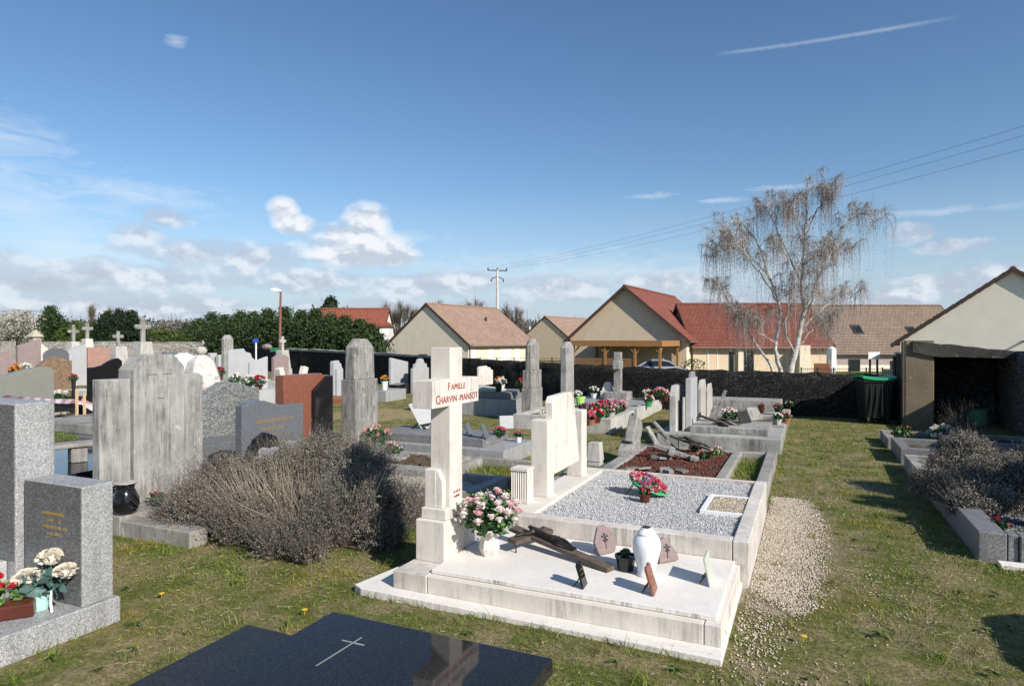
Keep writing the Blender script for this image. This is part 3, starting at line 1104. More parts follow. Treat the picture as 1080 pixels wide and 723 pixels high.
def bloom(b, c, r, rr, petals=7, rings=3):
    """a round flower: rings of cupped petals round a small core"""
    b.ball(c, r * 0.42, 6, 4, 0.2)
    ax = Vector((rr.uniform(-.5, .5), rr.uniform(-.5, .5), 1)).normalized()
    q = ax.to_track_quat('Z', 'Y')
    for k in range(rings):
        n = petals + k
        tilt = 0.35 + 0.42 * k
        for i in range(n):
            a = 2 * PI * i / n + k * 0.6 + rr.uniform(-.2, .2)
            R = r * (0.72 + 0.14 * k) * rr.uniform(0.85, 1.1)
            rad = Vector((math.cos(a), math.sin(a), 0))
            tan = Vector((-math.sin(a), math.cos(a), 0))
            tip = rad * R * math.sin(tilt) + Vector((0, 0, 1)) * R * math.cos(tilt)
            mid = rad * R * 0.62 * math.sin(tilt + 0.35) + Vector((0, 0, 1)) * R * 0.5 * math.cos(tilt)
            w = r * 0.48
            p = [rad * r * 0.12, mid + tan * w * 0.6, tip + tan * w * 0.35, tip - tan * w * 0.35, mid - tan * w * 0.6]
            b.add([Vector(c) + q @ v for v in p], [(0, 1, 2, 3, 4)])


def foliage(name, mat, parent, c, rad, n, size, seed, shell=0.3, half=False, up=0.4):
    r = np.random.default_rng(seed)
    d = r.normal(size=(n, 3))
    d /= np.linalg.norm(d, axis=1, keepdims=True)
    if half:
        d[:, 2] = np.abs(d[:, 2])
    rr_ = (shell + (1 - shell) * r.random(n)) ** 0.6
    P = np.array(c) + d * rr_[:, None] * np.array(rad)
    V, Q = leaf_quads(P, size * r.uniform(0.6, 1.3, n), r, up)
    return np_mesh(name, V, Q, mat, parent)


def potted(label, loc, petal_mat, pot_mat=None, pr=0.06, ph=0.09, R=0.10, n=14, br=0.022, seed=1, group=None, name='potted_flowers', cat='flowers', leaf=None, square=False, second=None):
    """pot (optional) with leaves and blooms; loc is its base"""
    rr = random.Random(seed)
    t = thing(name, label, cat, loc, group)
    x, y, z = loc
    if pot_mat is not None:
        b = MB()
        if square:
            b.frustum((x, y, z), pr * 0.8, pr * 0.8, ph, (1.25, 1.25))
        else:
            b.lathe((x, y, z), [(pr * 0.72, 0), (pr * 0.98, ph * 0.86), (pr * 1.08, ph * 0.87), (pr * 1.08, ph), (pr * 0.9, ph), (pr * 0.86, ph * 0.9)], 12)
        b.build('pot', pot_mat, t, smooth=False)
    else:
        ph = 0.0
    foliage('leaves', leaf or M['leaf'], t, (x, y, z + ph + R * 0.35), (R * 1.05, R * 1.05, R * 0.6), int(60 + 900 * R), 0.035 + R * 0.15, seed, 0.2)
    b = MB()
    b2 = MB()
    for i in range(n):
        a, e = rr.uniform(0, 2 * PI), rr.uniform(0.1, 1.45)
        p = (x + R * math.cos(e) * math.cos(a), y + R * math.cos(e) * math.sin(a), z + ph + R * 0.25 + R * 0.85 * math.sin(e))
        bloom(b2 if (second and rr.random() < 0.45) else b, p, br * rr.uniform(0.8, 1.2), rr, 6, 2)
    b.build('blossoms', petal_mat, t)
    if second:
        b2.build('blossoms', second, t)
    return t


def kerbs(t, u0, u1, v0, v1, z0, z1, w, mat, bevel=0.008, sides='fblr'):
    if 'f' in sides:
        MB().box(u0, u1, v0, v0 + w, z0, z1).build('kerb', mat, t, bevel)
    if 'b' in sides:
        MB().box(u0, u1, v1 - w, v1, z0, z1 - 0.002).build('kerb', mat, t, bevel)
    if 'l' in sides:
        MB().box(u0, u0 + w, v0 + w + 0.003, v1 - w - 0.003, z0, z1 - 0.001).build('kerb', mat, t, bevel)
    if 'r' in sides:
        MB().box(u1 - w, u1, v0 + w + 0.003, v1 - w - 0.003, z0, z1 - 0.003).build('kerb', mat, t, bevel)


def bed(t, u0, u1, v0, v1, z, mat, name='bed', seed=0, amp=0.012, step=0.06):
    nx_, ny_ = max(3, int((u1 - u0) / step)), max(3, int((v1 - v0) / step))
    X, Y = np.meshgrid(np.linspace(u0, u1, nx_), np.linspace(v0, v1, ny_))
    r = np.random.default_rng(seed)
    Z = z + r.normal(0, amp, X.shape)
    V = np.stack([X, Y, Z], axis=-1).reshape(-1, 3)
    i_ = (np.arange(ny_ - 1)[:, None] * nx_ + np.arange(nx_ - 1)[None]).ravel()
    return np_mesh(name, V, np.stack([i_, i_ + 1, i_ + nx_ + 1, i_ + nx_], axis=1), mat, t)


def chips(t, u0, u1, v0, v1, z, n, s0, s1, mat, seed, name='stone_chips'):
    r = np.random.default_rng(seed)
    P = np.stack([r.uniform(u0, u1, n), r.uniform(v0, v1, n), z + r.normal(0, 0.003, n)], axis=1)
    V, Q = pebbles(P, r.uniform(s0, s1, n), r)
    return kind(np_mesh(name, V, Q, mat, t), 'stuff')


# ---------------------------------------------------------------- the white family grave with the lettered cross
t = thing('family_grave', 'white stone grave whose cross reads Famille Charvin-Mansot in red letters', 'grave', (-1.4, 4.2, 0))
MB().prism('z', [(-2.80, 3.60), (-2.72, 3.56), (-0.405, 3.53), (-0.405, 4.72), (-2.62, 4.72)], -0.03, 0.03).build('footing', M['slab_stone'], t, 0.006)
MB().box(-2.525, -2.268, 3.655, 4.72, 0.03, 0.145).build('plinth_block', M['white_stained'], t, 0.004)
MB().box(-2.262, -0.515, 3.66, 4.72, 0.03, 0.142).build('plinth_block', M['white_stone'], t, 0.004)
MB().box(-0.510, -0.42, 3.66, 4.72, 0.03, 0.144).build('plinth_block', M['white_stone'], t, 0.004)
MB().box(-2.265, -0.452, 3.715, 4.715, 0.1445, 0.172).build('cover_slab', M['slab_stone'], t, 0.004)
MB().box(-2.505, -2.275, 3.90, 4.36, 0.1455, 0.43).build('pedestal', M['white_stone'], t, 0.006)
MB().box(-2.485, -2.285, 3.94, 4.31, 0.4305, 0.505).build('pedestal_step', M['white_stone'], t, 0.006)
MB().prism('x', [(3.972, 0.506), (3.972, 0.77), (4.030, 0.77), (4.030, 0.506)], -2.475, -2.385).build('buttress', M['white_stone'], t, 0.004)
MB().prism('y', [(-2.475, 0.506), (-2.475, 0.772), (-2.375, 0.772), (-2.335, 0.69), (-2.335, 0.506)], 3.975, 4.027).build('buttress', M['white_stone'], t, 0.004)
cr = MB()
cr.prism('x', [(4.03, 0.506), (4.03, 1.219), (3.79, 1.219), (3.79, 1.407), (4.03, 1.407), (4.03, 1.632), (4.21, 1.632), (4.21, 1.407), (4.47, 1.407), (4.47, 1.219), (4.21, 1.219), (4.21, 0.506)], -2.462, -2.303)
crx = cr.build('cross', M['white_stone'], t, 0.004)
lettering('lettering', 'F', 0.076, (-2.302, 4.015, 1.355), TEXT_X, M['red_letter'], crx, 0.002)
lettering('lettering', 'AMILLE', 0.060, (-2.302, 4.150, 1.350), TEXT_X, M['red_letter'], crx, 0.002, 1.12)
lettering('lettering', 'C', 0.084, (-2.302, 3.862, 1.272), TEXT_X, M['red_letter'], crx, 0.002)
lettering('lettering', 'HARVIN - ', 0.066, (-2.302, 4.035, 1.266), TEXT_X, M['red_letter'], crx, 0.002, 1.04)
lettering('lettering', 'MANSOT', 0.066, (-2.302, 4.31, 1.266), TEXT_X, M['red_letter'], crx, 0.002, 1.06)
inscription(M['red_letter'], t, '+x', (-2.302, 4.12, 0.60), [0.11, 0.07], 0.016, random.Random(4))

# bouquet of pink and white roses in a stone vase
bx_, by_ = gp(516, 585, 0.172)
t = thing('rose_bouquet', 'bouquet of pale pink and white roses in an angular stone vase beside the lettered cross', 'flowers', (bx_, by_, 0.172))
b = MB()
prof = [(0.055, 0.0), (0.075, 0.055), (0.060, 0.12), (0.080, 0.185), (0.068, 0.186), (0.055, 0.15)]
b.lathe((bx_, by_, 0.172), prof, 6, 0.4)
b.build('vase', M['white_stone'], t, 0.002)
rr = random.Random(3)
cz = 0.172 + 0.30
foliage('leaves', M['leaf'], t, (bx_, by_, cz - 0.03), (0.19, 0.19, 0.125), 420, 0.065, 8, 0.1)
foliage('leaves', M['leaf_light'], t, (bx_, by_, cz), (0.235, 0.235, 0.17), 110, 0.03, 9, 0.8)  # filler sprigs between the roses, drawn as loose leaves
for i in range(34):
    a = i * 2.399 + rr.uniform(-.2, .2)
    e = math.asin(min(1, 0.02 + 0.96 * (i / 34.0)))
    R = 0.20 * rr.uniform(0.92, 1.08)
    p = (bx_ + R * 1.02 * math.cos(e) * math.cos(a), by_ + R * 1.02 * math.cos(e) * math.sin(a), cz - 0.035 + R * 0.82 * math.sin(e))
    b = MB()
    bloom(b, p, rr.uniform(0.034, 0.046), rr, 6, 3)
    b.build('rose', M['p_palepink'] if rr.random() < 0.5 else (M['p_pink'] if rr.random() < 0.55 else M['p_white']), t)

# fallen crucifix, propped on thin legs
def lying_cross(label, A, B, zA, zB, w, th, arm_at, arm_len, mat, figure=True, legs=True, name='crucifix', group=None, base_z=0.172):
    """bar from A (head, raised) to B (foot); arms across"""
    t_ = thing(name, label, 'crucifix', (A[0] * 0.5 + B[0] * 0.5, A[1] * 0.5 + B[1] * 0.5, base_z), group)
    a, b_ = Vector((A[0], A[1], zA)), Vector((B[0], B[1], zB))
    d = (b_ - a)
    Ln = d.length
    d.normalize()
    s = Vector((d.y, -d.x, 0)).normalized()
    n_ = s.cross(d).normalized()
    if n_.z < 0:
        n_ = -n_
        s = -s
    T = Matrix((( d.x, s.x, n_.x, a.x), (d.y, s.y, n_.y, a.y), (d.z, s.z, n_.z, a.z), (0, 0, 0, 1)))
    MB(T).box(0, Ln, -w / 2, w / 2, -th, 0).build('upright', mat, t_, 0.003)
    MB(T).box(arm_at - w / 2, arm_at + w / 2, -arm_len, -w / 2 - 0.001, -th * 1.02, 0.001).build('cross_arm', mat, t_, 0.003)
    MB(T).box(arm_at - w / 2, arm_at + w / 2, w / 2 + 0.001, arm_len, -th * 1.02, 0.001).build('cross_arm', mat, t_, 0.003)
    if figure:
        # small bronze corpus, one skinned surface
        sc_ = arm_len / 0.19
        J = [(0.30, 0, 0.028), (0.24, 0, 0.026), (0.15, 0, 0.03), (0.115, 0, 0.034), (0.085, 0, 0.042), (0.135, 0.05, 0.026), (0.10, 0.10, 0.018), (0.085, 0.15, 0.012),
             (0.135, -0.05, 0.026), (0.10, -0.10, 0.018), (0.085, -0.15, 0.012), (0.38, 0.022, 0.034), (0.46, 0.010, 0.018), (0.50, 0.008, 0.02), (0.38, -0.022, 0.034), (0.46, -0.010, 0.018), (0.50, -0.008, 0.02), (0.075, 0, 0.05)]
        Rr = [0.024, 0.022, 0.026, 0.02, 0.012, 0.013, 0.011, 0.008, 0.013, 0.011, 0.008, 0.016, 0.011, 0.008, 0.016, 0.011, 0.008, 0.019]
        E_ = [(0, 1), (1, 2), (2, 3), (3, 4), (3, 5), (5, 6), (6, 7), (3, 8), (8, 9), (9, 10), (0, 11), (11, 12), (12, 13), (0, 14), (14, 15), (15, 16), (4, 17)]
        me = bpy.data.meshes.new('corpus')
        off = wpos(t_)
        me.from_pydata([tuple(T @ Vector((arm_at + (p[0] - 0.1) * sc_, p[1] * sc_, p[2] * sc_)) - off) for p in J], E_, [])
        o = link_mesh('corpus', me, M['bronze'], t_)
        sk = o.modifiers.new('skin', 'SKIN')
        for i, q in enumerate(me.skin_vertices[0].data):
            q.radius = (Rr[i] * sc_, Rr[i] * sc_)
            q.use_root = i == 0
        o.modifiers.new('sub', 'SUBSURF').render_levels = 1
    if legs:
        for f, sd in ((arm_at, -0.8), (arm_at, 0.8), (Ln * 0.72, 0)):
            p = T @ Vector((f, sd * arm_len, -th))
            if p.z - base_z > 0.015:
                MB().tube([p, (p.x + 0.01, p.y - 0.012, base_z + 0.002)], 0.006, 5).build('leg', M['steel'], t_)
    return t_


A_ = gp(541, 553, 0.30)
B_ = gp(645, 600, 0.19)
lying_cross('dark bronze and wood crucifix lying propped on the white slab beside the roses', A_, B_, 0.29, 0.205, 0.085, 0.03, 0.19, 0.20, M['old_wood'])

M['pale_plaque'] = m_stone('pale_greenish_plaque', (0.58, 0.60, 0.52), (0.42, 0.44, 0.36), .2, .3, .5, lcol=(.25, .3, .2))
# irregular pink granite plaques
def standing_plaque(name, label, cat, x, y, z0, w, h, th, yaw, lean, mat, shape='rect', stand=True, decor=None, group=None):
    """plaque standing on z0 at (x,y); its face looks along direction yaw (radians in plan), leaning back"""
    t_ = thing(name, label, cat, (x, y, z0), group)
    f = Vector((math.cos(yaw), math.sin(yaw), 0))
    s = Vector((-math.sin(yaw), math.cos(yaw), 0))
    u = (Vector((0, 0, 1)) * math.cos(lean) - f * math.sin(lean)).normalized()
    n_ = s.cross(u).normalized()
    T = Matrix(((s.x, n_.x, u.x, x), (s.y, n_.y, u.y, y), (s.z, n_.z, u.z, z0 + 0.004), (0, 0, 0, 1)))
    sh = {'rect': [(-.5, 0), (.5, 0), (.5, 1), (-.5, 1)],
          'break': [(-.42, 0), (.30, -.0), (.52, .32), (.40, .78), (.08, 1.0), (-.2, .93), (-.5, .45)],
          'rock': [(-.5, 0), (.5, .02), (.47, .34), (.2, .74), (-.02, 1.0), (-.26, .9), (-.4, .5)],
          'heart': [(0, 0), (.3, .3), (.5, .62), (.46, .88), (.26, 1.0), (.06, .93), (0, .84), (-.06, .93), (-.26, 1.0), (-.46, .88), (-.5, .62), (-.3, .3)],
          'tri': [(-.5, .95), (-.36, 1.0), (.36, 1.0), (.5, .95), (.12, .0), (-.12, .0)],
          'arch': [(-.5, 0), (.5, 0), (.5, .62), (.36, .88), (.14, 1.0), (-.14, 1.0), (-.36, .88), (-.5, .62)],
          'book': [(-.5, 0), (.5, 0), (.5, .92), (.25, 1.0), (0, .93), (-.25, 1.0), (-.5, .92)]}[shape]
    pl = MB(T).prism('y', [(p[0] * w, p[1] * h) for p in sh], -th / 2, th / 2).build('plate', mat, t_, 0.003)
    if stand:
        c0 = T @ Vector((0, th / 2 - th, h * 0.22))
        bk = -f
        st = MB()
        p0 = Vector((x, y, z0)) + bk * (th / 2 + 0.002)
        for q in (-0.25, 0.25):
            top = Vector((x, y, z0)) + s * q * w + u * h * 0.42 + bk * (th / 2)
            st.tube([top, Vector((x, y, z0 + 0.004)) + s * q * w + bk * (h * 0.42 * math.sin(lean) + h * 0.30)], 0.004, 4)
        st.build('stand', M['steel'], t_)
    if decor:
        d = MB(T)
        yy = th / 2 + 0.0015
        rr2 = random.Random(int(x * 1000))
        if decor == 'flower':
            for k in range(5):
                a = k * 1.25
                d.prism('y', [(0.02 * w, .55 * h), (.16 * w * math.cos(a), .55 * h + .16 * h * math.sin(a)), (.16 * w * math.cos(a + .6), .55 * h + .16 * h * math.sin(a + .6))], yy - 0.001, yy + 0.003)
            d.tube([(0, yy, .5 * h), (-.05 * w, yy, .15 * h)], 0.003, 4)
        else:
            for k in range(3):
                d.box(-.3 * w, .3 * w * rr2.uniform(0.4, 1), yy - 0.001, yy + 0.001, h * (0.68 - k * 0.18), h * (0.70 - k * 0.18))
        d.build('ornament', M['bronze'] if decor == 'flower' else M['gold'], pl)
    return t_


x, y = gp(641, 584, 0.172)
standing_plaque('plaque', 'large broken-edged pink granite plaque with bronze flower leaning behind the fallen crucifix', 'plaque', x, y, 0.172, 0.19, 0.20, 0.022, -0.62, 0.42, M['plaque_pink'], 'break', True, 'flower', 'granite plaques on the white slab')
x, y = gp(705, 593, 0.172)
standing_plaque('plaque', 'rock-shaped pink granite plaque just right of the white urn', 'plaque', x, y, 0.172, 0.16, 0.165, 0.03, -0.75, 0.35, M['plaque_pink'], 'rock', False, 'flower', 'granite plaques on the white slab')
x, y = gp(617, 619, 0.172)
standing_plaque('plaque', 'small dark plaque on a stand below the foot of the crucifix', 'plaque', x, y, 0.172, 0.10, 0.155, 0.013, 0.07, 0.3, M['black_granite'], 'book', True, 'lines', 'plaques on stands')
x, y = gp(691, 625, 0.172)
standing_plaque('plaque', 'small reddish brown plaque on a stand in front of the white urn', 'plaque', x, y, 0.172, 0.14, 0.17, 0.016, 0.07, 0.3, M['red_granite'], 'book', True, 'lines', 'plaques on stands')
x, y = gp(751, 614, 0.172)
standing_plaque('plaque', 'small white plaque on a stand near the right edge of the white slab', 'plaque', x, y, 0.172, 0.19, 0.17, 0.012, 0.02, 0.22, M['pale_plaque'], 'rect', True, None, 'plaques on stands')
x, y = gp(660, 601, 0.172)
potted('black round pot with a few tiny pink flowers between the crucifix and the urn', (x, y, 0.172), M['p_pink'], M['black_glaze'], 0.068, 0.10, 0.032, 4, 0.013, 4)
x, y = gp(682, 606, 0.172)
t = thing('funeral_urn', 'glossy white ceramic funeral urn standing on the white slab', 'urn', (x, y, 0.172))
b = MB()
b.lathe((x, y, 0.172), [(0.062, 0), (0.066, 0.008), (0.058, 0.018), (0.060, 0.05), (0.076, 0.11), (0.090, 0.17), (0.092, 0.20), (0.084, 0.235), (0.064, 0.258), (0.050, 0.265)], 28)
b.build('body', M['porcelain'], t, smooth=True)
b = MB()
b.lathe((x, y, 0.172), [(0.058, 0.262), (0.062, 0.268), (0.060, 0.276), (0.044, 0.292), (0.036, 0.297), (0.036, 0.305)], 24)
lid = b.build('lid', M['porcelain'], t, smooth=True)
MB().lathe((x, y, 0.172), [(0.0285, 0.3045), (0.0285, 0.309)], 6).build('lid_opening', M['black_plastic'], lid)

# ---------------------------------------------------------------- the grey gravel grave with pillars and panel
t = thing('gravel_grave', 'white kerbed grave filled with grey gravel, headstone panel slung between two pillars', 'grave', (-1.3, 5.8, 0))
MB().box(-2.28, -0.475, 4.725, 4.845, -0.03, 0.302).build('kerb', M['white_stained'], t, 0.006)
MB().box(-0.470, -0.365, 4.725, 6.84, -0.03, 0.305).build('kerb', M['white_stained'], t, 0.006)
MB().box(-2.28, -0.475, 6.77, 6.84, -0.03, 0.303).build('kerb', M['white_stained'], t, 0.005)
MB().box(-2.28, -2.00, 4.85, 6.765, -0.03, 0.300).build('base_slab', M['white_stone'], t, 0.005)
bed(t, -1.998, -0.472, 4.848, 6.768, 0.268, M['pale_granite'], 'gravel_bed', 3, 0.004)
chips(t, -1.99, -0.485, 4.86, 6.755, 0.276, 36000, 0.0036, 0.0078, M['grey_pebble'], 9)
MB().box(-2.245, -2.085, 5.37, 5.535, 0.301, 0.975).build('pillar', M['white_stone'], t, 0.006)
MB().box(-2.245, -2.085, 6.33, 6.495, 0.301, 0.972).build('pillar', M['white_stone'], t, 0.006)
MB().prism('x', [(5.54, 0.47), (5.505, 1.12), (5.56, 1.175), (6.02, 1.185), (6.10, 1.13), (6.27, 0.475)], -2.165, -2.09).build('headstone_panel', M['white_stone'], t, 0.006)
fr = MB()
fr.box(-0.80, -0.762, 5.47, 6.10, 0.270, 0.307)
fr.box(-0.762, -0.474, 5.47, 5.505, 0.270, 0.306)
fr.box(-0.762, -0.474, 6.065, 6.10, 0.270, 0.306)
fr.build('inset_frame', M['white_paint'], t, 0.003)
bed(t, -0.762, -0.474, 5.505, 6.065, 0.285, M['soil'], 'inset_bed', 4, 0.003)
chips(t, -0.755, -0.48, 5.51, 6.06, 0.291, 2600, 0.005, 0.010, M['beige_pebble'], 10)

x, y = gp(551, 528, 0.302)
b = MB()
pts = []
nfl = 7
hw = 0.072
for sd in range(4):
    for k in range(nfl * 2):
        f = -1 + 2 * k / (nfl * 2)
        o_ = hw - (0.012 if (k % 2 and sd in (0, 3)) else 0.0)
        p = [(f * hw, -o_), (o_, f * hw), (-f * hw, o_), (-o_, -f * hw)][sd]
        pts.append((x + p[0], y + p[1]))
b.prism('z', pts, 0.325, 0.575)
b.box(x - 0.078, x + 0.078, y - 0.078, y + 0.078, 0.303, 0.326)
b.box(x - 0.078, x + 0.078, y - 0.078, y + 0.078, 0.572, 0.595)
single('fluted_vase', 'empty white fluted stone vase at the near end of the gravel grave headstone', 'vase', b, M['white_stone'], (x, y, 0.303), bevel=0.003)
x, y = gp(628, 490, 0.302)
b = MB()
b.box(x - 0.07, x + 0.07, y - 0.07, y + 0.07, 0.303, 0.355)
b.frustum((x, y, 0.354), 0.078, 0.078, 0.19, (0.80, 0.80))
b.frustum((x, y, 0.543), 0.066, 0.066, 0.012, (0.9, 0.9))
single('stone_vase', 'squat white tapering stone vase behind the far pillar of the headstone panel', 'vase', b, M['pale_stone'], (x, y, 0.303), bevel=0.003)

# oval wreath on a wire stand and its small companion
x, y = gp(684, 522, 0.28)
t = thing('flower_wreath', 'green wreath basket of pink and red flowers tilted up on the grey gravel', 'flowers', (x, y, 0.28))
Tw = Matrix.Translation((x, y, 0.375)) @ Matrix.Rotation(math.radians(24), 4, Vector((0.25, 0.97, 0)))
b = MB(Tw)
prof = []
n_ = 22
rings = [(0.035, -0.075), (0.10, -0.05), (0.150, -0.012), (0.165, 0.0), (0.155, 0.008)]
for i, (rad, zz) in enumerate(rings):
    pass
vs, fs = [], []
for rad, zz in rings:
    for k in range(n_):
        a = 2 * PI * k / n_
        q = 1 + (0.06 if k % 2 else -0.03)
        vs.append((rad * 1.15 * q * math.cos(a), rad * 0.82 * q * math.sin(a), zz))
for i in range(len(rings) - 1):
    for k in range(n_):
        l_ = (k + 1) % n_
        fs.append((i * n_ + k, i * n_ + l_, (i + 1) * n_ + l_, (i + 1) * n_ + k))
fs.append(tuple(range(n_))[::-1])
fs.append(tuple(range((len(rings) - 1) * n_, len(rings) * n_)))
b.add(vs, fs)
b.build('basket', M['green_plastic'], t)
rr = random.Random(9)
mats3 = [M['p_rose'], M['p_red'], M['p_violet'], M['p_pink']]
bs = [MB(), MB(), MB(), MB()]
for i in range(120):
    a, q = rr.uniform(0, 2 * PI), math.sqrt(rr.random())
    p = Tw @ Vector((0.178 * q * math.cos(a), 0.128 * q * math.sin(a), 0.018 + 0.055 * (1 - q * q)))
    k = 2 if (-0.04 < 0.175 * q * math.cos(a) + 0.02 < 0.03 and rr.random() < .7) else rr.choice((0, 0, 1, 3))
    bloom(bs[k], p, 0.027, rr, 6, 2)
for k in range(4):
    bs[k].build('blossoms', mats3[k], t)
st = MB()
for s_ in (-1, 1):
    st.tube([Tw @ Vector((-0.12, 0.05 * s_, 0.0)), (x - 0.19, y + 0.06 * s_, 0.276)], 0.004, 4)
    st.tube([Tw @ Vector((0.10, 0.05 * s_, -0.03)), (x + 0.10, y + 0.05 * s_, 0.276)], 0.004, 4)
st.build('wire_stand', M['steel'], t)
x, y = gp(680, 529, 0.28)
potted('small brown pot of dark red flowers below the wreath on the grey gravel', (x, y, 0.275), M['p_rose'], M['brown_pot'], 0.052, 0.075, 0.052, 16, 0.016, 12, second=M['p_red'])
# ---------------------------------------------------------------- polished dark tomb in the foreground
t = thing('polished_tomb', 'low polished dark blue-grey granite tomb with engraved cross in the foreground', 'grave', (-1.6, 1.6, 0))
MB().box(-2.20, -1.005, 0.35, 2.655, 0.235, 0.305).build('cover_slab', M['dark_granite'], t, 0.006)
MB().box(-2.16, -1.045, 0.40, 2.61, -0.02, 0.234).build('tomb_base', M['dark_edge'], t, 0.004)
MB().box(-2.62, -2.205, 0.35, 2.50, -0.02, 0.225).build('side_step', M['dark_edge'], t, 0.006)
x0_, y0_ = gp(333, 702, 0.306)
x1_, y1_ = gp(381, 672, 0.306)
cm = MB()
cm.prism('z', [(x0_ - .0032, y0_), (x0_ + .0032, y0_), (x1_ + .0032, y1_), (x1_ - .0032, y1_)], 0.3055, 0.3065)
cxm, cym = x0_ + 0.80 * (x1_ - x0_), y0_ + 0.80 * (y1_ - y0_)
cm.box(cxm - 0.062, cxm - 0.006, cym - .004, cym + .004, 0.3055, 0.3066)
cm.box(cxm + 0.006, cxm + 0.062, cym - .005, cym + .005, 0.3055, 0.3066)
cm.build('engraved_cross', m_plain('bare_granite_engraving', (0.30, 0.30, 0.29), 0.6, 0.1), t)
b = MB()
rr = random.Random(5)
for k in range(26):
    p = Vector((-2.215 + rr.uniform(-.02, .06), 2.515 + rr.uniform(-.05, .02), 0.23))
    b.tube([p, p + Vector((rr.uniform(-.05, .05), rr.uniform(-.05, .05), rr.uniform(.02, .075)))], [0.004, 0.001], 3)
single('dry_weed', 'reddish dry weed at the back corner of the polished dark tomb', 'weed', b, m_plain('red_brown_stems', (0.16, 0.05, 0.04), 0.8), (-2.2, 2.53, 0.22))

# ---------------------------------------------------------------- speckled granite grave at the left edge
t = thing('granite_grave', 'speckled grey granite grave at left edge with tall and low headstone slabs', 'grave', (-4.3, 2.0, 0))
MB().prism('z', [(-5.35, -0.6), (-3.93, -0.6), (-3.79, 2.63), (-5.35, 2.63)], -0.04, 0.138).build('base_slab', M['grey_granite'], t, 0.008)
MB().box(-4.365, -3.815, 2.415, 2.600, 0.139, 0.835).build('low_headstone', M['grey_granite'], t, 0.006)
MB().box(-5.05, -4.40, 2.385, 2.615, 0.139, 1.295).build('tall_headstone', M['grey_granite'], t, 0.008)
MB().box(-5.05, -4.48, 2.20, 2.380, 0.139, 0.33).build('front_block', M['lt_granite'], t, 0.006)
MB().box(-4.358, -3.822, 2.4105, 2.4148, 0.15, 0.828).build('polished_face', M['polished_grey'], t)
MB().box(-5.04, -4.41, 2.3805, 2.3848, 0.335, 1.285).build('polished_face', M['polished_grey'], t)
inscription(M['gold'], t, '-y', (-4.07, 2.410, 0.655), [0.22, 0.13, 0.24, 0.12], 0.019, random.Random(2))

x, y = gp(41, 641, 0.14)
t = thing('white_flower_pot', 'three cream paper carnations in a mint green wrapped pot on the granite base', 'flowers', (x, y, 0.139))
b = MB()
b.lathe((x, y, 0.139), [(0.052, 0), (0.060, 0.03), (0.066, 0.085), (0.070, 0.088), (0.060, 0.088)], 14)
b.build('pot', M['mint'], t)
b = MB()
for k in range(7):
    a = k * 0.9 + 0.2
    c_, s_ = math.cos(a), math.sin(a)
    b.add([(x + .05 * c_, y + .05 * s_, .21), (x + .10 * c_ - .05 * s_, y + .10 * s_ + .05 * c_, .275), (x + .155 * c_, y + .155 * s_, .30), (x + .10 * c_ + .05 * s_, y + .10 * s_ - .05 * c_, .255)], [(0, 1, 2, 3)])
b.build('wrapping_sheet', M['mint'], t)
foliage('leaves', m_leaf('sage_leaves', [(0.04, 0.08, 0.07), (0.12, 0.2, 0.18)]), t, (x + .03, y, 0.29), (0.14, 0.12, 0.10), 110, 0.075, 31, 0.1)
rr = random.Random(21)
for dx, dy, dz, R in ((-0.02, -0.045, 0.315, 0.078), (0.010, 0.06, 0.405, 0.073), (0.150, 0.06, 0.345, 0.068)):
    b = MB()
    b.tube([(x + dx * 0.2, y + dy * 0.2, 0.2), (x + dx, y + dy, dz)], 0.004, 5)
    b.build('stem', M['leaf'], t)
    b = MB()
    b.ball((x + dx, y + dy, dz), R * 0.62, 10, 7, 0.2, (1, 1, 0.7))
    for q in range(70):
        a, e = rr.uniform(0, 2 * PI), rr.uniform(-0.1, 1.5)
        d = Vector((math.cos(e) * math.cos(a), math.cos(e) * math.sin(a), 0.75 * math.sin(e)))
        c_ = Vector((x + dx, y + dy, dz)) + d * R * 0.72
        s_ = d.cross(Vector((rr.uniform(-1, 1), rr.uniform(-1, 1), rr.uniform(-1, 1)))).normalized() * R * 0.26
        o_ = d * R * 0.36
        b.add([c_ - s_ * .5, c_ + s_ * .5, c_ + s_ + o_, c_ + o_ * 1.15, c_ - s_ + o_], [(0, 1, 2, 3, 4)])
    b.build('carnation', M['p_cream'], t)
b = MB()
for k in range(26):
    a = rr.uniform(0, 2 * PI)
    b.ball((x - 0.115 + rr.uniform(-.035, .035), y - 0.03 + rr.uniform(-.03, .03), 0.245 + rr.uniform(-.05, .05)), 0.012, 5, 4, 0.3)
b.build('small_white_blossoms', M['p_white'], t)
b = MB()
b.tube([(x + 0.09, y + 0.01, 0.25), (x + 0.12, y - 0.01, 0.19), (x + 0.135, y - 0.012, 0.143)], 0.007, 5)
b.build('ribbon', M['white_paint'], t)

x, y = gp(2, 652, 0.14)
t = thing('red_flower_trough', 'brown trough of red roses cut off by the left picture edge', 'flowers', (x, y, 0.139))
Tt = Matrix.Translation((x, y, 0.139)) @ Matrix.Rotation(math.radians(50), 4, 'Z')
MB(Tt).prism('x', [(-.05, 0), (.05, 0), (.07, .085), (-.07, .085)], -0.16, 0.15).build('trough', M['brown_pot'], t, 0.012)
foliage('leaves', M['leaf_light'], t, (x - 0.03, y, 0.27), (0.12, 0.10, 0.06), 60, 0.07, 33, 0.1)
b = MB()
for k in range(13):
    bloom(b, (x - 0.07 + rr.uniform(-.09, .12), y + rr.uniform(-.07, .07), 0.29 + rr.uniform(-.01, .055)), 0.032, rr, 6, 3)
b.build('blossoms', M['p_red'], t)

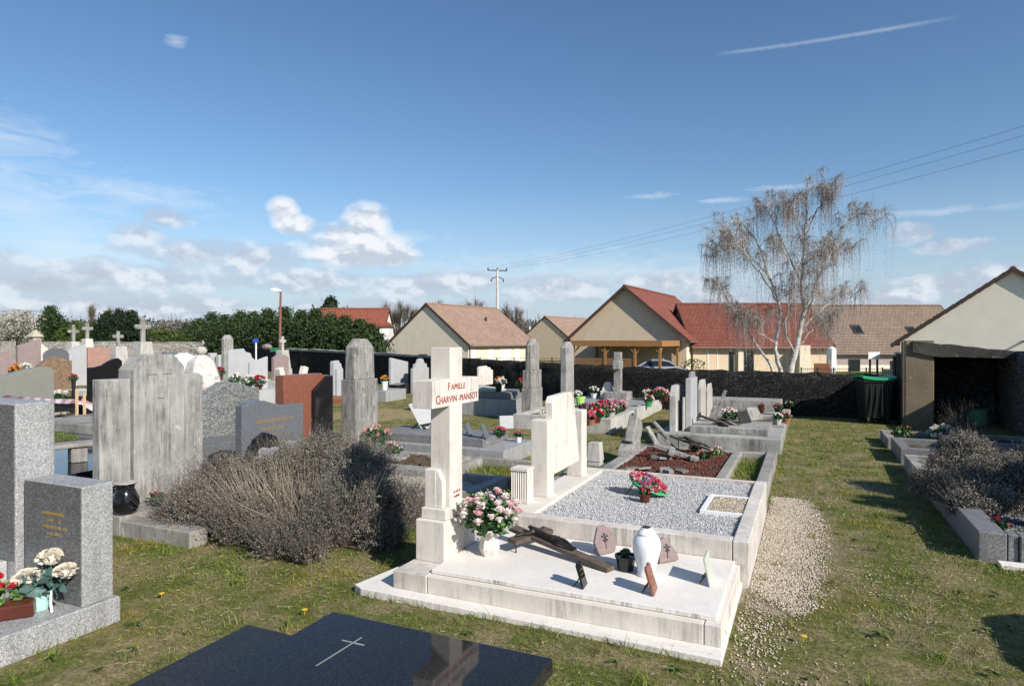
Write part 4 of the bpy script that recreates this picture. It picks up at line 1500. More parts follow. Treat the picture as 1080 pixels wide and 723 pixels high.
# ---------------------------------------------------------------- concrete stele with the jug
t = thing('concrete_stele', 'tall streaked concrete stele of stepped panels with a faint relief cross', 'headstone', (-5.85, 4.6, 0))
def chamf(v0, v1, z0, z1, c):
    return [(v0, z0), (v1, z0), (v1, z1 - c), (v1 - c, z1), (v0 + c, z1), (v0, z1 - c)]
va, vb, vc, vd = 3.80, v_on(-5.70, 139), v_on(-5.70, 193), v_on(-5.70, 214)
MB().prism('z', [(-5.86, va), (-5.76, va), (-5.70, va + 0.07), (-5.70, vb - 0.01), (-5.86, vb - 0.01)], 0.161, 1.33).build('side_panel', M['concrete'], t, 0.008)
zt = zat(374, depth(-5.7, vb))
MB().prism('x', [(vb + .004, 0.162), (vc, 0.162), (vc, zt - 0.12), (vc - 0.13, zt), (vb + 0.13, zt), (vb + .004, zt - 0.14)], -5.90, -5.675).build('centre_panel', M['concrete'], t, 0.008)
MB().prism('x', [(vc + .004, 0.161), (vd, 0.161), (vd, 1.31), (vd - 0.05, 1.35), (vc + .004, 1.35)], -5.86, -5.70).build('side_panel', M['concrete'], t, 0.008)
cc = (vb + vc) / 2
MB().prism('x', [(cc - .035, zt - .42), (cc + .035, zt - .42), (cc + .035, zt - .19), (cc + .13, zt - .19), (cc + .13, zt - .13), (cc + .035, zt - .13), (cc + .035, zt - .06), (cc - .035, zt - .06), (cc - .035, zt - .13), (cc - .13, zt - .13), (cc - .13, zt - .19), (cc - .035, zt - .19)], -5.68, -5.667).build('relief_cross', M['concrete'], t, 0.004)
MB().box(-5.95, -5.40, 3.74, 5.75, -0.03, 0.16).build('base_slab', M['kerb_stone'], t, 0.01)
MB().box(-5.395, -4.55, 3.74, 3.92, -0.03, 0.13).build('kerb', M['kerb_stone'], t, 0.01)
MB().box(-5.395, -3.2, 5.57, 5.75, -0.03, 0.13).build('kerb', M['kerb_stone'], t, 0.01)
bed(t, -5.39, -3.3, 4.3, 5.565, -0.004, M['soil'], 'soil_bed', 5, 0.004)
x, y = gp(132, 541, 0.16)
t = thing('black_jug', 'black glazed jug with a pale rim in front of the concrete stele', 'jug', (x, y, 0.161))
b = MB()
b.lathe((x, y, 0.161), [(0.075, 0), (0.098, 0.03), (0.112, 0.08), (0.108, 0.13), (0.085, 0.19), (0.070, 0.225), (0.078, 0.25), (0.096, 0.268), (0.088, 0.268), (0.065, 0.24)], 24)
b.build('body', M['black_glaze'], t, smooth=True)
b = MB()
b.tube([(x - .075 - .002, y - .02, .161 + .235), (x - .125, y - .03, .161 + .22), (x - .135, y - .03, .161 + .16), (x - .105, y - .025, .161 + .10)], 0.012, 8)
b.build('handle', M['black_glaze'], t, smooth=True)
b = MB()
b.lathe((x, y, 0.161 + .262), [(0.080, 0), (0.095, 0.005), (0.098, 0.012), (0.086, 0.012)], 24)
b.build('rim', M['pale_stone'], t, smooth=True)
x, y = gp(165, 533, 0.16)
potted('single salmon pink flower in a dark low pot beside the black jug', (x, y, 0.16), M['p_rose'], M['black_plastic'], 0.06, 0.06, 0.07, 5, 0.024, 41)
x, y = gp(180, 515, 0.16)
b = MB()
b.lathe((x, y, 0.16), [(0.03, 0), (0.035, .08), (0.06, .11), (0.085, .13), (0.06, .135)], 10)
single('grave_bowl', 'little pale footed bowl at the base of the concrete stele', 'bowl', b, M['pale_stone'], (x, y, 0.16), smooth=True)

# ---------------------------------------------------------------- big grey dried lavender
def m_stems(name, cols):
    return m_leaf(name, cols, 0.85, 0.0, 2.5, 0.1)


M['lav_stem'] = m_stems('dry_lavender_stems', [(0.05, 0.043, 0.037), (0.13, 0.115, 0.10), (0.24, 0.215, 0.19)])
M['lav_leaf'] = m_stems('grey_lavender_leaves', [(0.075, 0.066, 0.052), (0.18, 0.163, 0.135), (0.31, 0.285, 0.245)])
M['lav_wood'] = m_stems('bare_lavender_wood', [(0.20, 0.165, 0.12), (0.42, 0.355, 0.27)])


def lavender(label, c, lumps, n, seed, group=None, fine=0, fans=(), name='lavender_bush', dark=1.0, leaf=(0.010, 0.022)):
    """lumps: (x, y, z, r) rounded heads of leafy sprigs; fine: long thin stems; fans: (origin, dir, n, length, spread)"""
    r = np.random.default_rng(seed)
    t_ = thing(name, label, 'bush', c, group)
    lp = np.array(lumps)
    if n:
        wgt = lp[:, 3] ** 2
        k = r.choice(len(lp), n, p=wgt / wgt.sum())
        d = r.normal(size=(n, 3))
        d /= np.linalg.norm(d, axis=1, keepdims=True)
        d[:, 2] = np.where(d[:, 2] < -0.35, -d[:, 2], d[:, 2])
        R = lp[k, 3]
        P0 = lp[k, :3] + d * (R * r.uniform(0.25, 0.72, n))[:, None]
        D = d + r.normal(0, .28, (n, 3)) + np.array([0, 0, .35])
        D /= np.linalg.norm(D, axis=1, keepdims=True)
        L_ = R * r.uniform(.25, .55, n)
        keep = P0[:, 2] > c[2] - 0.02
        P0, D, L_, R, k = P0[keep], D[keep], L_[keep], R[keep], k[keep]
        m_ = len(P0)
        bend = r.normal(0, .012, (m_, 3))
        V1, Q1 = ribbons(P0, D, L_, np.full(m_, .0035), bend, 2, seed)
        P = []
        for f in (.35, .55, .7, .82, .92, 1.0):
            P.append(P0 + D * (L_ * f)[:, None] + bend * f * f + r.normal(0, .006, (m_, 3)))
        P = np.concatenate(P)
        V2, Q2 = leaf_quads(P, r.uniform(leaf[0], leaf[1], len(P)), r, 1.2)
        VV, QQ = join_np([(V1, Q1), (V2, Q2)])
        np_mesh('leafy_sprigs', VV, QQ, M['lav_leaf'], t_)
    if fine:
        k = r.choice(len(lp), fine)
        ang = r.uniform(0, 2 * PI, fine)
        q = np.sqrt(r.random(fine))
        P0 = lp[k, :3] + np.stack([np.cos(ang) * q, np.sin(ang) * q, np.zeros(fine)], axis=1) * (lp[k, 3] * .7)[:, None]
        P0[:, 2] = np.maximum(P0[:, 2] - lp[k, 3] * .3, c[2])
        out = (P0[:, :2] - np.array(c[:2]))
        out /= np.linalg.norm(out, axis=1, keepdims=True) + .25
        D = np.concatenate([out * .65 + r.normal(0, .25, (fine, 2)), r.uniform(.7, 1.2, (fine, 1))], axis=1)
        D /= np.linalg.norm(D, axis=1, keepdims=True)
        Ln = lp[k, 3] * r.uniform(.9, 1.9, fine)
        bend = r.normal(0, .03, (fine, 3))
        V1, Q1 = ribbons(P0, D, Ln, np.full(fine, .0034), bend, 3, seed + 3)
        tip = P0 + D * Ln[:, None] + bend
        P = np.concatenate([tip - D * o for o in (0.0, .012, .024)]) + r.normal(0, .003, (3 * fine, 3))
        V2, Q2 = leaf_quads(P, r.uniform(.006, .012, len(P)), r, 2.0)
        VV, QQ = join_np([(V1, Q1), (V2, Q2)])
        np_mesh('flower_stems', VV, QQ, M['lav_stem'], t_)
    if fans:
        parts_ = []
        for i, (o, dr, m_, ln, sp) in enumerate(fans):
            P0 = np.array(o) + r.normal(0, .05, (m_, 3)) * np.array([1, 1, .4])
            D = np.array(dr) + r.normal(0, sp, (m_, 3))
            D /= np.linalg.norm(D, axis=1, keepdims=True)
            bd = r.normal(0, .05, (m_, 3))
            bd[:, 2] += .05
            parts_.append(ribbons(P0, D, ln * r.uniform(.6, 1.15, m_), r.uniform(.004, .009, m_), bd, 4, seed + i))
        VV, QQ = join_np(parts_)
        np_mesh('bare_branches', VV, QQ, M['lav_wood'], t_)
    return t_


def lump(x, y, Y, r_):
    u_, v_ = at(x, Y)
    return (u_, v_, zat(y, Y), r_)


BL = [lump(212, 545, 5.75, .36), lump(236, 515, 6.1, .32), lump(196, 552, 5.8, .22), lump(258, 556, 5.45, .28), lump(296, 573, 5.2, .25), lump(326, 582, 5.05, .17), lump(370, 538, 5.4, .36), lump(377, 503, 5.9, .36), lump(418, 540, 5.6, .28),
      lump(345, 560, 5.2, .25), lump(306, 505, 6.1, .34), lump(340, 490, 6.3, .30), lump(272, 520, 6.0, .30), lump(405, 568, 5.35, .22)]
f0, f1, f2 = lump(306, 552, 5.45, 0)[:3], lump(275, 556, 5.5, 0)[:3], lump(330, 548, 5.5, 0)[:3]
lavender('large dried grey lavender bush sprawling beside the lettered white cross', (-3.75, 4.5, -0.02), BL, 15000, 3, None, 5200,
         [(f0, (-.05, -.25, 1.0), 150, .48, .28), (f1, (-.75, -.1, .75), 130, .55, .22), (f2, (.25, -.25, 1.0), 90, .45, .25), (f1, (-.3, -.5, .35), 60, .35, .3)])

# right-hand graves with lavender
t = thing('granite_kerb_grave', 'grave with light granite kerbs full of grey chips and lavender at right edge', 'grave', (2.2, 7.2, 0))
MB().box(1.19, 1.37, 6.02, 8.60, -0.03, 0.225).build('kerb', M['kerb_granite'], t, 0.008)
MB().box(1.375, 1.44, 6.02, 6.16, -0.03, 0.224).build('kerb', M['kerb_granite'], t, 0.006)
MB().box(1.447, 3.45, 6.00, 6.16, -0.03, 0.222).build('kerb', M['kerb_granite'], t, 0.008)
MB().box(1.375, 3.45, 8.42, 8.60, -0.03, 0.222).build('kerb', M['kerb_granite'], t, 0.008)
MB().box(1.30, 3.5, 5.88, 5.995, -0.03, 0.03).build('footing', M['slab_stone'], t, 0.006)
bed(t, 1.37, 3.45, 6.16, 8.42, 0.15, M['soil'], 'chip_bed', 6, 0.006)
chips(t, 1.38, 3.0, 6.17, 8.2, 0.157, 9000, 0.007, 0.016, M['dark_pebble'], 16)
LG = 'grey lavender bushes on the right-hand graves'
lavender('roundest grey lavender bush at the far end of the right-hand kerb', (1.92, 8.15, 0.15), [lump(1018, 484, 7.0, .28), lump(1000, 495, 6.95, .20), lump(1036, 494, 7.0, .21)], 4200, 13, LG, 260, (), leaf=(0.012, 0.026))
lavender('grey lavender bush spilling over the granite kerb towards the lawn', (1.52, 7.55, 0.15), [lump(985, 515, 6.6, .20), lump(1002, 524, 6.35, .20), lump(973, 517, 6.7, .12)], 4200, 14, LG, 260, (), leaf=(0.012, 0.026))
lavender('grey lavender bush in the middle of the chipped bed at right', (2.05, 7.35, 0.15), [lump(1041, 512, 6.25, .26), lump(1024, 523, 6.15, .20), lump(1057, 520, 6.2, .20)], 4200, 15, LG, 260, (), leaf=(0.012, 0.026))
lavender('grey lavender bush nearest the front granite kerb at right', (1.86, 6.72, 0.15), [lump(1020, 538, 5.8, .16), lump(1054, 534, 5.85, .17), lump(1036, 541, 5.75, .13)], 4200, 16, LG, 260, (), leaf=(0.012, 0.026))
lavender('grey lavender bush cut by the right picture edge', (2.55, 7.0, 0.15), [lump(1074, 504, 6.3, .24), lump(1090, 513, 6.1, .28)], 4200, 17, LG, 260, (), leaf=(0.012, 0.026))
x, y = gp(1052, 558, 0.16)
potted('low cluster of dark red blossoms among the chips by the lavender', (x, y, 0.158), M['p_red'], None, R=0.08, n=9, br=0.02, seed=55)
x, y = gp(1078, 553, 0.16)
b = MB()
Tl = Matrix.Translation((x + .06, y, 0.155)) @ Matrix.Rotation(0.35, 4, 'Y')
b = MB(Tl).box(-0.02, 0.02, -0.1, 0.12, 0, 0.24)
single('dark_plaque', 'small black plaque leaning in the chips at the right picture edge', 'plaque', b, M['black_granite'], (x + .06, y, 0.155), bevel=0.004)

t = thing('unseen_cross', 'tall granite cross added outside the right picture edge to shade the lawn', 'cross', (3.25, 6.5, 0))  # unseen cross, added to throw the long shadow on the lawn
MB().box(3.05, 3.44, 6.2, 6.8, 0.16, .55).build('plinth', M['grey_granite'], t, 0.01)
MB().prism('x', [(6.42, .551), (6.58, .551), (6.58, 1.42), (6.85, 1.42), (6.85, 1.58), (6.58, 1.58), (6.58, 1.95), (6.42, 1.95), (6.42, 1.58), (6.15, 1.58), (6.15, 1.42), (6.42, 1.42)], 3.15, 3.32).build('cross_shaft', M['grey_granite'], t, 0.008)
t = thing('unseen_headstone', 'broad granite headstone added just outside the right edge for its shadow', 'headstone', (2.6, 3.7, 0))  # unseen stone, added to shade the near right corner of the lawn
MB().prism('x', [(3.3, -.02), (4.35, -.02), (4.35, .95), (4.1, 1.1), (3.5, 1.1), (3.3, .95)], 2.5, 2.66).build('slab', M['grey_granite'], t, 0.01)
t = thing('kerbed_grave', 'low mossy kerbed grave with pink flowers beyond the right lavender', 'grave', (2.2, 9.4, 0))
kerbs(t, 1.17, 3.3, 8.85, 10.1, -0.03, 0.17, 0.13, M['kerb_stone'])
bed(t, 1.30, 3.17, 8.98, 9.97, 0.08, M['moss_bed'], 'soil_bed', 8, 0.015)
x, y = gp(985, 481, 0.1)
potted('loose salmon pink flowers on the mossy grave beyond the right lavender', (1.55, 9.45, 0.085), M['p_salmon'], None, R=0.20, n=22, br=0.04, seed=56)
t = thing('kerbed_grave', 'grey granite kerbed grave with heather, second from the stone shelter', 'grave', (2.2, 10.9, 0))
kerbs(t, 1.16, 3.3, 10.35, 11.5, -0.03, 0.21, 0.12, M['kerb_granite'])
bed(t, 1.28, 3.18, 10.47, 11.38, 0.12, M['moss_bed'], 'soil_bed', 9, 0.015)
potted('mauve heather clump on the granite grave near the shelter', (1.95, 10.9, 0.13), M['p_violet'], None, R=0.17, n=24, br=0.025, seed=57)
t = thing('kerbed_grave', 'lowest granite kerbed grave right below the shelter pier', 'grave', (2.2, 12.3, 0))
kerbs(t, 1.14, 3.3, 11.75, 12.9, -0.03, 0.15, 0.12, M['kerb_stone'])
bed(t, 1.26, 3.18, 11.87, 12.78, 0.08, M['moss_bed'], 'soil_bed', 10, 0.015)
potted('rusty orange heather on the grave right below the shelter pier', (1.42, 12.3, 0.09), M['p_orange'], None, R=0.19, n=12, br=0.016, seed=58)
potted('white artificial flowers on the grave in front of the dark shelter', (1.95, 12.2, 0.09), M['p_white'], None, R=0.22, n=26, br=0.05, seed=59)
lavender('twiggy bare shrub in front of the dark shelter opening', (2.35, 12.4, 0.08), [(2.35, 12.4, .3, .3), (2.15, 12.2, .25, .2)], 0, 18, None, 420, (), name='bare_shrub')

M['dark_kerb'] = m_stone('dark_mossy_kerb', (0.22, 0.21, 0.185), (0.06, 0.06, 0.05), .3, .6, .95, lcol=(.04, .045, .02), pale=(.42, .41, .37))
M['black_soil'] = m_plain('dark_mossy_soil', (0.055, 0.045, 0.035), 0.95, 0.5, 14, 0.9)
# ---------------------------------------------------------------- red chip grave with broken crosses
t = thing('red_chip_grave', 'old kerbed grave covered in red-brown chips with broken crosses lying on it', 'grave', (-1.3, 8.4, 0))
MB().box(-2.33, -0.50, 6.95, 7.12, -0.03, 0.10).build('kerb', M['dark_kerb'], t, 0.012)
MB().box(-0.52, -0.385, 7.13, 9.85, -0.03, 0.135).build('kerb', M['kerb_stone'], t, 0.012)
MB().box(-2.33, -0.53, 9.70, 9.85, -0.03, 0.115).build('kerb', M['kerb_stone'], t, 0.012)
MB().box(-2.33, -2.17, 7.13, 9.69, -0.03, 0.12).build('kerb', M['kerb_stone'], t, 0.012)
MB().box(-0.96, -0.84, 7.13, 9.69, -0.03, 0.125).build('kerb', M['kerb_stone'], t, 0.012)
bed(t, -2.17, -0.96, 7.12, 9.70, 0.085, M['black_soil'], 'chip_bed', 11, 0.012)
chips(t, -2.15, -0.98, 7.32, 9.69, 0.095, 5200, 0.008, 0.018, M['red_pebble'], 19)
r = np.random.default_rng(61)
V, Q = grow(r.uniform(-0.83, -0.53, 1500), r.uniform(7.15, 9.65, 1500), 0.05, 0.12, 0.01, 62, 0.02)
kind(np_mesh('grass_patch', V, Q, M['grass'], t), 'stuff')
x, y = gp(664, 478, 0.11)
t = thing('leaning_headstone', 'small grey headstone tilting sideways at the head of the red chip grave', 'headstone', (x, y, 0.11))
Tl = Matrix.Translation((x, y, 0.11)) @ Matrix.Rotation(math.radians(-24), 4, 'X') @ Matrix.Rotation(math.radians(6), 4, 'Y')
MB(Tl).prism('x', [(-.2, .12), (.2, .12), (.2, .42), (.12, .5), (-.2, .5)], -0.06, 0.06).build('slab', M['old_stone'], t, 0.012)
MB().prism('x', [(y - .26, .10), (y + .26, .10), (y + .24, .27), (y - .05, .29), (y - .22, .19)], x - 0.11, x + 0.10).build('foot_block', M['old_stone'], t, 0.012)
for k, (px, py, yaw, w_, h_, ln_) in enumerate(((694, 470, -0.2, 0.13, 0.33, 0.55), (706, 462, 0.1, 0.16, 0.36, 0.75), (716, 474, 0.3, 0.1, 0.24, 0.9))):
    x, y = gp(px, py, 0.11)
    standing_plaque('plaque', ['narrow grey stone plaque tilted back on the red chips', 'taller grey stone plaque leaning on the red chip grave near its back', 'nearly fallen thin stone plaque on the red chip grave'][k], 'plaque', x, y, 0.10, w_, h_, 0.03, yaw, ln_, M['old_stone'], 'rect', False, None, 'leaning plaques on the red chip grave')
lying_cross('grey stone cross lying broken across the red chip grave', gp(690, 467, 0.3), gp(735, 484, 0.11), 0.30, 0.13, 0.075, 0.05, 0.25, 0.22, M['old_stone'], False, False, 'fallen_cross', None, 0.10)
lying_cross('dark iron cross sloping over the back edge of the red chip grave', gp(708, 461, 0.33), gp(748, 475, 0.12), 0.36, 0.15, 0.055, 0.03, 0.22, 0.2, M['bronze'], True, True, 'fallen_cross', None, 0.10)
for k, (px, py) in enumerate(((733, 476), (742, 483), (756, 479))):
    x, y = gp(px, py, 0.1)
    potted(['bright pink flower on the red chips at the foot of the dark iron cross', 'pale red flowers low on the red chips', 'pink flower with light leaves near the kerb of the red chip grave'][k], (x, y, 0.1), [M['p_rose'], M['p_salmon'], M['p_pink']][k], None, R=0.09, n=7, br=0.03, seed=70 + k, leaf=M['leaf_light'] if k == 2 else None)
b = MB()
rr = random.Random(31)
for k in range(26):
    x, y = rr.uniform(-2.12, -1.35), (rr.uniform(7.2, 8.0) if k < 14 else rr.uniform(7.3, 9.3))
    bb = MB()
    Tl = Matrix.Translation((x, y, 0.11)) @ Matrix.Rotation(rr.uniform(0, 6), 4, 'Z') @ Matrix.Rotation(rr.uniform(-.3, .3), 4, 'X')
    bb = MB(Tl).prism('z', [(-.07, -.04), (.05, -.06), (.09, .02), (.0, .06), (-.08, .03)], 0, rr.uniform(0.02, 0.05))
    single('stone_fragment', 'broken grey stone fragment on the red chips', 'stone', bb, M['old_stone'] if k % 2 else M['dark_kerb'], (x, y, 0.11), 'broken stone fragments on the red chip grave', 0.004)

# ---------------------------------------------------------------- plinth grave with the row of upright slabs
t = thing('plinth_grave', 'weathered concrete plinth grave with a row of narrow upright slabs', 'grave', (-1.2, 12.0, 0))
MB().box(-2.22, -0.36, 10.55, 12.05, -0.03, 0.20).build('plinth', M['concrete'], t, 0.012)
MB().box(-1.75, -0.55, 10.85, 11.95, 0.2005, 0.30).build('cover_slab', M['old_stone'], t, 0.012)


def slabstone(label, x0, x1, u, th, ytop, Y0=None, mat='concrete', zb=0.2, top='chamf', name='upright_slab', group=None, lx=None, bevel=0.008, nm2=None):
    """upright slab facing +x whose face runs between the bearings of x0 and x1 on the plane x=u"""
    v0, v1 = v_on(u, x0), v_on(u, x1)
    D0 = depth(u, v0)
    zt = zat(ytop, D0)
    if lx is not None:
        th = abs(u - u_on(v0, lx))
    w = v1 - v0
    P = {'flat': [(0, 1), (1, 1)],
         'chamf': [(0, 1 - .22 * w / max(zt - zb, .1)), (.22, 1), (.78, 1), (1, 1 - .22 * w / max(zt - zb, .1))],
         'slope': [(0, 1), (1, .86)], 'slopeup': [(0, .86), (1, 1)],
         'round': [(0, .86), (.1, .93), (.28, .985), (.5, 1), (.72, .985), (.9, .93), (1, .86)],
         'wave': [(0, .95), (.1, .985), (.22, 1), (.36, .985), (.52, .93), (.68, .90), (.85, .90), (1, .89)],
         'waveup': [(0, .86), (.2, .865), (.4, .89), (.6, .955), (.75, .99), (.88, 1), (1, .95)],
         'gable': [(0, .84), (.5, 1), (1, .84)],
         'step': [(0, .72), (.12, .72), (.15, .84), (.3, .86), (.36, .97), (.5, 1), (.64, .97), (.7, .86), (.85, .84), (.88, .72), (1, .72)],
         'jag': [(0, .93), (.08, .98), (.55, 1), (.62, .93), (.8, .9), (.86, .80), (1, .74)],
         'rough': [(0, .80), (.2, .9), (.42, 1), (.6, .99), (.8, .93), (1, .9)]}[top]
    pts = [(v0, zb), (v1, zb)] + [(v0 + f * w, zb + h * (zt - zb)) for f, h in P[::-1]]
    return MB().prism('x', pts, u - th, u), (u - th / 2, (v0 + v1) / 2, zb), (v0, v1, zt)


def stele(label, x0, x1, u, ytop, mat, top='flat', th=0.14, zb=0.0, lx=None, cat='headstone', name='headstone', group=None, bevel=0.008, base=None, insc=None):
    b_, c_, (v0, v1, zt) = slabstone(label, x0, x1, u, th, ytop, None, mat, zb, top, lx=lx)
    t_ = thing(name, label, cat, (c_[0], c_[1], 0.0 if zb < 0.35 else zb), group)
    b_.build('slab', M[mat], t_, bevel)
    if base is not None:
        thk = th if lx is None else abs(u - u_on(v0, lx))
        MB().box(u - thk - 0.06, u + 0.10, v0 - 0.08, v1 + 0.08, -0.02, zb - 0.001).build('base', M[base], t_, 0.006)
    if insc:
        wd = min(0.7 * (v1 - v0), 0.9)
        inscription(M[insc], t_, '+x', (u + 0.0005, (v0 + v1) / 2, zb + 0.72 * (zt - zb)), [wd * q for q in (0.8, 0.5, 1.0, 0.55)], 0.045, random.Random(int(x0)))
    return t_


for (lb, lx, x0, x1, v_, yt, zb, mt, tp) in (
        ('white-faced concrete slab nearest the camera on the plinth grave', 706, 713, 721, 10.75, 407, 0.2, 'pale_stone', 'chamf'),
        ('thin pale slab just behind the nearest slab of the plinth grave', 721, 721.5, 723.5, 10.9, 419, 0.2, 'pale_stone', 'flat'),
        ('tallest grey slab in the middle of the plinth grave row', 723, 729, 735.6, 11.0, 399, 0.2, 'lt_granite', 'flat'),
        ('grey slab peeping over the tallest one on the plinth grave', 726, 730, 734, 12.3, 392, 0.0, 'old_stone', 'chamf'),
        ('slab with a slanted dark end behind the tallest grey slab', 736, 739.5, 745, 12.4, 401, 0.2, 'pale_stone', 'chamf'),
        ('smaller whitish slab at the far end of the slab row', 745.5, 746.5, 751.5, 13.0, 405, 0.2, 'pale_stone', 'chamf')):
    u_ = u_on(v_, x0)
    ul = u_on(v_, lx)
    b_, c_, (v0, v1, zt) = slabstone('', x0, x1, u_, max(0.03, u_ - ul), yt, None, mt, zb, tp)
    single('upright_slab', lb, 'headstone', b_, M[mt], c_, 'upright slabs on the plinth graves', 0.008)
t = thing('plinth_grave', 'second concrete grave behind the plinth grave with low grey kerb', 'grave', (-1.2, 13.2, 0))
kerbs(t, -2.1, -0.36, 12.1, 13.7, -0.03, 0.22, 0.13, M['concrete'])
bed(t, -1.97, -0.49, 12.23, 13.57, 0.16, M['soil'], 'soil_bed', 14, 0.015)
t = thing('plinth_grave', 'farthest low grey grave at the foot of the dark boundary wall', 'grave', (-1.2, 14.8, 0))
MB().box(-2.1, -0.34, 13.9, 15.5, -0.03, 0.19).build('plinth', M['old_stone'], t, 0.012)
MB().box(-1.95, -0.5, 14.75, 15.4, 0.1905, 0.42).build('raised_end', M['concrete'], t, 0.012)
lying_cross('bronze crucifix lying on legs on the concrete plinth grave', gp(737, 440, 0.42), gp(775, 453, 0.22), 0.48, 0.27, 0.08, 0.04, 0.4, 0.26, M['bronze'], True, True, 'crucifix', None, 0.2)
u_ = u_on(16.0, 758.5)
b_, c_, _z = slabstone('', 758.5, 764.5, -2.02, 0.2, 395, zb=0.1, top='chamf', lx=755)
single('headstone', 'plain grey upright stone standing alone against the boundary wall', 'headstone', b_, M['lt_granite'], c_, None, 0.01)
for (px, py, lb, pm, pot, R, n_, br) in (
        (770, 447, 'pot of pale pink chrysanthemums on the plinth grave', 'p_palepink', 'black_plastic', 0.16, 26, 0.045),
        (820, 447, 'white flowers in a low jar at the front corner of the plinth grave', 'p_white', 'pale_stone', 0.09, 12, 0.03),
        (829, 446, 'reddish flowers beside the white jar at the end of the plinth grave', 'p_salmon', 'terracotta', 0.09, 12, 0.03),
        (821, 436, 'red flowers on the soil of the second concrete grave', 'p_rose', 'black_plastic', 0.10, 14, 0.032),
        (803, 434, 'dark red posy in a brown pot on the second concrete grave', 'p_red', 'brown_pot', 0.07, 8, 0.025),
        (818, 424, 'loose white blossoms on the farthest grave under the wall', 'p_white', None, 0.14, 18, 0.03),
        (833, 428, 'greyish dry posy at the outer corner of the farthest grave', 'p_cream', None, 0.11, 14, 0.022)):
    x, y = gp(px, py, 0.21)
    potted(lb, (x, y, 0.2), M[pm], M[pot] if pot else None, 0.075, 0.10, R, n_, br, int(px))
x, y = gp(787, 446, 0.3)
standing_plaque('plaque', 'dark bronze plaque leaning on the cover of the plinth grave', 'plaque', x, y, 0.3, 0.26, 0.22, 0.03, -0.6, 0.5, M['bronze'], 'book', True)
x, y = gp(797, 445, 0.3)
standing_plaque('plaque', 'greenish stone plaque behind the dark bronze one on the plinth grave', 'plaque', x, y + .25, 0.3, 0.30, 0.24, 0.03, -0.6, 0.5, M['old_stone'], 'rect', True)
for k, (px, py, hh) in enumerate(((746, 444, 0.5), (752, 441, 0.62))):
    x, y = gp(px, py, 0.3)
    b = MB(Matrix.Translation((x, y, 0.22)) @ Matrix.Rotation(0.35, 4, 'Y'))
    b.box(-.025, .025, -.04, .04, 0, hh).box(-.02, .02, -.16, .16, hh * 0.62, hh * 0.74)
    single('small_cross', ['short grey cross slanting at the head of the plinth grave', 'taller grey cross slanting at the head of the second concrete grave'][k], 'cross', b, M['old_stone'], (x, y, 0.22), 'slanting small crosses')

for k, (px, py) in enumerate(((170, 626), (321, 643), (848, 671))):
    x, y = gp(px, py, 0.03)
    b = MB()
    b.tube([(x, y, 0), (x, y, .03)], .002, 4)
    rr = random.Random(k)
    b.lathe((x, y, .028), [(.004, 0), (.017, .004), (.018, .007), (.008, .010)], 11)
    single('dandelion', ['dandelion flower in the grass beside the left granite base', 'dandelion flower in the grass near the lettered grave', 'dandelion flower in the grass right of the gravel path'][k], 'flower', b, M['p_yellow'], (x, y, 0))
# ---------------------------------------------------------------- middle field: left of the white cross
# dark blue-grey headstone with gilt lettering
t = stele('blue-grey granite headstone with wavy top and gilt lettering behind the lavender', 255, 320, -5.80, 424, 'blue_granite', 'wave', lx=248, zb=0.10, insc='gold', base='blue_granite')
for k, (px, py, w_) in enumerate(((285, 489, 0.24), (312, 480, 0.22))):
    x, y = gp(px, py, 0.3)
    standing_plaque('plaque', ['left of two small grey plaques in front of the wavy headstone', 'right-hand small grey plaque with dark stripes in front of the wavy headstone'][k], 'plaque', x, y, 0.25, w_, 0.24, 0.03, -0.5, 0.3, M['blue_granite'], 'book', True, None)
x, y = gp(232, 500, 0.15)
t = thing('round_plaque', 'black round-topped plaque standing between the concrete stele and the lavender', 'plaque', (-5.75, 5.55, 0.15))
MB().prism('x', [(5.42, 0.14), (5.78, 0.14), (5.83, 0.42), (5.76, 0.58), (5.60, 0.645), (5.46, 0.58), (5.38, 0.42)], -5.66, -5.58).build('plate', M['black_granite'], t, 0.01)
t = stele('rough-hewn grey granite headstone with sloping shoulders behind the concrete stele', 211, 274, -7.45, 405, 'rough_granite', 'rough', th=0.22, zb=0.0, bevel=0.02)
# red granite
u_ = -6.55
t = stele('red granite headstone with a black polished side panel', 299, 340, u_, 396, 'red_granite', 'flat', lx=290, zb=0.12, base='red_granite')
v0, v1 = v_on(u_, 328), v_on(u_, 347)
zt = zat(397, depth(u_, v0))
MB().prism('x', [(v0, 0.14), (v1, 0.14), (v1, zt), (v1 - 0.10, zt), (v0, zt - 0.20)], u_ + 0.002, u_ + 0.075).build('polished_panel', M['black_granite'], t, 0.006)
MB().prism('x', [(v_on(u_, 340) + 0.003, 0.14), (v1, 0.14), (v1, zt + .01), (v_on(u_, 340) + 0.003, zt + .012)], u_ - 0.2, u_ + 0.001).build('side_slab', M['red_granite'], t, 0.006)
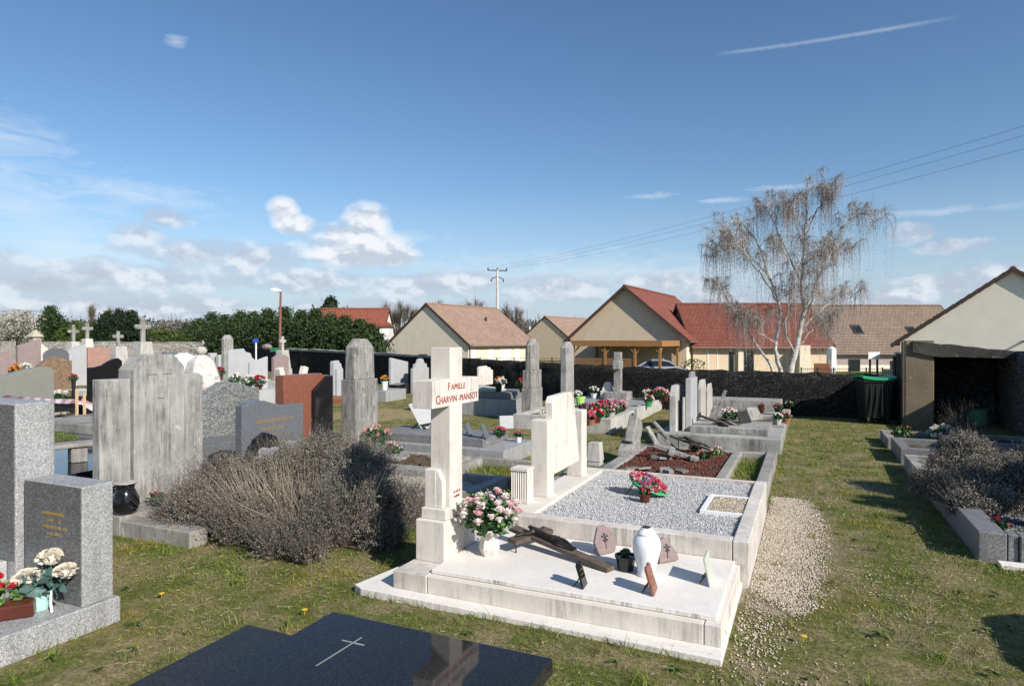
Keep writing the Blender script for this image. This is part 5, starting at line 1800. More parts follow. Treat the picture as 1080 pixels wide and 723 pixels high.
# weathered pillar
def pillar(label, xl, xm, xr, v0_, ytop, tiers, mat, ybase_z=0.0, cap='bevel', group=None):
    """square pillar: tiers list of (z0,z1,scale); xl..xm the end that looks at the camera, xm..xr the lit face"""
    u1 = u_on(v0_, xm)
    u0 = u_on(v0_, xl)
    v1_ = v_on(u1, xr)
    cu, cv = (u0 + u1) / 2, (v0_ + v1_) / 2
    hw_ = min(max((u1 - u0) / 2, 0.09), 0.26)
    hv = min(max((v1_ - v0_) / 2, 0.09), 0.26)
    zt_ = zat(ytop, depth(cu, cv))
    t_ = thing('stone_pillar', label, 'monument', (cu, cv, 0), group)
    n_ = len(tiers)
    for i, (f0, f1, s) in enumerate(tiers):
        b_ = MB()
        z0, z1 = f0 * zt_, f1 * zt_
        if i == n_ - 1:
            ch = min(hw_, hv) * 0.32
            pts = [(cu - hw_ * s + ch, cv - hv * s), (cu + hw_ * s - ch, cv - hv * s), (cu + hw_ * s, cv - hv * s + ch), (cu + hw_ * s, cv + hv * s - ch), (cu + hw_ * s - ch, cv + hv * s), (cu - hw_ * s + ch, cv + hv * s), (cu - hw_ * s, cv + hv * s - ch), (cu - hw_ * s, cv - hv * s + ch)]
            zc = z1 - 0.14
            n8 = 8
            vs = [(p[0], p[1], z0) for p in pts] + [(cu + (p[0] - cu) * 0.94, cv + (p[1] - cv) * 0.94, zc) for p in pts] + [(cu + (p[0] - cu) * 0.5, cv + (p[1] - cv) * 0.5, z1) for p in pts]
            fs = [tuple(range(8))[::-1], tuple(range(16, 24))]
            for q in (0, 8):
                for k in range(8):
                    l_ = (k + 1) % 8
                    fs.append((q + k, q + l_, q + 8 + l_, q + 8 + k))
            b_.add(vs, fs)
            b_.build('shaft', M[mat], t_, 0.006)
        else:
            b_.box(cu - hw_ * s, cu + hw_ * s, cv - hv * s, cv + hv * s, z0, z1 - 0.002).build('plinth', M[mat], t_, 0.012)
    return t_


pillar('thick streaked grey stone pillar standing left of the lettered cross', 359, 373, 399, 8.35, 357, [(0.0, 0.62, 1.12), (0.622, 1.0, 1.0)], 'old_stone')
pillar('tall three-tier weathered pillar behind the lettered cross', 548, 557, 574, 12.3, 357, [(0.0, 0.09, 1.6), (0.091, 0.40, 1.18), (0.401, 0.62, 1.08), (0.621, 1.0, 0.86)], 'old_stone')
pillar('plainer tall grey pillar behind the headstone panel', 589, 594, 607, 14.0, 360, [(0.0, 0.28, 1.25), (0.281, 1.0, 1.0)], 'concrete')
# mossy grave and its neighbour with concrete kerbs
t = thing('mossy_grave', 'old mossy grave with stone debris and flowers right of the lavender', 'grave', (-5.0, 7.2, 0))
kerbs(t, -6.0, -4.10, 6.75, 7.75, -0.03, 0.14, 0.12, M['kerb_stone'])
bed(t, -5.88, -4.22, 6.87, 7.63, 0.12, M['moss_bed'], 'moss_bed', 20, 0.025)
rr = random.Random(8)
for k in range(9):
    x, y = rr.uniform(-5.6, -4.4), rr.uniform(6.95, 7.5)
    bb = MB(Matrix.Translation((x, y, 0.13)) @ Matrix.Rotation(rr.uniform(0, 6), 4, 'Z') @ Matrix.Rotation(rr.uniform(-.3, .3), 4, 'X'))
    bb.prism('z', [(-.12, -.05), (.06, -.08), (.14, .02), (.02, .08), (-.1, .05)], 0, rr.uniform(0.02, 0.06))
    single('stone_fragment', 'flat grey stone fragment on the mossy grave', 'stone', bb, M['old_stone'], (x, y, 0.13), 'stone fragments on the mossy grave', 0.005)
x, y = gp(396, 468, 0.2)
potted('pink and cream flowers in a green bowl at the left end of the mossy grave', (x, y, 0.13), M['p_salmon'], M['green_plastic'], 0.10, 0.09, 0.22, 24, 0.04, 91, second=M['p_cream'])
x, y = gp(414, 472, 0.2)
potted('small red and white flowers right of the green bowl on the mossy grave', (x, y, 0.13), M['p_rose'], None, R=0.13, n=16, br=0.025, seed=92, second=M['p_white'])
t = thing('kerbed_grave', 'bare sandy grave with grey concrete kerbs just left of the lettered cross', 'grave', (-3.9, 5.9, 0))
kerbs(t, -5.05, -3.05, 5.78, 6.62, -0.03, 0.17, 0.11, M['concrete'])
bed(t, -4.94, -3.16, 5.89, 6.51, 0.09, M['beige_stone'], 'sand_bed', 21, 0.008)
# two-tier granite tomb with plaques
t = thing('granite_tomb', 'two-tier grey granite tomb with plaques seen past the lettered cross', 'grave', (-4.9, 8.5, 0))
MB().box(-6.10, -3.72, 7.95, 9.05, -0.03, 0.20).build('lower_tier', M['grey_granite'], t, 0.008)
MB().box(-5.95, -4.10, 8.10, 8.92, 0.201, 0.315).build('cover_slab', M['kerb_granite'], t, 0.008)
Z_ = 0.316
x, y = gp(448, 452, Z_)
standing_plaque('plaque', 'pale grey inverted-triangle plaque standing just left of the lettered cross', 'plaque', x, y, Z_, 0.5, 0.40, 0.03, -0.9, 0.15, M['pale_granite'], 'tri', False)
x, y = gp(441, 452, Z_)
b = MB().tube([(x - .1, y, Z_ + .002), (x, y, Z_ + .09), (x + .12, y + .02, Z_ + .01)], 0.018, 6).tube([(x + .02, y, Z_ + .05), (x + .2, y + .05, Z_ + .09)], 0.015, 6)
single('iron_ornament', 'low dark iron ornament in front of the inverted-triangle plaque', 'ornament', b, M['steel'], (x, y, Z_))
for k, (px, py, w_, h_) in enumerate(((497, 459, 0.15, 0.19), (514, 462, 0.14, 0.21))):
    x, y = gp(px, py, Z_)
    standing_plaque('plaque', ['left leaning grey plaque on the two-tier granite tomb', 'right leaning grey plaque on the two-tier granite tomb'][k], 'plaque', x, y, Z_, w_, h_, 0.02, 0.15, 0.4, M['blue_granite'], 'rect', True)
x, y = gp(527, 458, Z_)
potted('flat bouquet of rose-red flowers on the two-tier granite tomb', (x, y, Z_), M['p_rose'], None, R=0.10, n=26, br=0.028, seed=93)
x, y = gp(534, 452, Z_)
standing_plaque('plaque', 'short pale block plaque behind the rose-red bouquet', 'plaque', x, y, Z_, 0.22, 0.2, 0.06, -0.9, 0.1, M['pale_granite'], 'rect', False)
x, y = gp(563, 456, 0.2)
potted('small pot of pink and white flowers peeping past the near pillar of the headstone panel', (-3.85, 8.75, 0.2), M['p_rose'], M['porcelain'], 0.045, 0.08, 0.07, 12, 0.025, 94, second=M['p_white'])
r = np.random.default_rng(64)
V, Q = grow(r.uniform(-4.1, -2.6, 1800), r.uniform(7.0, 7.85, 1800), 0.05, 0.12, 0.010, 65, 0.0)
tf = thing('kerbed_grave', 'grassed-over grave with worn kerbs between the cross and the granite tomb', 'grave', (-3.4, 7.4, 0))
kerbs(tf, -4.05, -2.55, 6.75, 7.9, -0.03, 0.12, 0.10, M['kerb_stone'])
kind(np_mesh('grass_patch', V, Q, M['grass'], tf), 'stuff')
# second grey tomb behind with white stele and flowers
t = thing('granite_tomb', 'long grey granite tomb with flowers on it behind the lettered cross', 'grave', (-6.8, 14.0, 0))
MB().box(-8.6, -5.95, 13.3, 14.5, -0.03, 0.36).build('lower_tier', M['grey_granite'], t, 0.008)
MB().box(-8.4, -6.1, 13.4, 14.4, 0.361, 0.52).build('cover_slab', M['kerb_granite'], t, 0.008)
Z_ = 0.52
t = stele('white headstone with curved top on the flower-covered tomb', 505, 520, -7.6, 386, 'white_stone', 'jag', lx=503, zb=0.53)
b = MB(Matrix.Translation((-7.1, 13.7, Z_ + 0.002)) @ Matrix.Rotation(0.1, 4, 'Y')).prism('z', [(-.5, -.25), (.6, -.2), (.65, .22), (-.45, .28)], 0, 0.10)
single('fallen_slab', 'fallen pale stone slab lying on the flower-covered tomb', 'stone', b, M['pale_stone'], (-7.1, 13.7, Z_), None, 0.01)
for (px, py, lb, pm, pot, R, n_, br, sc2) in (
        (524, 404, 'pot of yellow flowers beside the curved white headstone', 'p_yellow', 'terracotta', 0.12, 14, 0.05, None),
        (529, 410, 'white flowers beside the yellow pot on the tomb', 'p_white', 'porcelain', 0.12, 14, 0.045, None),
        (541, 407, 'orange and cream flowers at the end of the flower-covered tomb', 'p_cream', 'terracotta', 0.14, 16, 0.045, 'p_orange'),
        (545, 414, 'dark red leafy plant at the end of the flower-covered tomb', 'p_red', 'brown_pot', 0.16, 30, 0.045, None),
        (514, 414, 'small dark pot of pink flowers in front of the curved white headstone', 'p_pink', 'black_plastic', 0.08, 10, 0.035, None)):
    x, y = gp(px, py, 0.53)
    potted(lb, (x, min(max(y, 13.5), 14.35), 0.522), M[pm], M[pot], 0.08, 0.12, R, n_, br, int(px) + 7, second=M[sc2] if sc2 else None)
x, y = gp(580, 441, 0.1)
potted('white flowers with dark leaves at the foot of the three-tier pillar', (-4.75, 12.1, 0.02), M['p_white'], M['black_plastic'], 0.09, 0.12, 0.16, 18, 0.045, 95)
potted('white lilies between the two tall pillars', (-4.95, 13.2, 0.02), M['p_white'], M['porcelain'], 0.09, 0.16, 0.18, 18, 0.05, 96)

# flower-covered grave by the far lawn strip
t = thing('kerbed_grave', 'grave with pale stone kerbs crowded with red and pink flower pots', 'grave', (-4.1, 14.0, 0))
kerbs(t, -5.2, -3.25, 11.55, 13.3, -0.03, 0.26, 0.14, M['pale_stone'])
bed(t, -5.06, -3.39, 11.69, 13.16, 0.2, M['moss_bed'], 'soil_bed', 24, 0.02)
t = thing('kerbed_grave', 'farther pale kerbed grave near the boundary wall with grey cover', 'grave', (-4.1, 15.2, 0))
kerbs(t, -5.3, -3.25, 13.55, 16.2, -0.03, 0.26, 0.14, M['pale_stone'])
MB().box(-5.15, -3.41, 13.71, 16.04, -0.02, 0.22).build('cover_slab', M['grey_granite'], t, 0.008)
FL = [(634, 440, 'p_rose', 'green_plastic', 0.22, 'big pink-red bouquet with dark leaves on the crowded grave', 'p_red'), (644, 444, 'p_red', 'brown_pot', 0.13, 'red flowers right of the big pink-red bouquet', 'p_pink'),
      (631, 446, 'p_rose', 'terracotta', 0.11, 'low rose-pink pot at the front kerb of the crowded grave', None), (652, 438, 'p_white', 'pale_stone', 0.09, 'small cream posy in the middle of the crowded grave', None),
      (665, 438, 'p_rose', 'brown_pot', 0.20, 'pink and red bouquet at the right end of the crowded grave', 'p_pink'), (672, 434, 'p_pink', 'black_plastic', 0.13, 'pale pink flowers behind the right-hand pink bouquet', None),
      (618, 440, 'p_violet', 'pale_stone', 0.17, 'mauve heather cushion at the left of the crowded grave', None)]
for px, py, pm, pot, R, lb, s2 in FL:
    x, y = gp(px, py, 0.25)
    potted(lb, (min(x, -3.45), y, 0.21), M[pm], M[pot], 0.09, 0.10, R, 26, 0.045, px, second=M[s2] if s2 else None, group='flower pots on the crowded grave')
for px, py, pm, pot, R, lb, s2 in ((683, 421, 'p_red', 'black_plastic', 0.13, 'red flowers on the grave under the boundary wall', 'p_white'), (684, 428, 'p_white', 'green_plastic', 0.12, 'white over red posy on the far pale kerbed grave', 'p_red'),
                               (696, 422, 'p_rose', 'black_plastic', 0.17, 'rose-pink bowl of flowers close under the boundary wall', 'p_pink'), (703, 421, 'p_pink', 'brown_pot', 0.12, 'dull pink flowers at the very end of the far pale kerbed grave', None),
                               (641, 415, 'p_white', 'porcelain', 0.14, 'white lilies left of the stone cross on the far graves', None), (609, 424, 'p_white', 'porcelain', 0.13, 'white flowers in a tall vase beside the round grey headstone', None)):
    x, y = gp(px, py, 0.24)
    potted(lb, (x, min(y, 16.0), 0.225), M[pm], M[pot], 0.09, 0.12, R, 20, 0.045, px + 3, second=M[s2] if s2 else None, group='flower pots on the far pale kerbed grave')
b = MB()
x, y = gp(612, 436, 0.1)
b.lathe((x, y, 0.2), [(0.06, 0), (0.09, .14), (0.10, .26), (0.07, .27)], 10)
single('lime_vase', 'bright lime green plastic vase behind the headstone panel', 'vase', b, M['lime'], (x, y, 0.2))
stele('round-topped grey headstone among white flowers on the far graves', 621, 630, -5.35, 398, 'lt_granite', 'round', lx=616, zb=0.1)
x, y = gp(646, 421, 0.2)
b = MB().box(x - .28, x + .3, y - .16, y + .16, 0.22, 0.42).frustum((x - .12, y, .42), .14, .12, .22, (0.5, 0.5))
single('white_ornament', 'broken white stone ornament left of the stone cross', 'ornament', b, M['white_stone'], (x, y, 0.22), None, 0.02)
t = thing('stone_cross', 'upright weathered stone cross in front of the dark wall below the carport', 'cross', (-4.55, 16.3, 0))
uX, vX = -4.30, 15.9
zc = zat(371, depth(uX, vX))
MB().box(uX - .30, uX + .30, vX - .26, vX + .26, 0.22, 0.42).build('plinth', M['old_stone'], t, 0.015)
b = MB()
b.prism('x', [(vX - .085, .42), (vX + .085, .42), (vX + .085, zc - .42), (vX + .17, zc - .42), (vX + .17, zc - .22), (vX + .085, zc - .22), (vX + .085, zc), (vX - .085, zc), (vX - .085, zc - .22), (vX - .17, zc - .22), (vX - .17, zc - .42), (vX - .085, zc - .42)], uX - .09, uX + .09)
b.build('cross_shaft', M['old_stone'], t, 0.012)
x, y = gp(678, 416, 0.2)
b = MB(Matrix.Translation((x, y, 0.225)) @ Matrix.Rotation(-0.35, 4, 'X')).box(-.03, .03, -.06, .06, 0, .55)
single('leaning_post', 'short brown stone post leaning right of the stone cross', 'post', b, M['terracotta'], (x, y, 0.225))

# white steles of the far row, left of the cross
stele('whitish headstone with raised left half beside the streaked pillar', 352, 362, -13.2, 380, 'pale_granite', 'jag', lx=348)
stele('paler narrow headstone in front of the whitish one', 355.5, 361.5, -12.6, 389, 'pale_granite', 'flat', lx=353)
stele('large pale granite headstone with sloping top beside the orange flowers', 412.5, 430.5, -12.2, 377, 'pale_granite', 'slope', lx=410, base=None)
stele('white headstone with stepped rounded top left of the lettered cross', 436, 452.5, -11.4, 378, 'pale_granite', 'step', lx=433)
x, y = gp(407, 412, 0.25)
t = thing('grave_block', 'low grey granite block carrying a white vase of yellow flowers', 'grave', (x, y, 0))
MB().box(x - .5, x + .35, y - .5, y + .5, -0.05, 0.30).build('block', M['grey_granite'], t, 0.01)
potted('yellow and orange flowers in a white footed vase on the grey block', (x + .1, y - .2, 0.301), M['p_yellow'], M['porcelain'], 0.09, 0.24, 0.13, 20, 0.042, 97, second=M['p_orange'])
x, y = gp(422, 415, 0.0)
b = MB().prism('x', [(y - .34, -.02), (y + .34, -.02), (y + .34, .26), (y + .1, .34), (y - .34, .30)], x - .2, x + .2)
single('dark_block', 'low black granite block in front of the large pale headstone', 'grave', b, M['black_granite'], (x, y, 0), None, 0.01)
potted('dark potted plant half hidden by the white cross beside the stepped headstone', (-10.9, 18.6, 0.0), M['p_rose'], M['black_plastic'], 0.12, 0.2, 0.25, 16, 0.05, 98)
x, y = gp(357, 424, 0)
b = MB().box(x - .5, x + .5, y - .4, y + .4, -.05, .14)
single('low_grave', 'low reddish grave edge at the foot of the streaked pillar', 'grave', b, M['terracotta'], (x, y, 0), None, 0.01)
# ---------------------------------------------------------------- left field
def box_thing(name, label, cat, b, mat, c, group=None, bevel=0.01):
    return single(name, label, cat, b, mat, c, group, bevel)


def facing(label, x0, x1, ytop, Y0, mat, top='flat', th=0.16, lx=None, zb=0.0, base=None, insc=None, group=None, bevel=0.01):
    """headstone looking along +x whose near edge stands at depth Y0 on bearing x0"""
    u_, v_ = at(x0, Y0)
    return stele(label, x0, x1, u_, ytop, mat, top, th, zb, lx, base=base, insc=insc, group=group, bevel=bevel)


facing('big dull green-grey granite headstone with one rising shoulder, left edge of the field', -26, 57, 389, 10.6, 'green_granite', 'waveup', th=0.2, base='green_granite', zb=0.12)
facing('black polished headstone with rising curve beside the concrete stele', 93, 129, 378, 12.6, 'black_granite', 'waveup', lx=91, zb=0.1, base='black_granite')
facing('brown speckled rough headstone with humped top in the left field', 42, 76, 376, 17.0, 'brown_granite', 'rough', th=0.25)
facing('pink speckled granite headstone with flat top in the left field', 93, 116, 366, 20.0, 'pink_granite', 'flat', lx=91)
facing('tall mauve polished headstone with slanted top in the left field', 19, 43, 357, 22.0, 'mauve_granite', 'slopeup', lx=17)
facing('pale pink granite headstone cut by the left picture edge', -12, 14, 371, 19.0, 'mauve_granite', 'flat', th=0.2)
facing('weathered grey headstone behind the pale pink one at the left edge', -4, 17, 359.5, 27.0, 'old_stone', 'flat', th=0.2)
facing('small white headstone between the mauve and the blue-grey ones', 43.5, 51, 361.5, 26.0, 'white_stone', 'slope')
facing('low blue-grey headstone with arched top left of the pale granite', 46, 73, 367, 22.5, 'blue_granite', 'round', lx=45)
facing('pale granite headstone between the blue-grey and the pink ones', 72, 91, 363, 24.0, 'pale_granite', 'slopeup', th=0.2)
facing('dull grey headstone behind the concrete stele top', 186, 214, 397, 9.9, 'old_stone', 'flat', th=0.12)
facing('cream rendered gabled tomb front left of the whitewashed tomb', 188, 207, 372, 29.0, 'white_paint', 'gable', th=0.5)
facing('small blue-grey headstone low behind the ornate cross', 173, 187, 371, 29.0, 'blue_granite', 'flat', th=0.15)
facing('left of two small white headstones by the grey obelisk', 222, 229, 372, 25.0, 'pale_granite', 'flat')
facing('right of two small white headstones by the grey obelisk', 230.5, 237, 374, 25.0, 'pale_granite', 'flat')
facing('large pale jagged-topped granite headstone in the middle distance', 241, 270, 367.5, 19.5, 'pale_granite', 'jag', lx=239)
facing('smaller pale granite headstone in front of the jagged-topped one', 263.5, 282.5, 376, 18.2, 'pale_granite', 'slopeup', lx=261.5)
t = facing('white speckled slab standing behind the red granite headstone', 273, 290, 411.5, 12.4, 'lt_granite', 'flat', th=0.15)
# whitewashed domed tomb with finial
uc, vc_ = at(213, 14.2)
t = thing('whitewashed_tomb', 'flaking whitewashed tomb with domed shoulders and an urn on top', 'monument', (uc, vc_, 0))
zd = zat(375, 14.2)
MB().box(uc - .30, uc + .26, vc_ - .36, vc_ + .36, -.02, 0.62).build('base', M['whitewash'], t, 0.02)
MB().lathe((uc - .02, vc_, 0), [(0.42, 0.621), (0.44, 0.70), (0.40, 0.86), (0.28, zd - 0.12), (0.15, zd - 0.02), (0.12, zd + 0.02)], 8, 0.39).build('dome', M['whitewash'], t, 0.01)
MB().lathe((uc - .02, vc_, zd + 0.021), [(0.06, 0), (0.11, .04), (0.125, .10), (0.09, .16), (0.05, .18)], 10).build('urn', M['pale_stone'], t, smooth=True)
MB().tube([(uc - .02, vc_, zd + .2), (uc - .01, vc_ + .04, zd + .28), (uc - .01, vc_ + .02, zd + .34)], [0.03, 0.035, 0.015], 6).build('flame_finial', M['old_stone'], t, smooth=True)
b = MB()
for yy in np.linspace(-.34, .34, 7):
    b.tube([(uc + .30, vc_ + yy, 0.02), (uc + .30, vc_ + yy, 0.80)], 0.008, 4)
b.tube([(uc + .30, vc_ - .36, .60), (uc + .30, vc_ + .36, .60)], 0.008, 4)
b.build('iron_grille', M['steel'], t)


def stone_cross_far(label, x, Y, ytop, ped_top, mat, pmat, cw, pw, ornate=False, name='stone_cross'):
    u_, v_ = at(x, Y)
    zt_, zp = zat(ytop, Y), zat(ped_top, Y)
    t_ = thing(name, label, 'cross', (u_, v_, 0))
    MB().frustum((u_, v_, -0.02), pw * 0.62, pw * 0.62, zp * 0.55, (0.9, 0.9)).build('pedestal', M[pmat], t_, 0.02)
    MB().frustum((u_, v_, zp * 0.55 - 0.019), pw * 0.5, pw * 0.5, zp * 0.45 + 0.02, (0.75, 0.75)).build('pedestal_top', M[pmat], t_, 0.02)
    h = zt_ - zp
    k = 0.09 * h
    aw = cw / 2
    ya, yb = zp + h * 0.56, zp + h * 0.76
    pts = [(v_ - k, zp), (v_ + k, zp), (v_ + k, ya), (v_ + aw, ya), (v_ + aw, yb), (v_ + k, yb), (v_ + k, zt_), (v_ - k, zt_), (v_ - k, yb), (v_ - aw, yb), (v_ - aw, ya), (v_ - k, ya)]
    b_ = MB().prism('x', pts, u_ - k * .8, u_ + k * .8)
    if ornate:
        for (cy_, cz_) in ((v_ - aw, (ya + yb) / 2), (v_ + aw, (ya + yb) / 2), (v_, zt_)):
            b_.ball((u_, cy_, cz_), k * 1.25, 8, 6)
    b_.build('cross_shaft', M[mat], t_, 0.01)
    return t_


stone_cross_far('pale stone cross on a white pedestal, leftmost of the four tall crosses', 77.5, 26.0, 344, 360, 'old_stone', 'whitewash', 0.34, 0.42, True)
stone_cross_far('plain stone cross on a white pedestal, second from left of the tall crosses', 92, 25.0, 340.5, 357, 'old_stone', 'white_stone', 0.40, 0.36)
stone_cross_far('plain pale stone cross on a broad pedestal left of the ornate one', 124.5, 22.0, 349, 365, 'old_stone', 'pale_stone', 0.36, 0.5)
stone_cross_far('tallest ornate stone cross with lobed arms rising behind the concrete stele', 150.5, 20.0, 336.5, 360, 'old_stone', 'pale_stone', 0.40, 0.5, True)
t = stone_cross_far('pale cross on a tapering pedestal below the street lamp', 298, 22.5, 354.5, 369, 'pale_stone', 'pale_stone', 0.28, 0.40)
u_, v_ = at(297, 21.6)
box_thing('headstone', 'reddish granite tablet at the foot of the pale cross below the street lamp', 'headstone', MB().prism('x', [(v_ - .33, .42), (v_ + .33, .42), (v_ + .33, zat(377, 21.6)), (v_ + .15, zat(374, 21.6)), (v_ - .15, zat(374, 21.6)), (v_ - .33, zat(377, 21.6))], u_ - .12, u_), M['mauve_granite'], (u_, v_, .42))
u_, v_ = at(303, 21.2)
t = thing('white_grave', 'white stone grave under the reddish tablet and pale cross', 'grave', (u_, v_, 0))
MB().box(u_ - .9, u_ + .5, v_ - .6, v_ + .55, -.05, .42).build('base', M['white_stained'], t, 0.015)
for k, dv in enumerate((-.45, .45)):
    MB(Matrix.Translation((u_ + .2, v_ + dv, .42)) @ Matrix.Rotation(-.3 * (1 if k else -1), 4, 'X')).box(-.1, .1, -.1, .1, 0, .42).build('white_fragment', M['white_stone'], t, 0.02)
pillar('distant grey obelisk with a pointed cap near the left wall', 233, 236, 246.5, at(236, 23)[1], 353, [(0.0, 0.2, 1.15), (0.201, 1.0, 1.0)], 'concrete')
u_, v_ = at(37, 27)
t = thing('capped_post', 'tan stone post with a pyramid cap in front of the blossom tree', 'post', (u_, v_, 0))
MB().box(u_ - .16, u_ + .16, v_ - .16, v_ + .16, -.02, zat(355, 27)).build('shaft', M['beige_stone'], t, 0.01)
MB().frustum((u_, v_, zat(355, 27) + .001), .24, .24, 0.28, (0.15, 0.15)).build('cap', M['beige_stone'], t, 0.01)

# polished blue tomb with the little stone bench, kerbed graves behind it
t = thing('polished_tomb', 'flat polished black tomb mirroring the sky left of the concrete stele', 'grave', (-8.2, 4.8, 0))
MB().box(-9.3, -6.75, 3.9, 5.35, -.03, 0.27).build('tomb_base', M['dark_edge'], t, 0.008)
MB().box(-9.25, -6.8, 3.95, 5.30, 0.271, 0.33).build('cover_slab', M['dark_granite'], t, 0.008)
u_, v_ = gp(66, 488, 0.33)
t = thing('stone_bench', 'little mossy stone bench slab on two blocks standing on the polished tomb', 'bench', (u_, v_, .33))
Tb = Matrix.Translation((u_, v_, .331)) @ Matrix.Rotation(math.radians(68), 4, 'Z')
MB(Tb).box(-.52, .36, -.13, .13, .17, .215).build('seat', M['kerb_stone'], t, 0.012)
MB(Tb).box(-.42, -.27, -.10, .10, 0, .169).build('support', M['old_stone'], t, 0.012)
MB(Tb).box(.06, .22, -.10, .10, 0, .169).build('support', M['old_stone'], t, 0.012)
u_, v_ = gp(58, 478, 0.2)
foli = thing('moss_cushion', 'bright green moss cushion behind the little stone bench', 'plant', (u_, v_, .3))
foliage('leaves', M['moss'], foli, (u_ - .25, v_ + .1, .34), (.40, .30, .10), 1800, .022, 71, 0.6, True, 1.0)
t = thing('grey_grave', 'dark grey stepped grave with a sloping kerb behind the little bench', 'grave', (-10, 5.7, 0))
MB().box(-10.6, -6.9, 5.75, 6.75, -.03, .36).build('lower_tier', M['blue_granite'], t, 0.012)
MB().box(-10.4, -7.6, 5.9, 6.6, .361, .50).build('cover_slab', M['kerb_stone'], t, 0.012)
u_, v_ = gp(56, 452, 0.2)
box_thing('stone_boulder', 'rounded mauve stone lying near the wooden stakes', 'stone', MB().ball((-10.9, 5.25, .30), .42, 12, 8, .12, (1.1, .9, .75)), M['mauve_granite'], (-10.9, 5.25, 0))
t = thing('kerbed_grave', 'mossy old grave with broken kerbs behind the wooden stakes', 'grave', (-12.4, 8.2, 0))
kerbs(t, -14.0, -10.6, 7.7, 9.1, -.03, .22, .16, M['kerb_stone'])
bed(t, -13.84, -10.76, 7.86, 8.94, .17, M['moss_bed'], 'moss_bed', 25, .03)
box_thing('log_slab', 'long brown weathered slab lying in front of the wooden stakes', 'stone', MB().box(-11.9, -9.6, 6.95, 7.2, -.02, .24), M['kerb_stone'], (-10.8, 7.1, 0), None, 0.04)
t = thing('dark_grave', 'black stepped granite grave at the foot of the green-grey headstone', 'grave', (-14.0, 8.6, 0))
u_, v_ = at(70, 14.6)
MB().box(u_ - .9, u_ + 1.4, v_ - .7, v_ + .6, -.03, .30).build('lower_tier', M['dark_edge'], t, 0.012)
MB().box(u_ - .9, u_ + 1.2, v_ - .6, v_ + .5, .301, .52).build('cover_slab', M['black_granite'], t, 0.012)
u_, v_ = at(62, 12.2)
potted('white and teal artificial flowers beside the green-grey headstone', (u_, v_, .46), M['p_white'], M['black_plastic'], 0.08, 0.10, 0.15, 9, 0.06, 101)
u_, v_ = gp(92, 449, 0.2)
box_thing('dark_planter', 'dark square planter with reddish heather beside the concrete stele', 'planter', MB().frustum((u_, v_, 0), .22, .22, .38, (1.2, 1.2)), M['blue_granite'], (u_, v_, 0))
# white grave with flowers in front of the pink granite
u_, v_ = at(88, 16.0)
t = thing('white_grave', 'white low grave with a speckled end stone below the pink granite headstone', 'grave', (u_, v_, 0))
MB().box(u_ - 1.0, u_ + .9, v_ - .7, v_ + .6, -.03, .34).build('base', M['white_stained'], t, 0.012)
MB().box(u_ - .8, u_ + .7, v_ - .55, v_ + .45, .341, .46).build('cover_slab', M['white_stone'], t, 0.012)
potted('tall stem of red flowers on the white grave in the left field', (u_ + .1, v_ - .3, .461), M['p_red'], M['black_plastic'], .05, .28, .11, 7, .04, 103)
potted('white round bunch on the dark plinth below the mauve headstone', (at(28, 20.5)[0], at(28, 20.5)[1], .45), M['p_white'], M['black_plastic'], .12, .15, .3, 22, .08, 104)
u_, v_ = at(28, 20.4)
box_thing('dark_grave', 'dark low grave below the tall mauve headstone', 'grave', MB().box(u_ - .9, u_ + 1.1, v_ - .8, v_ + .7, -.03, .45), M['blue_granite'], (u_, v_, 0))
u_, v_ = at(17, 17.2)
potted('orange flower bowl behind the green-grey headstone', (u_, v_, .72), M['p_orange'], M['terracotta'], .12, .12, .18, 14, .06, 105)
u_, v_ = at(17, 17.2)
box_thing('grey_grave', 'grey plinth under the orange flower bowl', 'grave', MB().box(u_ - .5, u_ + .5, v_ - .5, v_ + .5, -.03, .72), M['kerb_stone'], (u_, v_, 0))
# flowers before the pale jagged headstones
for k, (px, Y, pm, pot, lb) in enumerate(((248, 18.3, 'p_white', 'black_glaze', 'black vases with pale flowers before the jagged pale headstone'), (262, 17.4, 'p_white', 'black_glaze', 'white ball of flowers in a dark vase between the two pale headstones'),
                                     (272.5, 17.0, 'p_red', 'brown_pot', 'red flowers at the foot of the smaller pale headstone'), (232, 22.5, 'p_red', 'brown_pot', 'red pot at the foot of the two small white headstones'))):
    u_, v_ = at(px, Y)
    potted(lb, (u_, v_, .33), M[pm], M[pot], .10, .2, .2, 14, .06, 110 + k)
    if k < 2 or k == 3:
        pass
u_, v_ = at(261, 17.9)
t = thing('granite_tomb', 'long pale granite grave joining the two pale headstones', 'grave', (u_, v_, 0))
MB().box(u_ - 1.2, u_ + .9, v_ - 1.5, v_ + 1.5, -.03, .33).build('lower_tier', M['lt_granite'], t, 0.012)
u_, v_ = at(232, 22.6)
box_thing('grey_grave', 'grey plinth under the red pot by the small white headstones', 'grave', MB().box(u_ - .5, u_ + .5, v_ - .5, v_ + .5, -.03, .33), M['kerb_stone'], (u_, v_, 0))

# wooden stakes and red-white tape
stakes = []
for k, (px, py, yt) in enumerate(((80, 455, 411), (88, 454, 414))):
    Y = FPX * EYE / (py - HYP)
    u_, v_ = at(px, Y)
    zt_ = zat(yt, Y)
    b = MB()
    b.tube([(u_, v_, -.1), (u_ + .01, v_ + .01, zt_ * .5), (u_ + .02, v_, zt_)], .028, 6)
    single('wooden_stake', ['left wooden stake holding the red and white tape', 'right wooden stake with the tape wound round it'][k], 'stake', b, m_plain('stake_wood', (.52, .38, .22), .8, .2, 30), (u_, v_, 0))
    stakes.append((u_, v_, zt_))


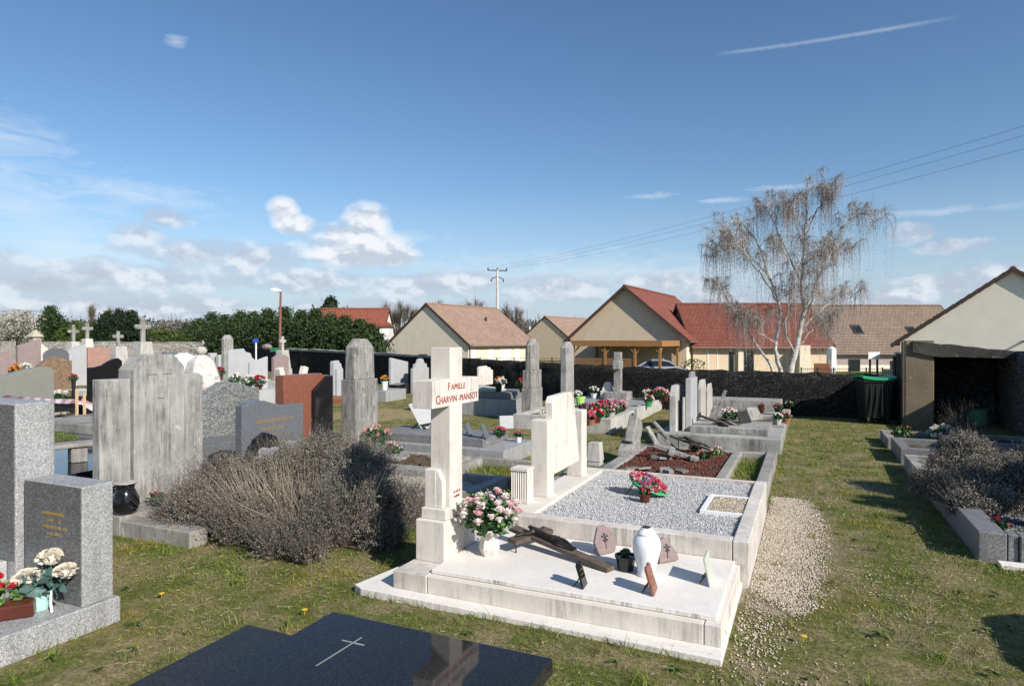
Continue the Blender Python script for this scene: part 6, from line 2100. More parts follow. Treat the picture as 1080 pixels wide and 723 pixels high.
def tape_run(b, A, B, sag, w, n=18, tw=0.6):
    A, B = Vector(A), Vector(B)
    pa = []
    for i in range(n + 1):
        f = i / n
        p = A.lerp(B, f) - Vector((0, 0, sag * 4 * f * (1 - f)))
        a = tw * math.sin(f * 7)
        pa.append((p + Vector((math.sin(a) * w / 2, 0, math.cos(a) * w / 2)), p - Vector((math.sin(a) * w / 2, 0, math.cos(a) * w / 2))))
    for i in range(n):
        b.add([pa[i][0], pa[i][1], pa[i + 1][1], pa[i + 1][0]], [(0, 1, 2, 3)])


b = MB()
e0 = at(-14, 9.2)
s0, s1 = stakes
zS = zat(423, 12.0)
tape_run(b, (e0[0], e0[1], zat(416, 9.2)), (s0[0], s0[1] - .03, zS), .03, .085)
tape_run(b, (s0[0], s0[1] - .03, zS), (s1[0], s1[1] - .03, zat(425, 12.1)), .0, .075, 4)
e1 = at(112, 12.4)
tape_run(b, (s1[0], s1[1] - .03, zat(425, 12.1)), (e1[0], e1[1], zat(437, 12.4)), .02, .075, 8)
tape_run(b, (s1[0], s1[1] - .035, zat(422, 12.1)), (e1[0], e1[1] + .1, zat(433, 12.4)), .02, .075, 8)
single('barrier_tape', 'red and white barrier tape stretched between wooden stakes', 'tape', b, M['tape'], (s0[0], s0[1], 0))

# ---------------------------------------------------------------- boundary walls
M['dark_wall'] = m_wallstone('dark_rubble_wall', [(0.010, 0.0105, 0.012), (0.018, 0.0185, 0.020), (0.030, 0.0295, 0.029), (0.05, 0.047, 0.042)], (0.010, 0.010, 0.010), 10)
M['grey_wall'] = m_wallstone('grey_rubble_wall', [(0.20, 0.19, 0.17), (0.32, 0.30, 0.27), (0.44, 0.42, 0.38)], (0.16, 0.15, 0.13), 4.0)
M['coping'] = m_stone('pale_coping', (0.34, 0.33, 0.30), (0.10, 0.10, 0.09), .3, .4, .9)


def rubble_wall(name, label, pts, heights, th, mat, seed, coping=None, step=0.22, capr=0.014):
    """wall along pts with an uneven stone face"""
    r = np.random.default_rng(seed)
    P, Hh = [], []
    for (a, b_, h0, h1) in zip(pts[:-1], pts[1:], heights[:-1], heights[1:]):
        L_ = math.dist(a, b_)
        n_ = max(2, int(L_ / step))
        for i in range(n_):
            f = i / n_
            P.append((a[0] + (b_[0] - a[0]) * f, a[1] + (b_[1] - a[1]) * f))
            Hh.append(h0 + (h1 - h0) * f)
    P.append(pts[-1])
    Hh.append(heights[-1])
    P = np.array(P)
    Hh = np.array(Hh)
    d = np.gradient(P, axis=0)
    d /= np.linalg.norm(d, axis=1, keepdims=True)
    nrm = np.stack([-d[:, 1], d[:, 0]], axis=1)
    n_ = len(P)
    rows = 8
    V = []
    topj = r.normal(0, capr, n_)
    for side in (0, 1):
        for j in range(rows):
            z = -0.15 + (Hh + topj + 0.15) * j / (rows - 1)
            off = (0 if side == 0 else th) * np.ones(n_) + r.normal(0, 0.022, n_) * (1 if side == 0 else 1)
            V.append(np.stack([P[:, 0] + nrm[:, 0] * off, P[:, 1] + nrm[:, 1] * off, z], axis=1))
    V = np.concatenate(V)
    Q = []
    def idx(s, j, i):
        return (s * rows + j) * n_ + i
    for i in range(n_ - 1):
        for j in range(rows - 1):
            Q.append((idx(0, j, i), idx(0, j, i + 1), idx(0, j + 1, i + 1), idx(0, j + 1, i)))
            Q.append((idx(1, j, i + 1), idx(1, j, i), idx(1, j + 1, i), idx(1, j + 1, i + 1)))
        Q.append((idx(0, rows - 1, i), idx(0, rows - 1, i + 1), idx(1, rows - 1, i + 1), idx(1, rows - 1, i)))
    for i, s0_ in ((0, 0), (n_ - 1, 1)):
        for j in range(rows - 1):
            q = (idx(0, j, i), idx(0, j + 1, i), idx(1, j + 1, i), idx(1, j, i))
            Q.append(q if s0_ == 0 else q[::-1])
    c = P[n_ // 2]
    t_ = thing(name, label, 'wall', (c[0], c[1], 0))
    np_mesh('stonework', V, np.array(Q), mat, t_)
    if coping:
        b_ = MB()
        i = 0
        rr_ = random.Random(seed)
        while i < n_ - 4:
            k = rr_.choice((2, 3, 4))
            j = min(n_ - 1, i + k)
            a, e = P[i], P[j]
            m_ = nrm[i]
            z0 = min(Hh[i], Hh[j]) - .02
            o0, o1 = -0.04 + rr_.uniform(-.02, .02), th + .04
            hh = rr_.uniform(.05, .10)
            q0 = [(a[0] + m_[0] * o0, a[1] + m_[1] * o0), (e[0] + m_[0] * o0, e[1] + m_[1] * o0), (e[0] + m_[0] * o1, e[1] + m_[1] * o1), (a[0] + m_[0] * o1, a[1] + m_[1] * o1)]
            q0 = [(c_[0] * .985 + sum(p[0] for p in q0) / 4 * .015, c_[1] * .985 + sum(p[1] for p in q0) / 4 * .015) for c_ in q0]
            b_.prism('z', q0, z0, z0 + hh + .03)
            i = j
        b_.build('coping', coping, t_, 0.015)
    return t_


pr = [(1.72, 16.33)] + WALL_PTS[1:4]
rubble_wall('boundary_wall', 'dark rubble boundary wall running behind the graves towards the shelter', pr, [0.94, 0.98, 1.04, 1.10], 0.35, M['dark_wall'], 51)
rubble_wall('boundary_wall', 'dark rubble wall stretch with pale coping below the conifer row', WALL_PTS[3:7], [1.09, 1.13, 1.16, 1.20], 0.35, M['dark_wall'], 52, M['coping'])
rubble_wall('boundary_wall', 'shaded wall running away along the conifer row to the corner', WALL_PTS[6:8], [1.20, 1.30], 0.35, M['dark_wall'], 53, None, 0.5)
rubble_wall('boundary_wall', 'light grey stone wall at the far left end of the cemetery', WALL_BACK, [1.46, 1.62, 1.62], 0.4, M['grey_wall'], 54, M['coping'], 0.6)
u_, v_ = at(299, 34.2)
b = MB()
rr = random.Random(17)
for i in range(8):
    x0_, x1_ = -1.25 + i * .31, -1.25 + (i + 1) * .31
    a, c_ = at(285 + i * 3.5, 34.0 + (7 - i) * 0.15), at(285 + (i + 1) * 3.5, 34.0 + (6 - i) * 0.15)
    za, zb_ = 1.22 + rr.uniform(-.02, .05), 1.22 + rr.uniform(-.02, .05)
    b.add([(a[0], a[1], za - .16), (c_[0], c_[1], zb_ - .16), (c_[0], c_[1], zb_ + .04), (a[0], a[1], za + .04), (a[0] - .1, a[1] + .5, za + .02), (c_[0] - .1, c_[1] + .5, zb_ + .02)], [(0, 1, 2, 3), (3, 2, 5, 4)])
single('green_tarp', 'strip of green tarpaulin draped over the wall below the street lamp', 'tarp', b, M['green_plastic'], (u_, v_, 1.2))
u_, v_ = at(282, 35.5)
box_thing('stone_boulder', 'rounded mauve boulder lying on the wall left of the tarpaulin', 'stone', MB().ball((u_, v_, zat(365.5, 35.5)), .28, 10, 7, .12, (1.1, .9, .6)), M['mauve_granite'], (u_, v_, 1.2))

# ---------------------------------------------------------------- stone shelter on the right
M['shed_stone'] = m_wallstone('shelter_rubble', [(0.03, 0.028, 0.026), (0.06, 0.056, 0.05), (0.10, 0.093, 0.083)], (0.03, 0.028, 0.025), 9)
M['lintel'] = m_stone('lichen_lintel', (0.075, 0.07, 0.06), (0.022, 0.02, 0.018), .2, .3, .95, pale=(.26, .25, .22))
M['pebbledash'] = m_stone('pebbledash_pier', (0.215, 0.17, 0.112), (0.12, 0.097, 0.066), .1, .35, .95, lcol=(.09, .08, .065), fine=.5, pale=(.40, .38, .33))
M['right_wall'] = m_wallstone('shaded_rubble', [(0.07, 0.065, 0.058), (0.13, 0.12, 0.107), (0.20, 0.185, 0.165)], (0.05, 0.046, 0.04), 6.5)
t = thing('stone_shelter', 'open stone shelter with pebbledashed pier and rough concrete lintel at right', 'shelter', (2.7, 15.6, 0))
u0, u1 = 1.70, 2.22
MB().box(u0 + .035, u1, 14.85, 15.10, -.03, 1.685).build('pier', M['pebbledash'], t, 0.015)
MB().box(u0 - .002, u0 + .034, 14.86, 15.11, -.03, 1.66).build('side_panel', M['pebbledash'], t, 0.01)
MB().box(u0 + .036, u0 + .28, 15.105, 16.28, -.03, 1.40).build('side_wall', M['shed_stone'], t)
lb_ = MB()
NL = 14
vs = []
for i in range(NL + 1):
    f = i / NL
    uu = 1.86 + f * (3.56 - 1.86)
    ztp = 1.675 - .2 * f + random.uniform(-.012, .012)
    zbt = 1.385 - .04 * f + random.uniform(-.01, .01) + (.06 * (1 - f * 4) if f < .25 else 0)
    vs += [(uu, 14.80, zbt), (uu, 14.80, ztp), (uu, 15.14, ztp), (uu, 15.14, zbt)]
fs = [(0, 1, 2, 3), tuple(4 * NL + k for k in (3, 2, 1, 0))]
for i in range(NL):
    for k in range(4):
        l_ = (k + 1) % 4
        fs.append((4 * i + k, 4 * i + 4 + k, 4 * i + 4 + l_, 4 * i + l_))
lb_.add(vs, fs)
lb_.build('lintel', M['lintel'], t, 0.0)
MB().box(1.75, 3.52, 15.15, 16.75, 1.34, 1.43).build('roof_slab', M['dark_edge'], t, 0.01)
MB().box(1.72, 3.95, 16.35, 16.75, -.03, 1.335).build('back_wall', M['shed_stone'], t)
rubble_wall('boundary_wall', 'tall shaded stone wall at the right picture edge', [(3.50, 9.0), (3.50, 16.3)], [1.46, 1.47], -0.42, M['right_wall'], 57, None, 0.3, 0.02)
u_, v_ = 3.1, 15.7
b = MB().lathe((u_, v_, 0), [(.14, 0), (.17, .3), (.18, .31), (.15, .31)], 12)
single('green_bucket', 'dim green bucket inside the dark shelter', 'bucket', b, M['green_plastic'], (u_, v_, 0))

# wheelie bin
u_, v_ = gp(921, 445)
u_, v_ = u_ + 0.0, v_ - 0.05
t = thing('wheelie_bin', 'dark wheelie bin with a sagging bright green lid against the wall', 'bin', (u_, v_, 0))
M['bin_body'] = m_plain('bin_dark_green', (0.010, 0.014, 0.012), 0.45, 0.2)
Tn = Matrix.Translation((u_, v_, 0)) @ Matrix.Rotation(math.radians(14), 4, 'Z') @ Matrix.Diagonal((0.74, 0.8, 0.95, 1))
MB(Tn).add([(-.30, -.32, .12), (.30, -.32, .12), (.30, .30, .12), (-.30, .30, .12), (-.37, -.40, .92), (.37, -.40, .92), (.37, .38, .92), (-.37, .38, .92)],
           [(0, 3, 2, 1), (4, 5, 6, 7), (0, 1, 5, 4), (1, 2, 6, 5), (2, 3, 7, 6), (3, 0, 4, 7)]).build('body', M['bin_body'], t, 0.02)
MB(Tn).box(-.40, .40, -.43, .41, .885, .93).build('rim', M['bin_body'], t, 0.012)
lid = MB(Tn)
nl = 8
vs, fs = [], []
for i in range(nl + 1):
    for j in range(nl + 1):
        fx, fy = i / nl, j / nl
        z = .985 + .03 * math.sin(fy * PI) - .035 * math.sin(fx * PI) + .02 * fx * 0
        vs.append((-.42 + .84 * fx, -.46 + .90 * fy, z + (.03 * (1 - fy))))
for i in range(nl):
    for j in range(nl):
        a = i * (nl + 1) + j
        fs.append((a, a + nl + 1, a + nl + 2, a + 1))
base_n = len(vs)
vs += [(p[0], p[1], p[2] - .045) for p in vs]
fs += [tuple(q + base_n for q in f[::-1]) for f in fs[:nl * nl]]
edge = [i * (nl + 1) for i in range(nl + 1)] + [nl * (nl + 1) + j for j in range(1, nl + 1)] + [i * (nl + 1) + nl for i in range(nl - 1, -1, -1)] + [j for j in range(nl - 1, 0, -1)]
for a, c_ in zip(edge, edge[1:] + edge[:1]):
    fs.append((c_, a, a + base_n, c_ + base_n))
lid.add(vs, fs)
M['lid_green'] = m_plain('bright_green_lid', (0.02, 0.34, 0.12), 0.4, 0.1)
lid.build('lid', M['lid_green'], t)
for s_ in (-1, 1):
    MB(Tn @ Matrix.Translation((.24 * s_, -.25, .075)) @ Matrix.Rotation(PI / 2, 4, 'Y')).lathe((0, 0, -.03), [(.075, 0), (.08, .01), (.08, .05), (.075, .06)], 14).build('wheel', M['black_plastic'], t)
    MB(Tn @ Matrix.Translation((.24 * s_, .24, .075)) @ Matrix.Rotation(PI / 2, 4, 'Y')).lathe((0, 0, -.03), [(.075, 0), (.08, .01), (.08, .05), (.075, .06)], 14).build('wheel', M['black_plastic'], t)
for k in range(4):
    MB(Tn).box(-.22 + k * .14, -.19 + k * .14, -.405, -.372, .2, .85).build('rib', M['bin_body'], t, 0.005)
# ---------------------------------------------------------------- houses beyond the wall
M['roof_brown'] = m_roof('brown_tiles', (0.34, 0.225, 0.165), (0.42, 0.285, 0.215), (0.15, 0.10, 0.075), 0.21, 0.33)
M['roof_red'] = m_roof('red_tiles', (0.24, 0.075, 0.05), (0.30, 0.10, 0.07), (0.10, 0.035, 0.026), 0.21, 0.33)
M['roof_orange'] = m_roof('orange_red_tiles', (0.27, 0.085, 0.05), (0.32, 0.11, 0.07), (0.12, 0.04, 0.026), 0.21, 0.33)
M['roof_wing'] = m_roof('brick_red_tiles', (0.20, 0.062, 0.040), (0.25, 0.085, 0.055), (0.09, 0.03, 0.022), 0.21, 0.33)
M['roof_taupe'] = m_roof('taupe_tiles', (0.22, 0.16, 0.118), (0.275, 0.205, 0.155), (0.10, 0.075, 0.06), 0.24, 0.36)
M['render_beige'] = m_plain('beige_render', (0.76, 0.67, 0.53), 0.9, 0.06, 1.5, 0.15)
M['render_tan'] = m_plain('tan_render', (0.61, 0.49, 0.35), 0.9, 0.06, 1.5, 0.15)
M['render_cream'] = m_plain('cream_render', (0.68, 0.60, 0.465), 0.9, 0.05, 1.5, 0.15)
M['render_white'] = m_plain('off_white_render', (0.82, 0.76, 0.65), 0.9, 0.05, 1.5, 0.15)
M['render_eave_shade'] = m_plain('mauve_eave_shade', (0.34, 0.28, 0.27), 0.9, 0.06, 1.5, 0.15)  # mauve stands in for the eave shadow on the long house wall
M['verge'] = m_plain('brown_verge', (0.07, 0.045, 0.035), 0.7, 0.2)
M['gutter'] = m_plain('grey_brown_gutter', (0.16, 0.13, 0.11), 0.5, 0.1)
M['shutter'] = m_plain('white_shutter', (0.78, 0.77, 0.74), 0.5, 0.04)
M['dark_frame'] = m_plain('dark_joinery', (0.03, 0.028, 0.028), 0.5, 0.1)
M['wood'] = m_plain('warm_timber', (0.30, 0.15, 0.055), 0.65, 0.25, 8)
mg, tg, bg_ = newmat('window_glass', 0.12, 0.4)
bg_.inputs['Base Color'].default_value = (0.015, 0.02, 0.022, 1)
M['glass'] = mg


def lpart(b, name, mat, parent, loc=None, rz=None, bevel=0.0, smooth=False):
    me = bpy.data.meshes.new(name)
    me.from_pydata([tuple(p) for p in b.v], [], b.f)
    if bevel:
        bm = bmesh.new()
        bm.from_mesh(me)
        es = [e for e in bm.edges if len(e.link_faces) == 2 and e.calc_face_angle(0) > 0.45]
        bmesh.ops.bevel(bm, geom=es, offset=bevel, segments=2, profile=0.5, affect='EDGES', clamp_overlap=True)
        bm.to_mesh(me)
        bm.free()
    if smooth:
        me.polygons.foreach_set('use_smooth', [True] * len(me.polygons))
    o = link_mesh(name, me, mat, parent)
    if loc is not None:
        o.location = loc
    if rz is not None:
        o.rotation_euler = (0, 0, rz)
    return o


class House:
    """local frame: x along the ridge (away), r to its right, z up from the ground"""

    def __init__(self, name, label, X0, Y0, heading, zg, cat='house'):
        self.o = w2(X0, Y0)
        self.zg = zg
        self.root = thing(name, label, cat, (self.o[0], self.o[1], zg))
        self.h = heading
        self.fr = self.frame(0, 0, heading)

    def frame(self, X, Y, heading):
        # camera-aligned offset and heading (right of the camera axis) to a part location and rotation
        d = (math.sin(heading), math.cos(heading))
        wx = d[0] * CS - d[1] * SN
        wy = d[0] * SN + d[1] * CS
        o = (X * CS - Y * SN, X * SN + Y * CS)
        return ((o[0], o[1], 0), math.atan2(wy, wx))

    def part(self, b, name, mat, fr=None, parent=None, bevel=0.0):
        if parent is not None:
            return lpart(b, name, mat, parent, None, None, bevel)
        loc, rz = fr or self.fr
        return lpart(b, name, mat, self.root, loc, rz, bevel)

    def gable(self, w, L, ze, zr, wallmat, roofmat, oh=0.35, ohx=0.12, fr=None, w2_=None, verge=True, gut=True):
        b = MB()
        b.prism('x', [(-w, -1), (w, -1), (w, ze - 0.02), (0, zr - 0.14), (-w, ze - 0.02)], 0, L)
        wall = self.part(b, 'wall', wallmat, fr)
        sl = (zr - ze) / w
        rf = MB()
        for s in (-1, 1):
            e = w + oh
            pts = [(0, zr), (s * e, zr - sl * e), (s * e, zr - sl * e - 0.13), (0, zr - 0.13)]
            rf.prism('x', pts, -ohx, L + ohx)
        roof = self.part(rf, 'roof', roofmat, fr)
        rc = MB()
        nseg = max(3, int((L + 2 * ohx) / 0.4))
        for i in range(nseg):
            a = -ohx + (L + 2 * ohx) * i / nseg
            rc.prism('x', [(-.14, zr - .06), (.14, zr - .06), (.07, zr + .065), (-.07, zr + .065)], a, a + (L + 2 * ohx) / nseg - .02)
        self.part(rc, 'ridge_tiles', roofmat, parent=roof)
        if verge:
            for xx in (-ohx - .05, L + ohx + .003):
                vg = MB()
                for s in (-1, 1):
                    e = w + oh
                    vg.prism('x', [(0, zr + .03), (s * e, zr - sl * e + .03), (s * e, zr - sl * e - .22), (0, zr - .22)], xx, xx + .047)
                self.part(vg, 'verge_board', M['verge'], parent=roof)
        if gut:
            for s in (-1, 1):
                g_ = MB()
                e = w + oh + .05
                g_.tube([(-ohx, s * e, zr - sl * e - .02), (L + ohx, s * e, zr - sl * e - .02)], .06, 6)
                self.part(g_, 'gutter', M['gutter'], parent=roof)
        return wall, roof

    def opening(self, wall, kind_, side, w, x0, x1, z0, z1, fmat, pmat, proud=0.02, bar=False):
        """window or door on the right (side=-1 in local y) or left wall, or 'g' on the near gable"""
        b, p = MB(), MB()
        t_ = 0.06
        if side in (-1, 1):
            y = side * w
            ya, yb = (y, y + side * proud)
            b.box(x0, x0 + t_, ya, yb, z0, z1).box(x1 - t_, x1, ya, yb, z0, z1).box(x0 + t_, x1 - t_, ya, yb, z1 - t_, z1)
            if kind_ == 'window':
                b.box(x0 - .04, x1 + .04, ya, y + side * (proud + .05), z0 - .05, z0)
            if bar:
                b.box((x0 + x1) / 2 - .02, (x0 + x1) / 2 + .02, ya, yb, z0, z1 - t_)
            p.box(x0 + t_, x1 - t_, y + side * .002, y + side * proud * .5, z0, z1 - t_)
        else:
            b.box(-proud, 0, x0, x0 + t_, z0, z1).box(-proud, 0, x1 - t_, x1, z0, z1).box(-proud, 0, x0 + t_, x1 - t_, z1 - t_, z1)
            p.box(-proud * .5, -.002, x0 + t_, x1 - t_, z0, z1 - t_)
        f = self.part(b, kind_, fmat, parent=wall)
        self.part(p, 'pane' if pmat is M['glass'] else 'panel', pmat, parent=f)
        return f


def solve_x(h, fr_head, X0, Y0, w, px):
    """distance along the ridge where the right wall meets the bearing of px"""
    d = (math.sin(fr_head), math.cos(fr_head))
    e = (math.cos(fr_head), -math.sin(fr_head))
    ax, ay = X0 + e[0] * w, Y0 + e[1] * w
    t_ = (px - CXP) / FPX
    return (t_ * ay - ax) / (d[0] - t_ * d[1])


# house with the beige gable and brown roof, centre left
th1 = math.radians(33)
X0, Y0 = (450 - CXP) / FPX * 60, 60.0
H1 = House('bungalow', 'bungalow with plain beige gable and brown tiled roof behind the lettered cross', X0, Y0, th1, -1.0)
zr, ze = zat(319.5, 60) + 1.0, zat(361, 58) + 1.0
w1 = 4.75
wall, roof = H1.gable(w1, 11.3, ze, zr, M['render_beige'], M['roof_brown'])
b = MB().box(0.02, 11.28, -w1 - .012, -w1 - .002, -1, ze - .1)
sidew = H1.part(b, 'side_render', M['render_cream'], parent=wall)
for a, c_ in ((496, 501.7), (514, 520), (527, 538.5), (542, 547.5)):
    xa, xb = solve_x(H1, th1, X0, Y0, w1, a), solve_x(H1, th1, X0, Y0, w1, c_)
    H1.opening(wall, 'window', -1, w1 + .012, xa, xb, 0.3 if c_ - a > 8 else 0.8, zat(368, 62) + 1.0, M['shutter'], M['shutter'], 0.05)
b = MB().tube([(.15, -w1 - .08, 0), (.15, -w1 - .08, ze - .3), (.15, -w1 - .4, ze - .12)], .05, 6)
H1.part(b, 'downpipe', M['gutter'], parent=wall)
b = MB().lathe((6.6, -2.0, zr - 2.0 * (zr - ze) / w1 - .1), [(.10, 0), (.10, .42), (.16, .43), (.02, .52)], 8)
H1.part(b, 'roof_vent', M['verge'], parent=roof)

# second brown-roofed bungalow farther away
th2 = math.radians(34)
X0, Y0 = (575 - CXP) / FPX * 92, 92.0
H2 = House('bungalow', 'farther bungalow with tan gable between the beige gable and the carport house', X0, Y0, th2, -1.0)
zr, ze = zat(333, 92) + 1.0, zat(360, 90) + 1.0
wall, roof = H2.gable(4.6, 12, ze, zr, M['render_tan'], M['roof_brown'])
b = MB().lathe((1.0, 3.2, ze + .6), [(.13, 0), (.13, 1.5), (.18, 1.5), (.18, 1.6)], 8)
H2.part(b, 'chimney', M['shutter'], parent=roof)
MBx = MB().box(-.01, .05, -1.4, -.4, .4, 1.3)

# large house with red roof, wing and carport
th3 = math.radians(28.5)
X0, Y0 = (660 - CXP) / FPX * 50, 50.0
ZG3 = -1.0
H3 = House('red_roof_house', 'tan house with red tiled roof and long wing behind the timber carport', X0, Y0, th3, ZG3)
zr, ze = zat(301, 50) - ZG3, 1.98 - ZG3
w3 = 4.6
wall, roof = H3.gable(w3, 14.0, ze, zr, M['render_tan'], M['roof_red'], oh=0.4, ohx=0.42)
b = MB().box(0.02, 13.9, -w3 - .012, -w3 - .002, -1, ze - .12)
H3.part(b, 'side_render', M['render_cream'], parent=wall)
xa, xb = solve_x(H3, th3, X0, Y0, w3, 733), solve_x(H3, th3, X0, Y0, w3, 740)
H3.opening(wall, 'door', -1, w3 + .012, xa, xb, 0.0, zat(371, 48) - ZG3, M['shutter'], M['shutter'], .05)
b = MB().box(0, 0, 0, 0, 0, 0)
# the wing runs across the view
FW = 53.0
xw0, xw1 = (716 - CXP) / FPX * FW, (849 - CXP) / FPX * FW
frw = H3.frame(xw0 - X0, FW - Y0, math.radians(90))
zrw, zew, ww = zat(320, FW) - ZG3, zat(361, FW - 4.1) - ZG3, 4.2
wwall, wroof = H3.gable(ww, xw1 - xw0, zew, zrw, M['render_tan'], M['roof_wing'], oh=0.45, ohx=0.2, fr=frw)


def wx(px, Yf=FW - ww):
    return (px - CXP) / FPX * Yf - xw0


for a, c_, zt_, fm, pm in ((746, 757, 367, 'shutter', 'render_tan'), (769, 774, 371, 'dark_frame', 'glass'), (784.5, 795, 370, 'dark_frame', 'glass')):
    H3.opening(wwall, 'door', -1, ww, wx(a), wx(c_), 0.0, zat(zt_, FW - ww) - ZG3, M[fm], M[pm], .05)
b = MB().box(wx(777.5), wx(783), -ww - .25, -ww - .001, -1, zew - .25)
H3.part(b, 'wall_pier', M['render_cream'], parent=wwall)
b = MB().box(wx(836), wx(847), -ww - 1.2, -ww - .001, -1, zew - .2)
H3.part(b, 'porch_wall', M['render_cream'], parent=wwall)
b = MB()
for q in (0, 1, 2):
    b.box(wx(800 + q * 3), wx(800 + q * 3 + .5), -ww - .9, -ww - .88, -1, .9)

# timber carport in front of the gable
Tg = House.frame(H3, 0, 0, th3)
e3 = (math.cos(th3), -math.sin(th3))
d3 = (math.sin(th3), math.cos(th3))


def cp(r, x, z=0):
    X_, Y_ = X0 + e3[0] * r + d3[0] * x, Y0 + e3[1] * r + d3[1] * x
    u_, v_ = w2(X_, Y_)
    return (u_, v_, z)


pc = cp(0.9, -2.5, ZG3)
CPT = thing('carport', 'open warm timber carport with flat roof and diagonal braces before the tan gable', 'carport', pc)
Rz = Tg[1]
b0 = w2(X0, Y0)
TM = Matrix.Translation((b0[0], b0[1], ZG3)) @ Matrix.Rotation(Rz, 4, 'Z')
zt3 = zat(360.3, 46) - ZG3
rL, rR, xF, xB = -2.35, 4.15, -5.0, -0.05
MB(TM).box(xF, xB, -rR, -rL, zt3 - .02, zt3 + .06).build('roof_deck', M['verge'], CPT)
MB(TM).box(xF - .06, xF - .003, -rR - .06, -rL + .06, zt3 - .30, zt3 + .10).build('fascia', M['wood'], CPT)
MB(TM).box(xF, xB, -rR - .06, -rR - .003, zt3 - .30, zt3 + .10).build('fascia', M['wood'], CPT)
MB(TM).box(xF, xB, -rL + .003, -rL + .06, zt3 - .30, zt3 + .10).build('fascia', M['wood'], CPT)
posts = [(-2.25, xF + .12), (0.15, xF + .12), (2.3, xF + .12), (4.02, xF + .12), (4.02, -.3), (-2.25, -.3)]
for (r_, x_) in posts:
    MB(TM).box(x_ - .08, x_ + .08, -r_ - .08, -r_ + .08, -.1, zt3 - .021).build('post', M['wood'], CPT)
for (r_, x_) in posts[:4]:
    for s in (-1, 1):
        if (r_ < -2 and s < 0) or (r_ > 4 and s > 0):
            continue
        bb = MB(TM).tube([(x_, -r_, zt3 - .85), (x_, -(r_ + s * .62), zt3 - .1)], .06, 4)
        bb.build('brace', M['wood'], CPT)
bb = MB(TM).tube([(xF + .12, -4.02, zt3 - .85), (xF + .8, -4.02, zt3 - .1)], .06, 4)
bb.build('brace', M['wood'], CPT)
bb = MB(TM)
for k in range(9):
    bb.box(xF + .10, xF + .14, 2.20, -2.20, .1 + k * .155, .1 + k * .155 + .10)
bb.build('slat_panel', M['wood'], CPT)

# silver car under the carport
def make_car(label, X, Y, zg, heading):
    u_, v_ = w2(X, Y)
    t_ = thing('parked_car', label, 'car', (u_, v_, zg))
    d = (math.sin(heading), math.cos(heading))
    wx_, wy_ = d[0] * CS - d[1] * SN, d[0] * SN + d[1] * CS
    T_ = Matrix.Translation((u_, v_, zg)) @ Matrix.Rotation(math.atan2(wy_, wx_), 4, 'Z')
    silver = m_plain('silver_car_paint', (0.55, 0.56, 0.58), 0.25, 0.03, metal=0.6)
    prof = [(-2.05, .35), (-2.1, .62), (-2.02, .88), (-1.2, .96), (1.0, .92), (1.75, .80), (2.08, .62), (2.1, .32), (1.75, .24), (-1.8, .24)]
    MB(T_).prism('y', prof, -.86, .86).build('body', silver, t_, 0.07, True)
    cab = MB(T_)
    base = [(-1.75, .92), (-.95, 1.38), (-.55, 1.45), (.15, 1.44), (.55, 1.34), (1.15, .90)]
    vs = []
    for s in (-1, 1):
        for (x_, z_) in base:
            k = .80 - .20 * (z_ - .9) / .55
            vs.append((x_, s * k, z_))
    n_ = len(base)
    fs = [tuple(range(n_)), tuple(range(n_, 2 * n_))[::-1]] + [(i, n_ + i, n_ + i + 1, i + 1) for i in range(n_ - 1)]
    cab.add(vs, fs)
    cab.build('roof', silver, t_, 0.04, True)
    for s in (-1, 1):
        g_ = MB(T_)
        for pts in ([(-1.35, .98), (-.85, 1.33), (-.1, 1.36), (-.1, .98)], [(-.02, .98), (-.02, 1.36), (.5, 1.28), (.98, .98)]):
            q = [(x_, s * (.815 - .20 * (z_ - .9) / .55), z_) for x_, z_ in pts]
            g_.add(q, [(0, 1, 2, 3) if s > 0 else (3, 2, 1, 0)])
        g_.build('side_window', M['glass'], t_)
    g_ = MB(T_).add([(1.16, -.68, .93), (1.16, .68, .93), (.60, .56, 1.345), (.60, -.56, 1.345)], [(0, 1, 2, 3)])
    g_.build('windscreen', M['glass'], t_)
    g_ = MB(T_).add([(-1.74, .66, .95), (-1.74, -.66, .95), (-.99, -.54, 1.385), (-.99, .54, 1.385)], [(0, 1, 2, 3)])
    g_.build('rear_window', M['glass'], t_)
    for x_ in (-1.3, 1.3):
        for s in (-1, 1):
            wv = MB(T_ @ Matrix.Translation((x_, s * .80, .31)) @ Matrix.Rotation(-PI / 2, 4, 'X')).lathe((0, 0, -.1), [(.27, 0), (.31, .02), (.31, .18), (.27, .2)], 18).build('wheel', M['black_plastic'], t_)
            MB(T_ @ Matrix.Translation((x_, s * .80, .31)) @ Matrix.Rotation(-PI / 2, 4, 'X')).lathe((0, 0, -.104), [(.18, 0), (.19, .01), (.19, .198), (.18, .208)], 12).build('rim', silver, wv)
    for s in (-1, 1):
        MB(T_).box(2.0, 2.09, s * .72 - .14, s * .72 + .14, .58, .70).build('headlight', M['porcelain'], t_, 0.02)
    return t_


make_car('silver car parked under the right end of the timber carport', (697 - CXP) / FPX * 45.0, 45.0, zat(378, 45) - 1.47, math.radians(100))

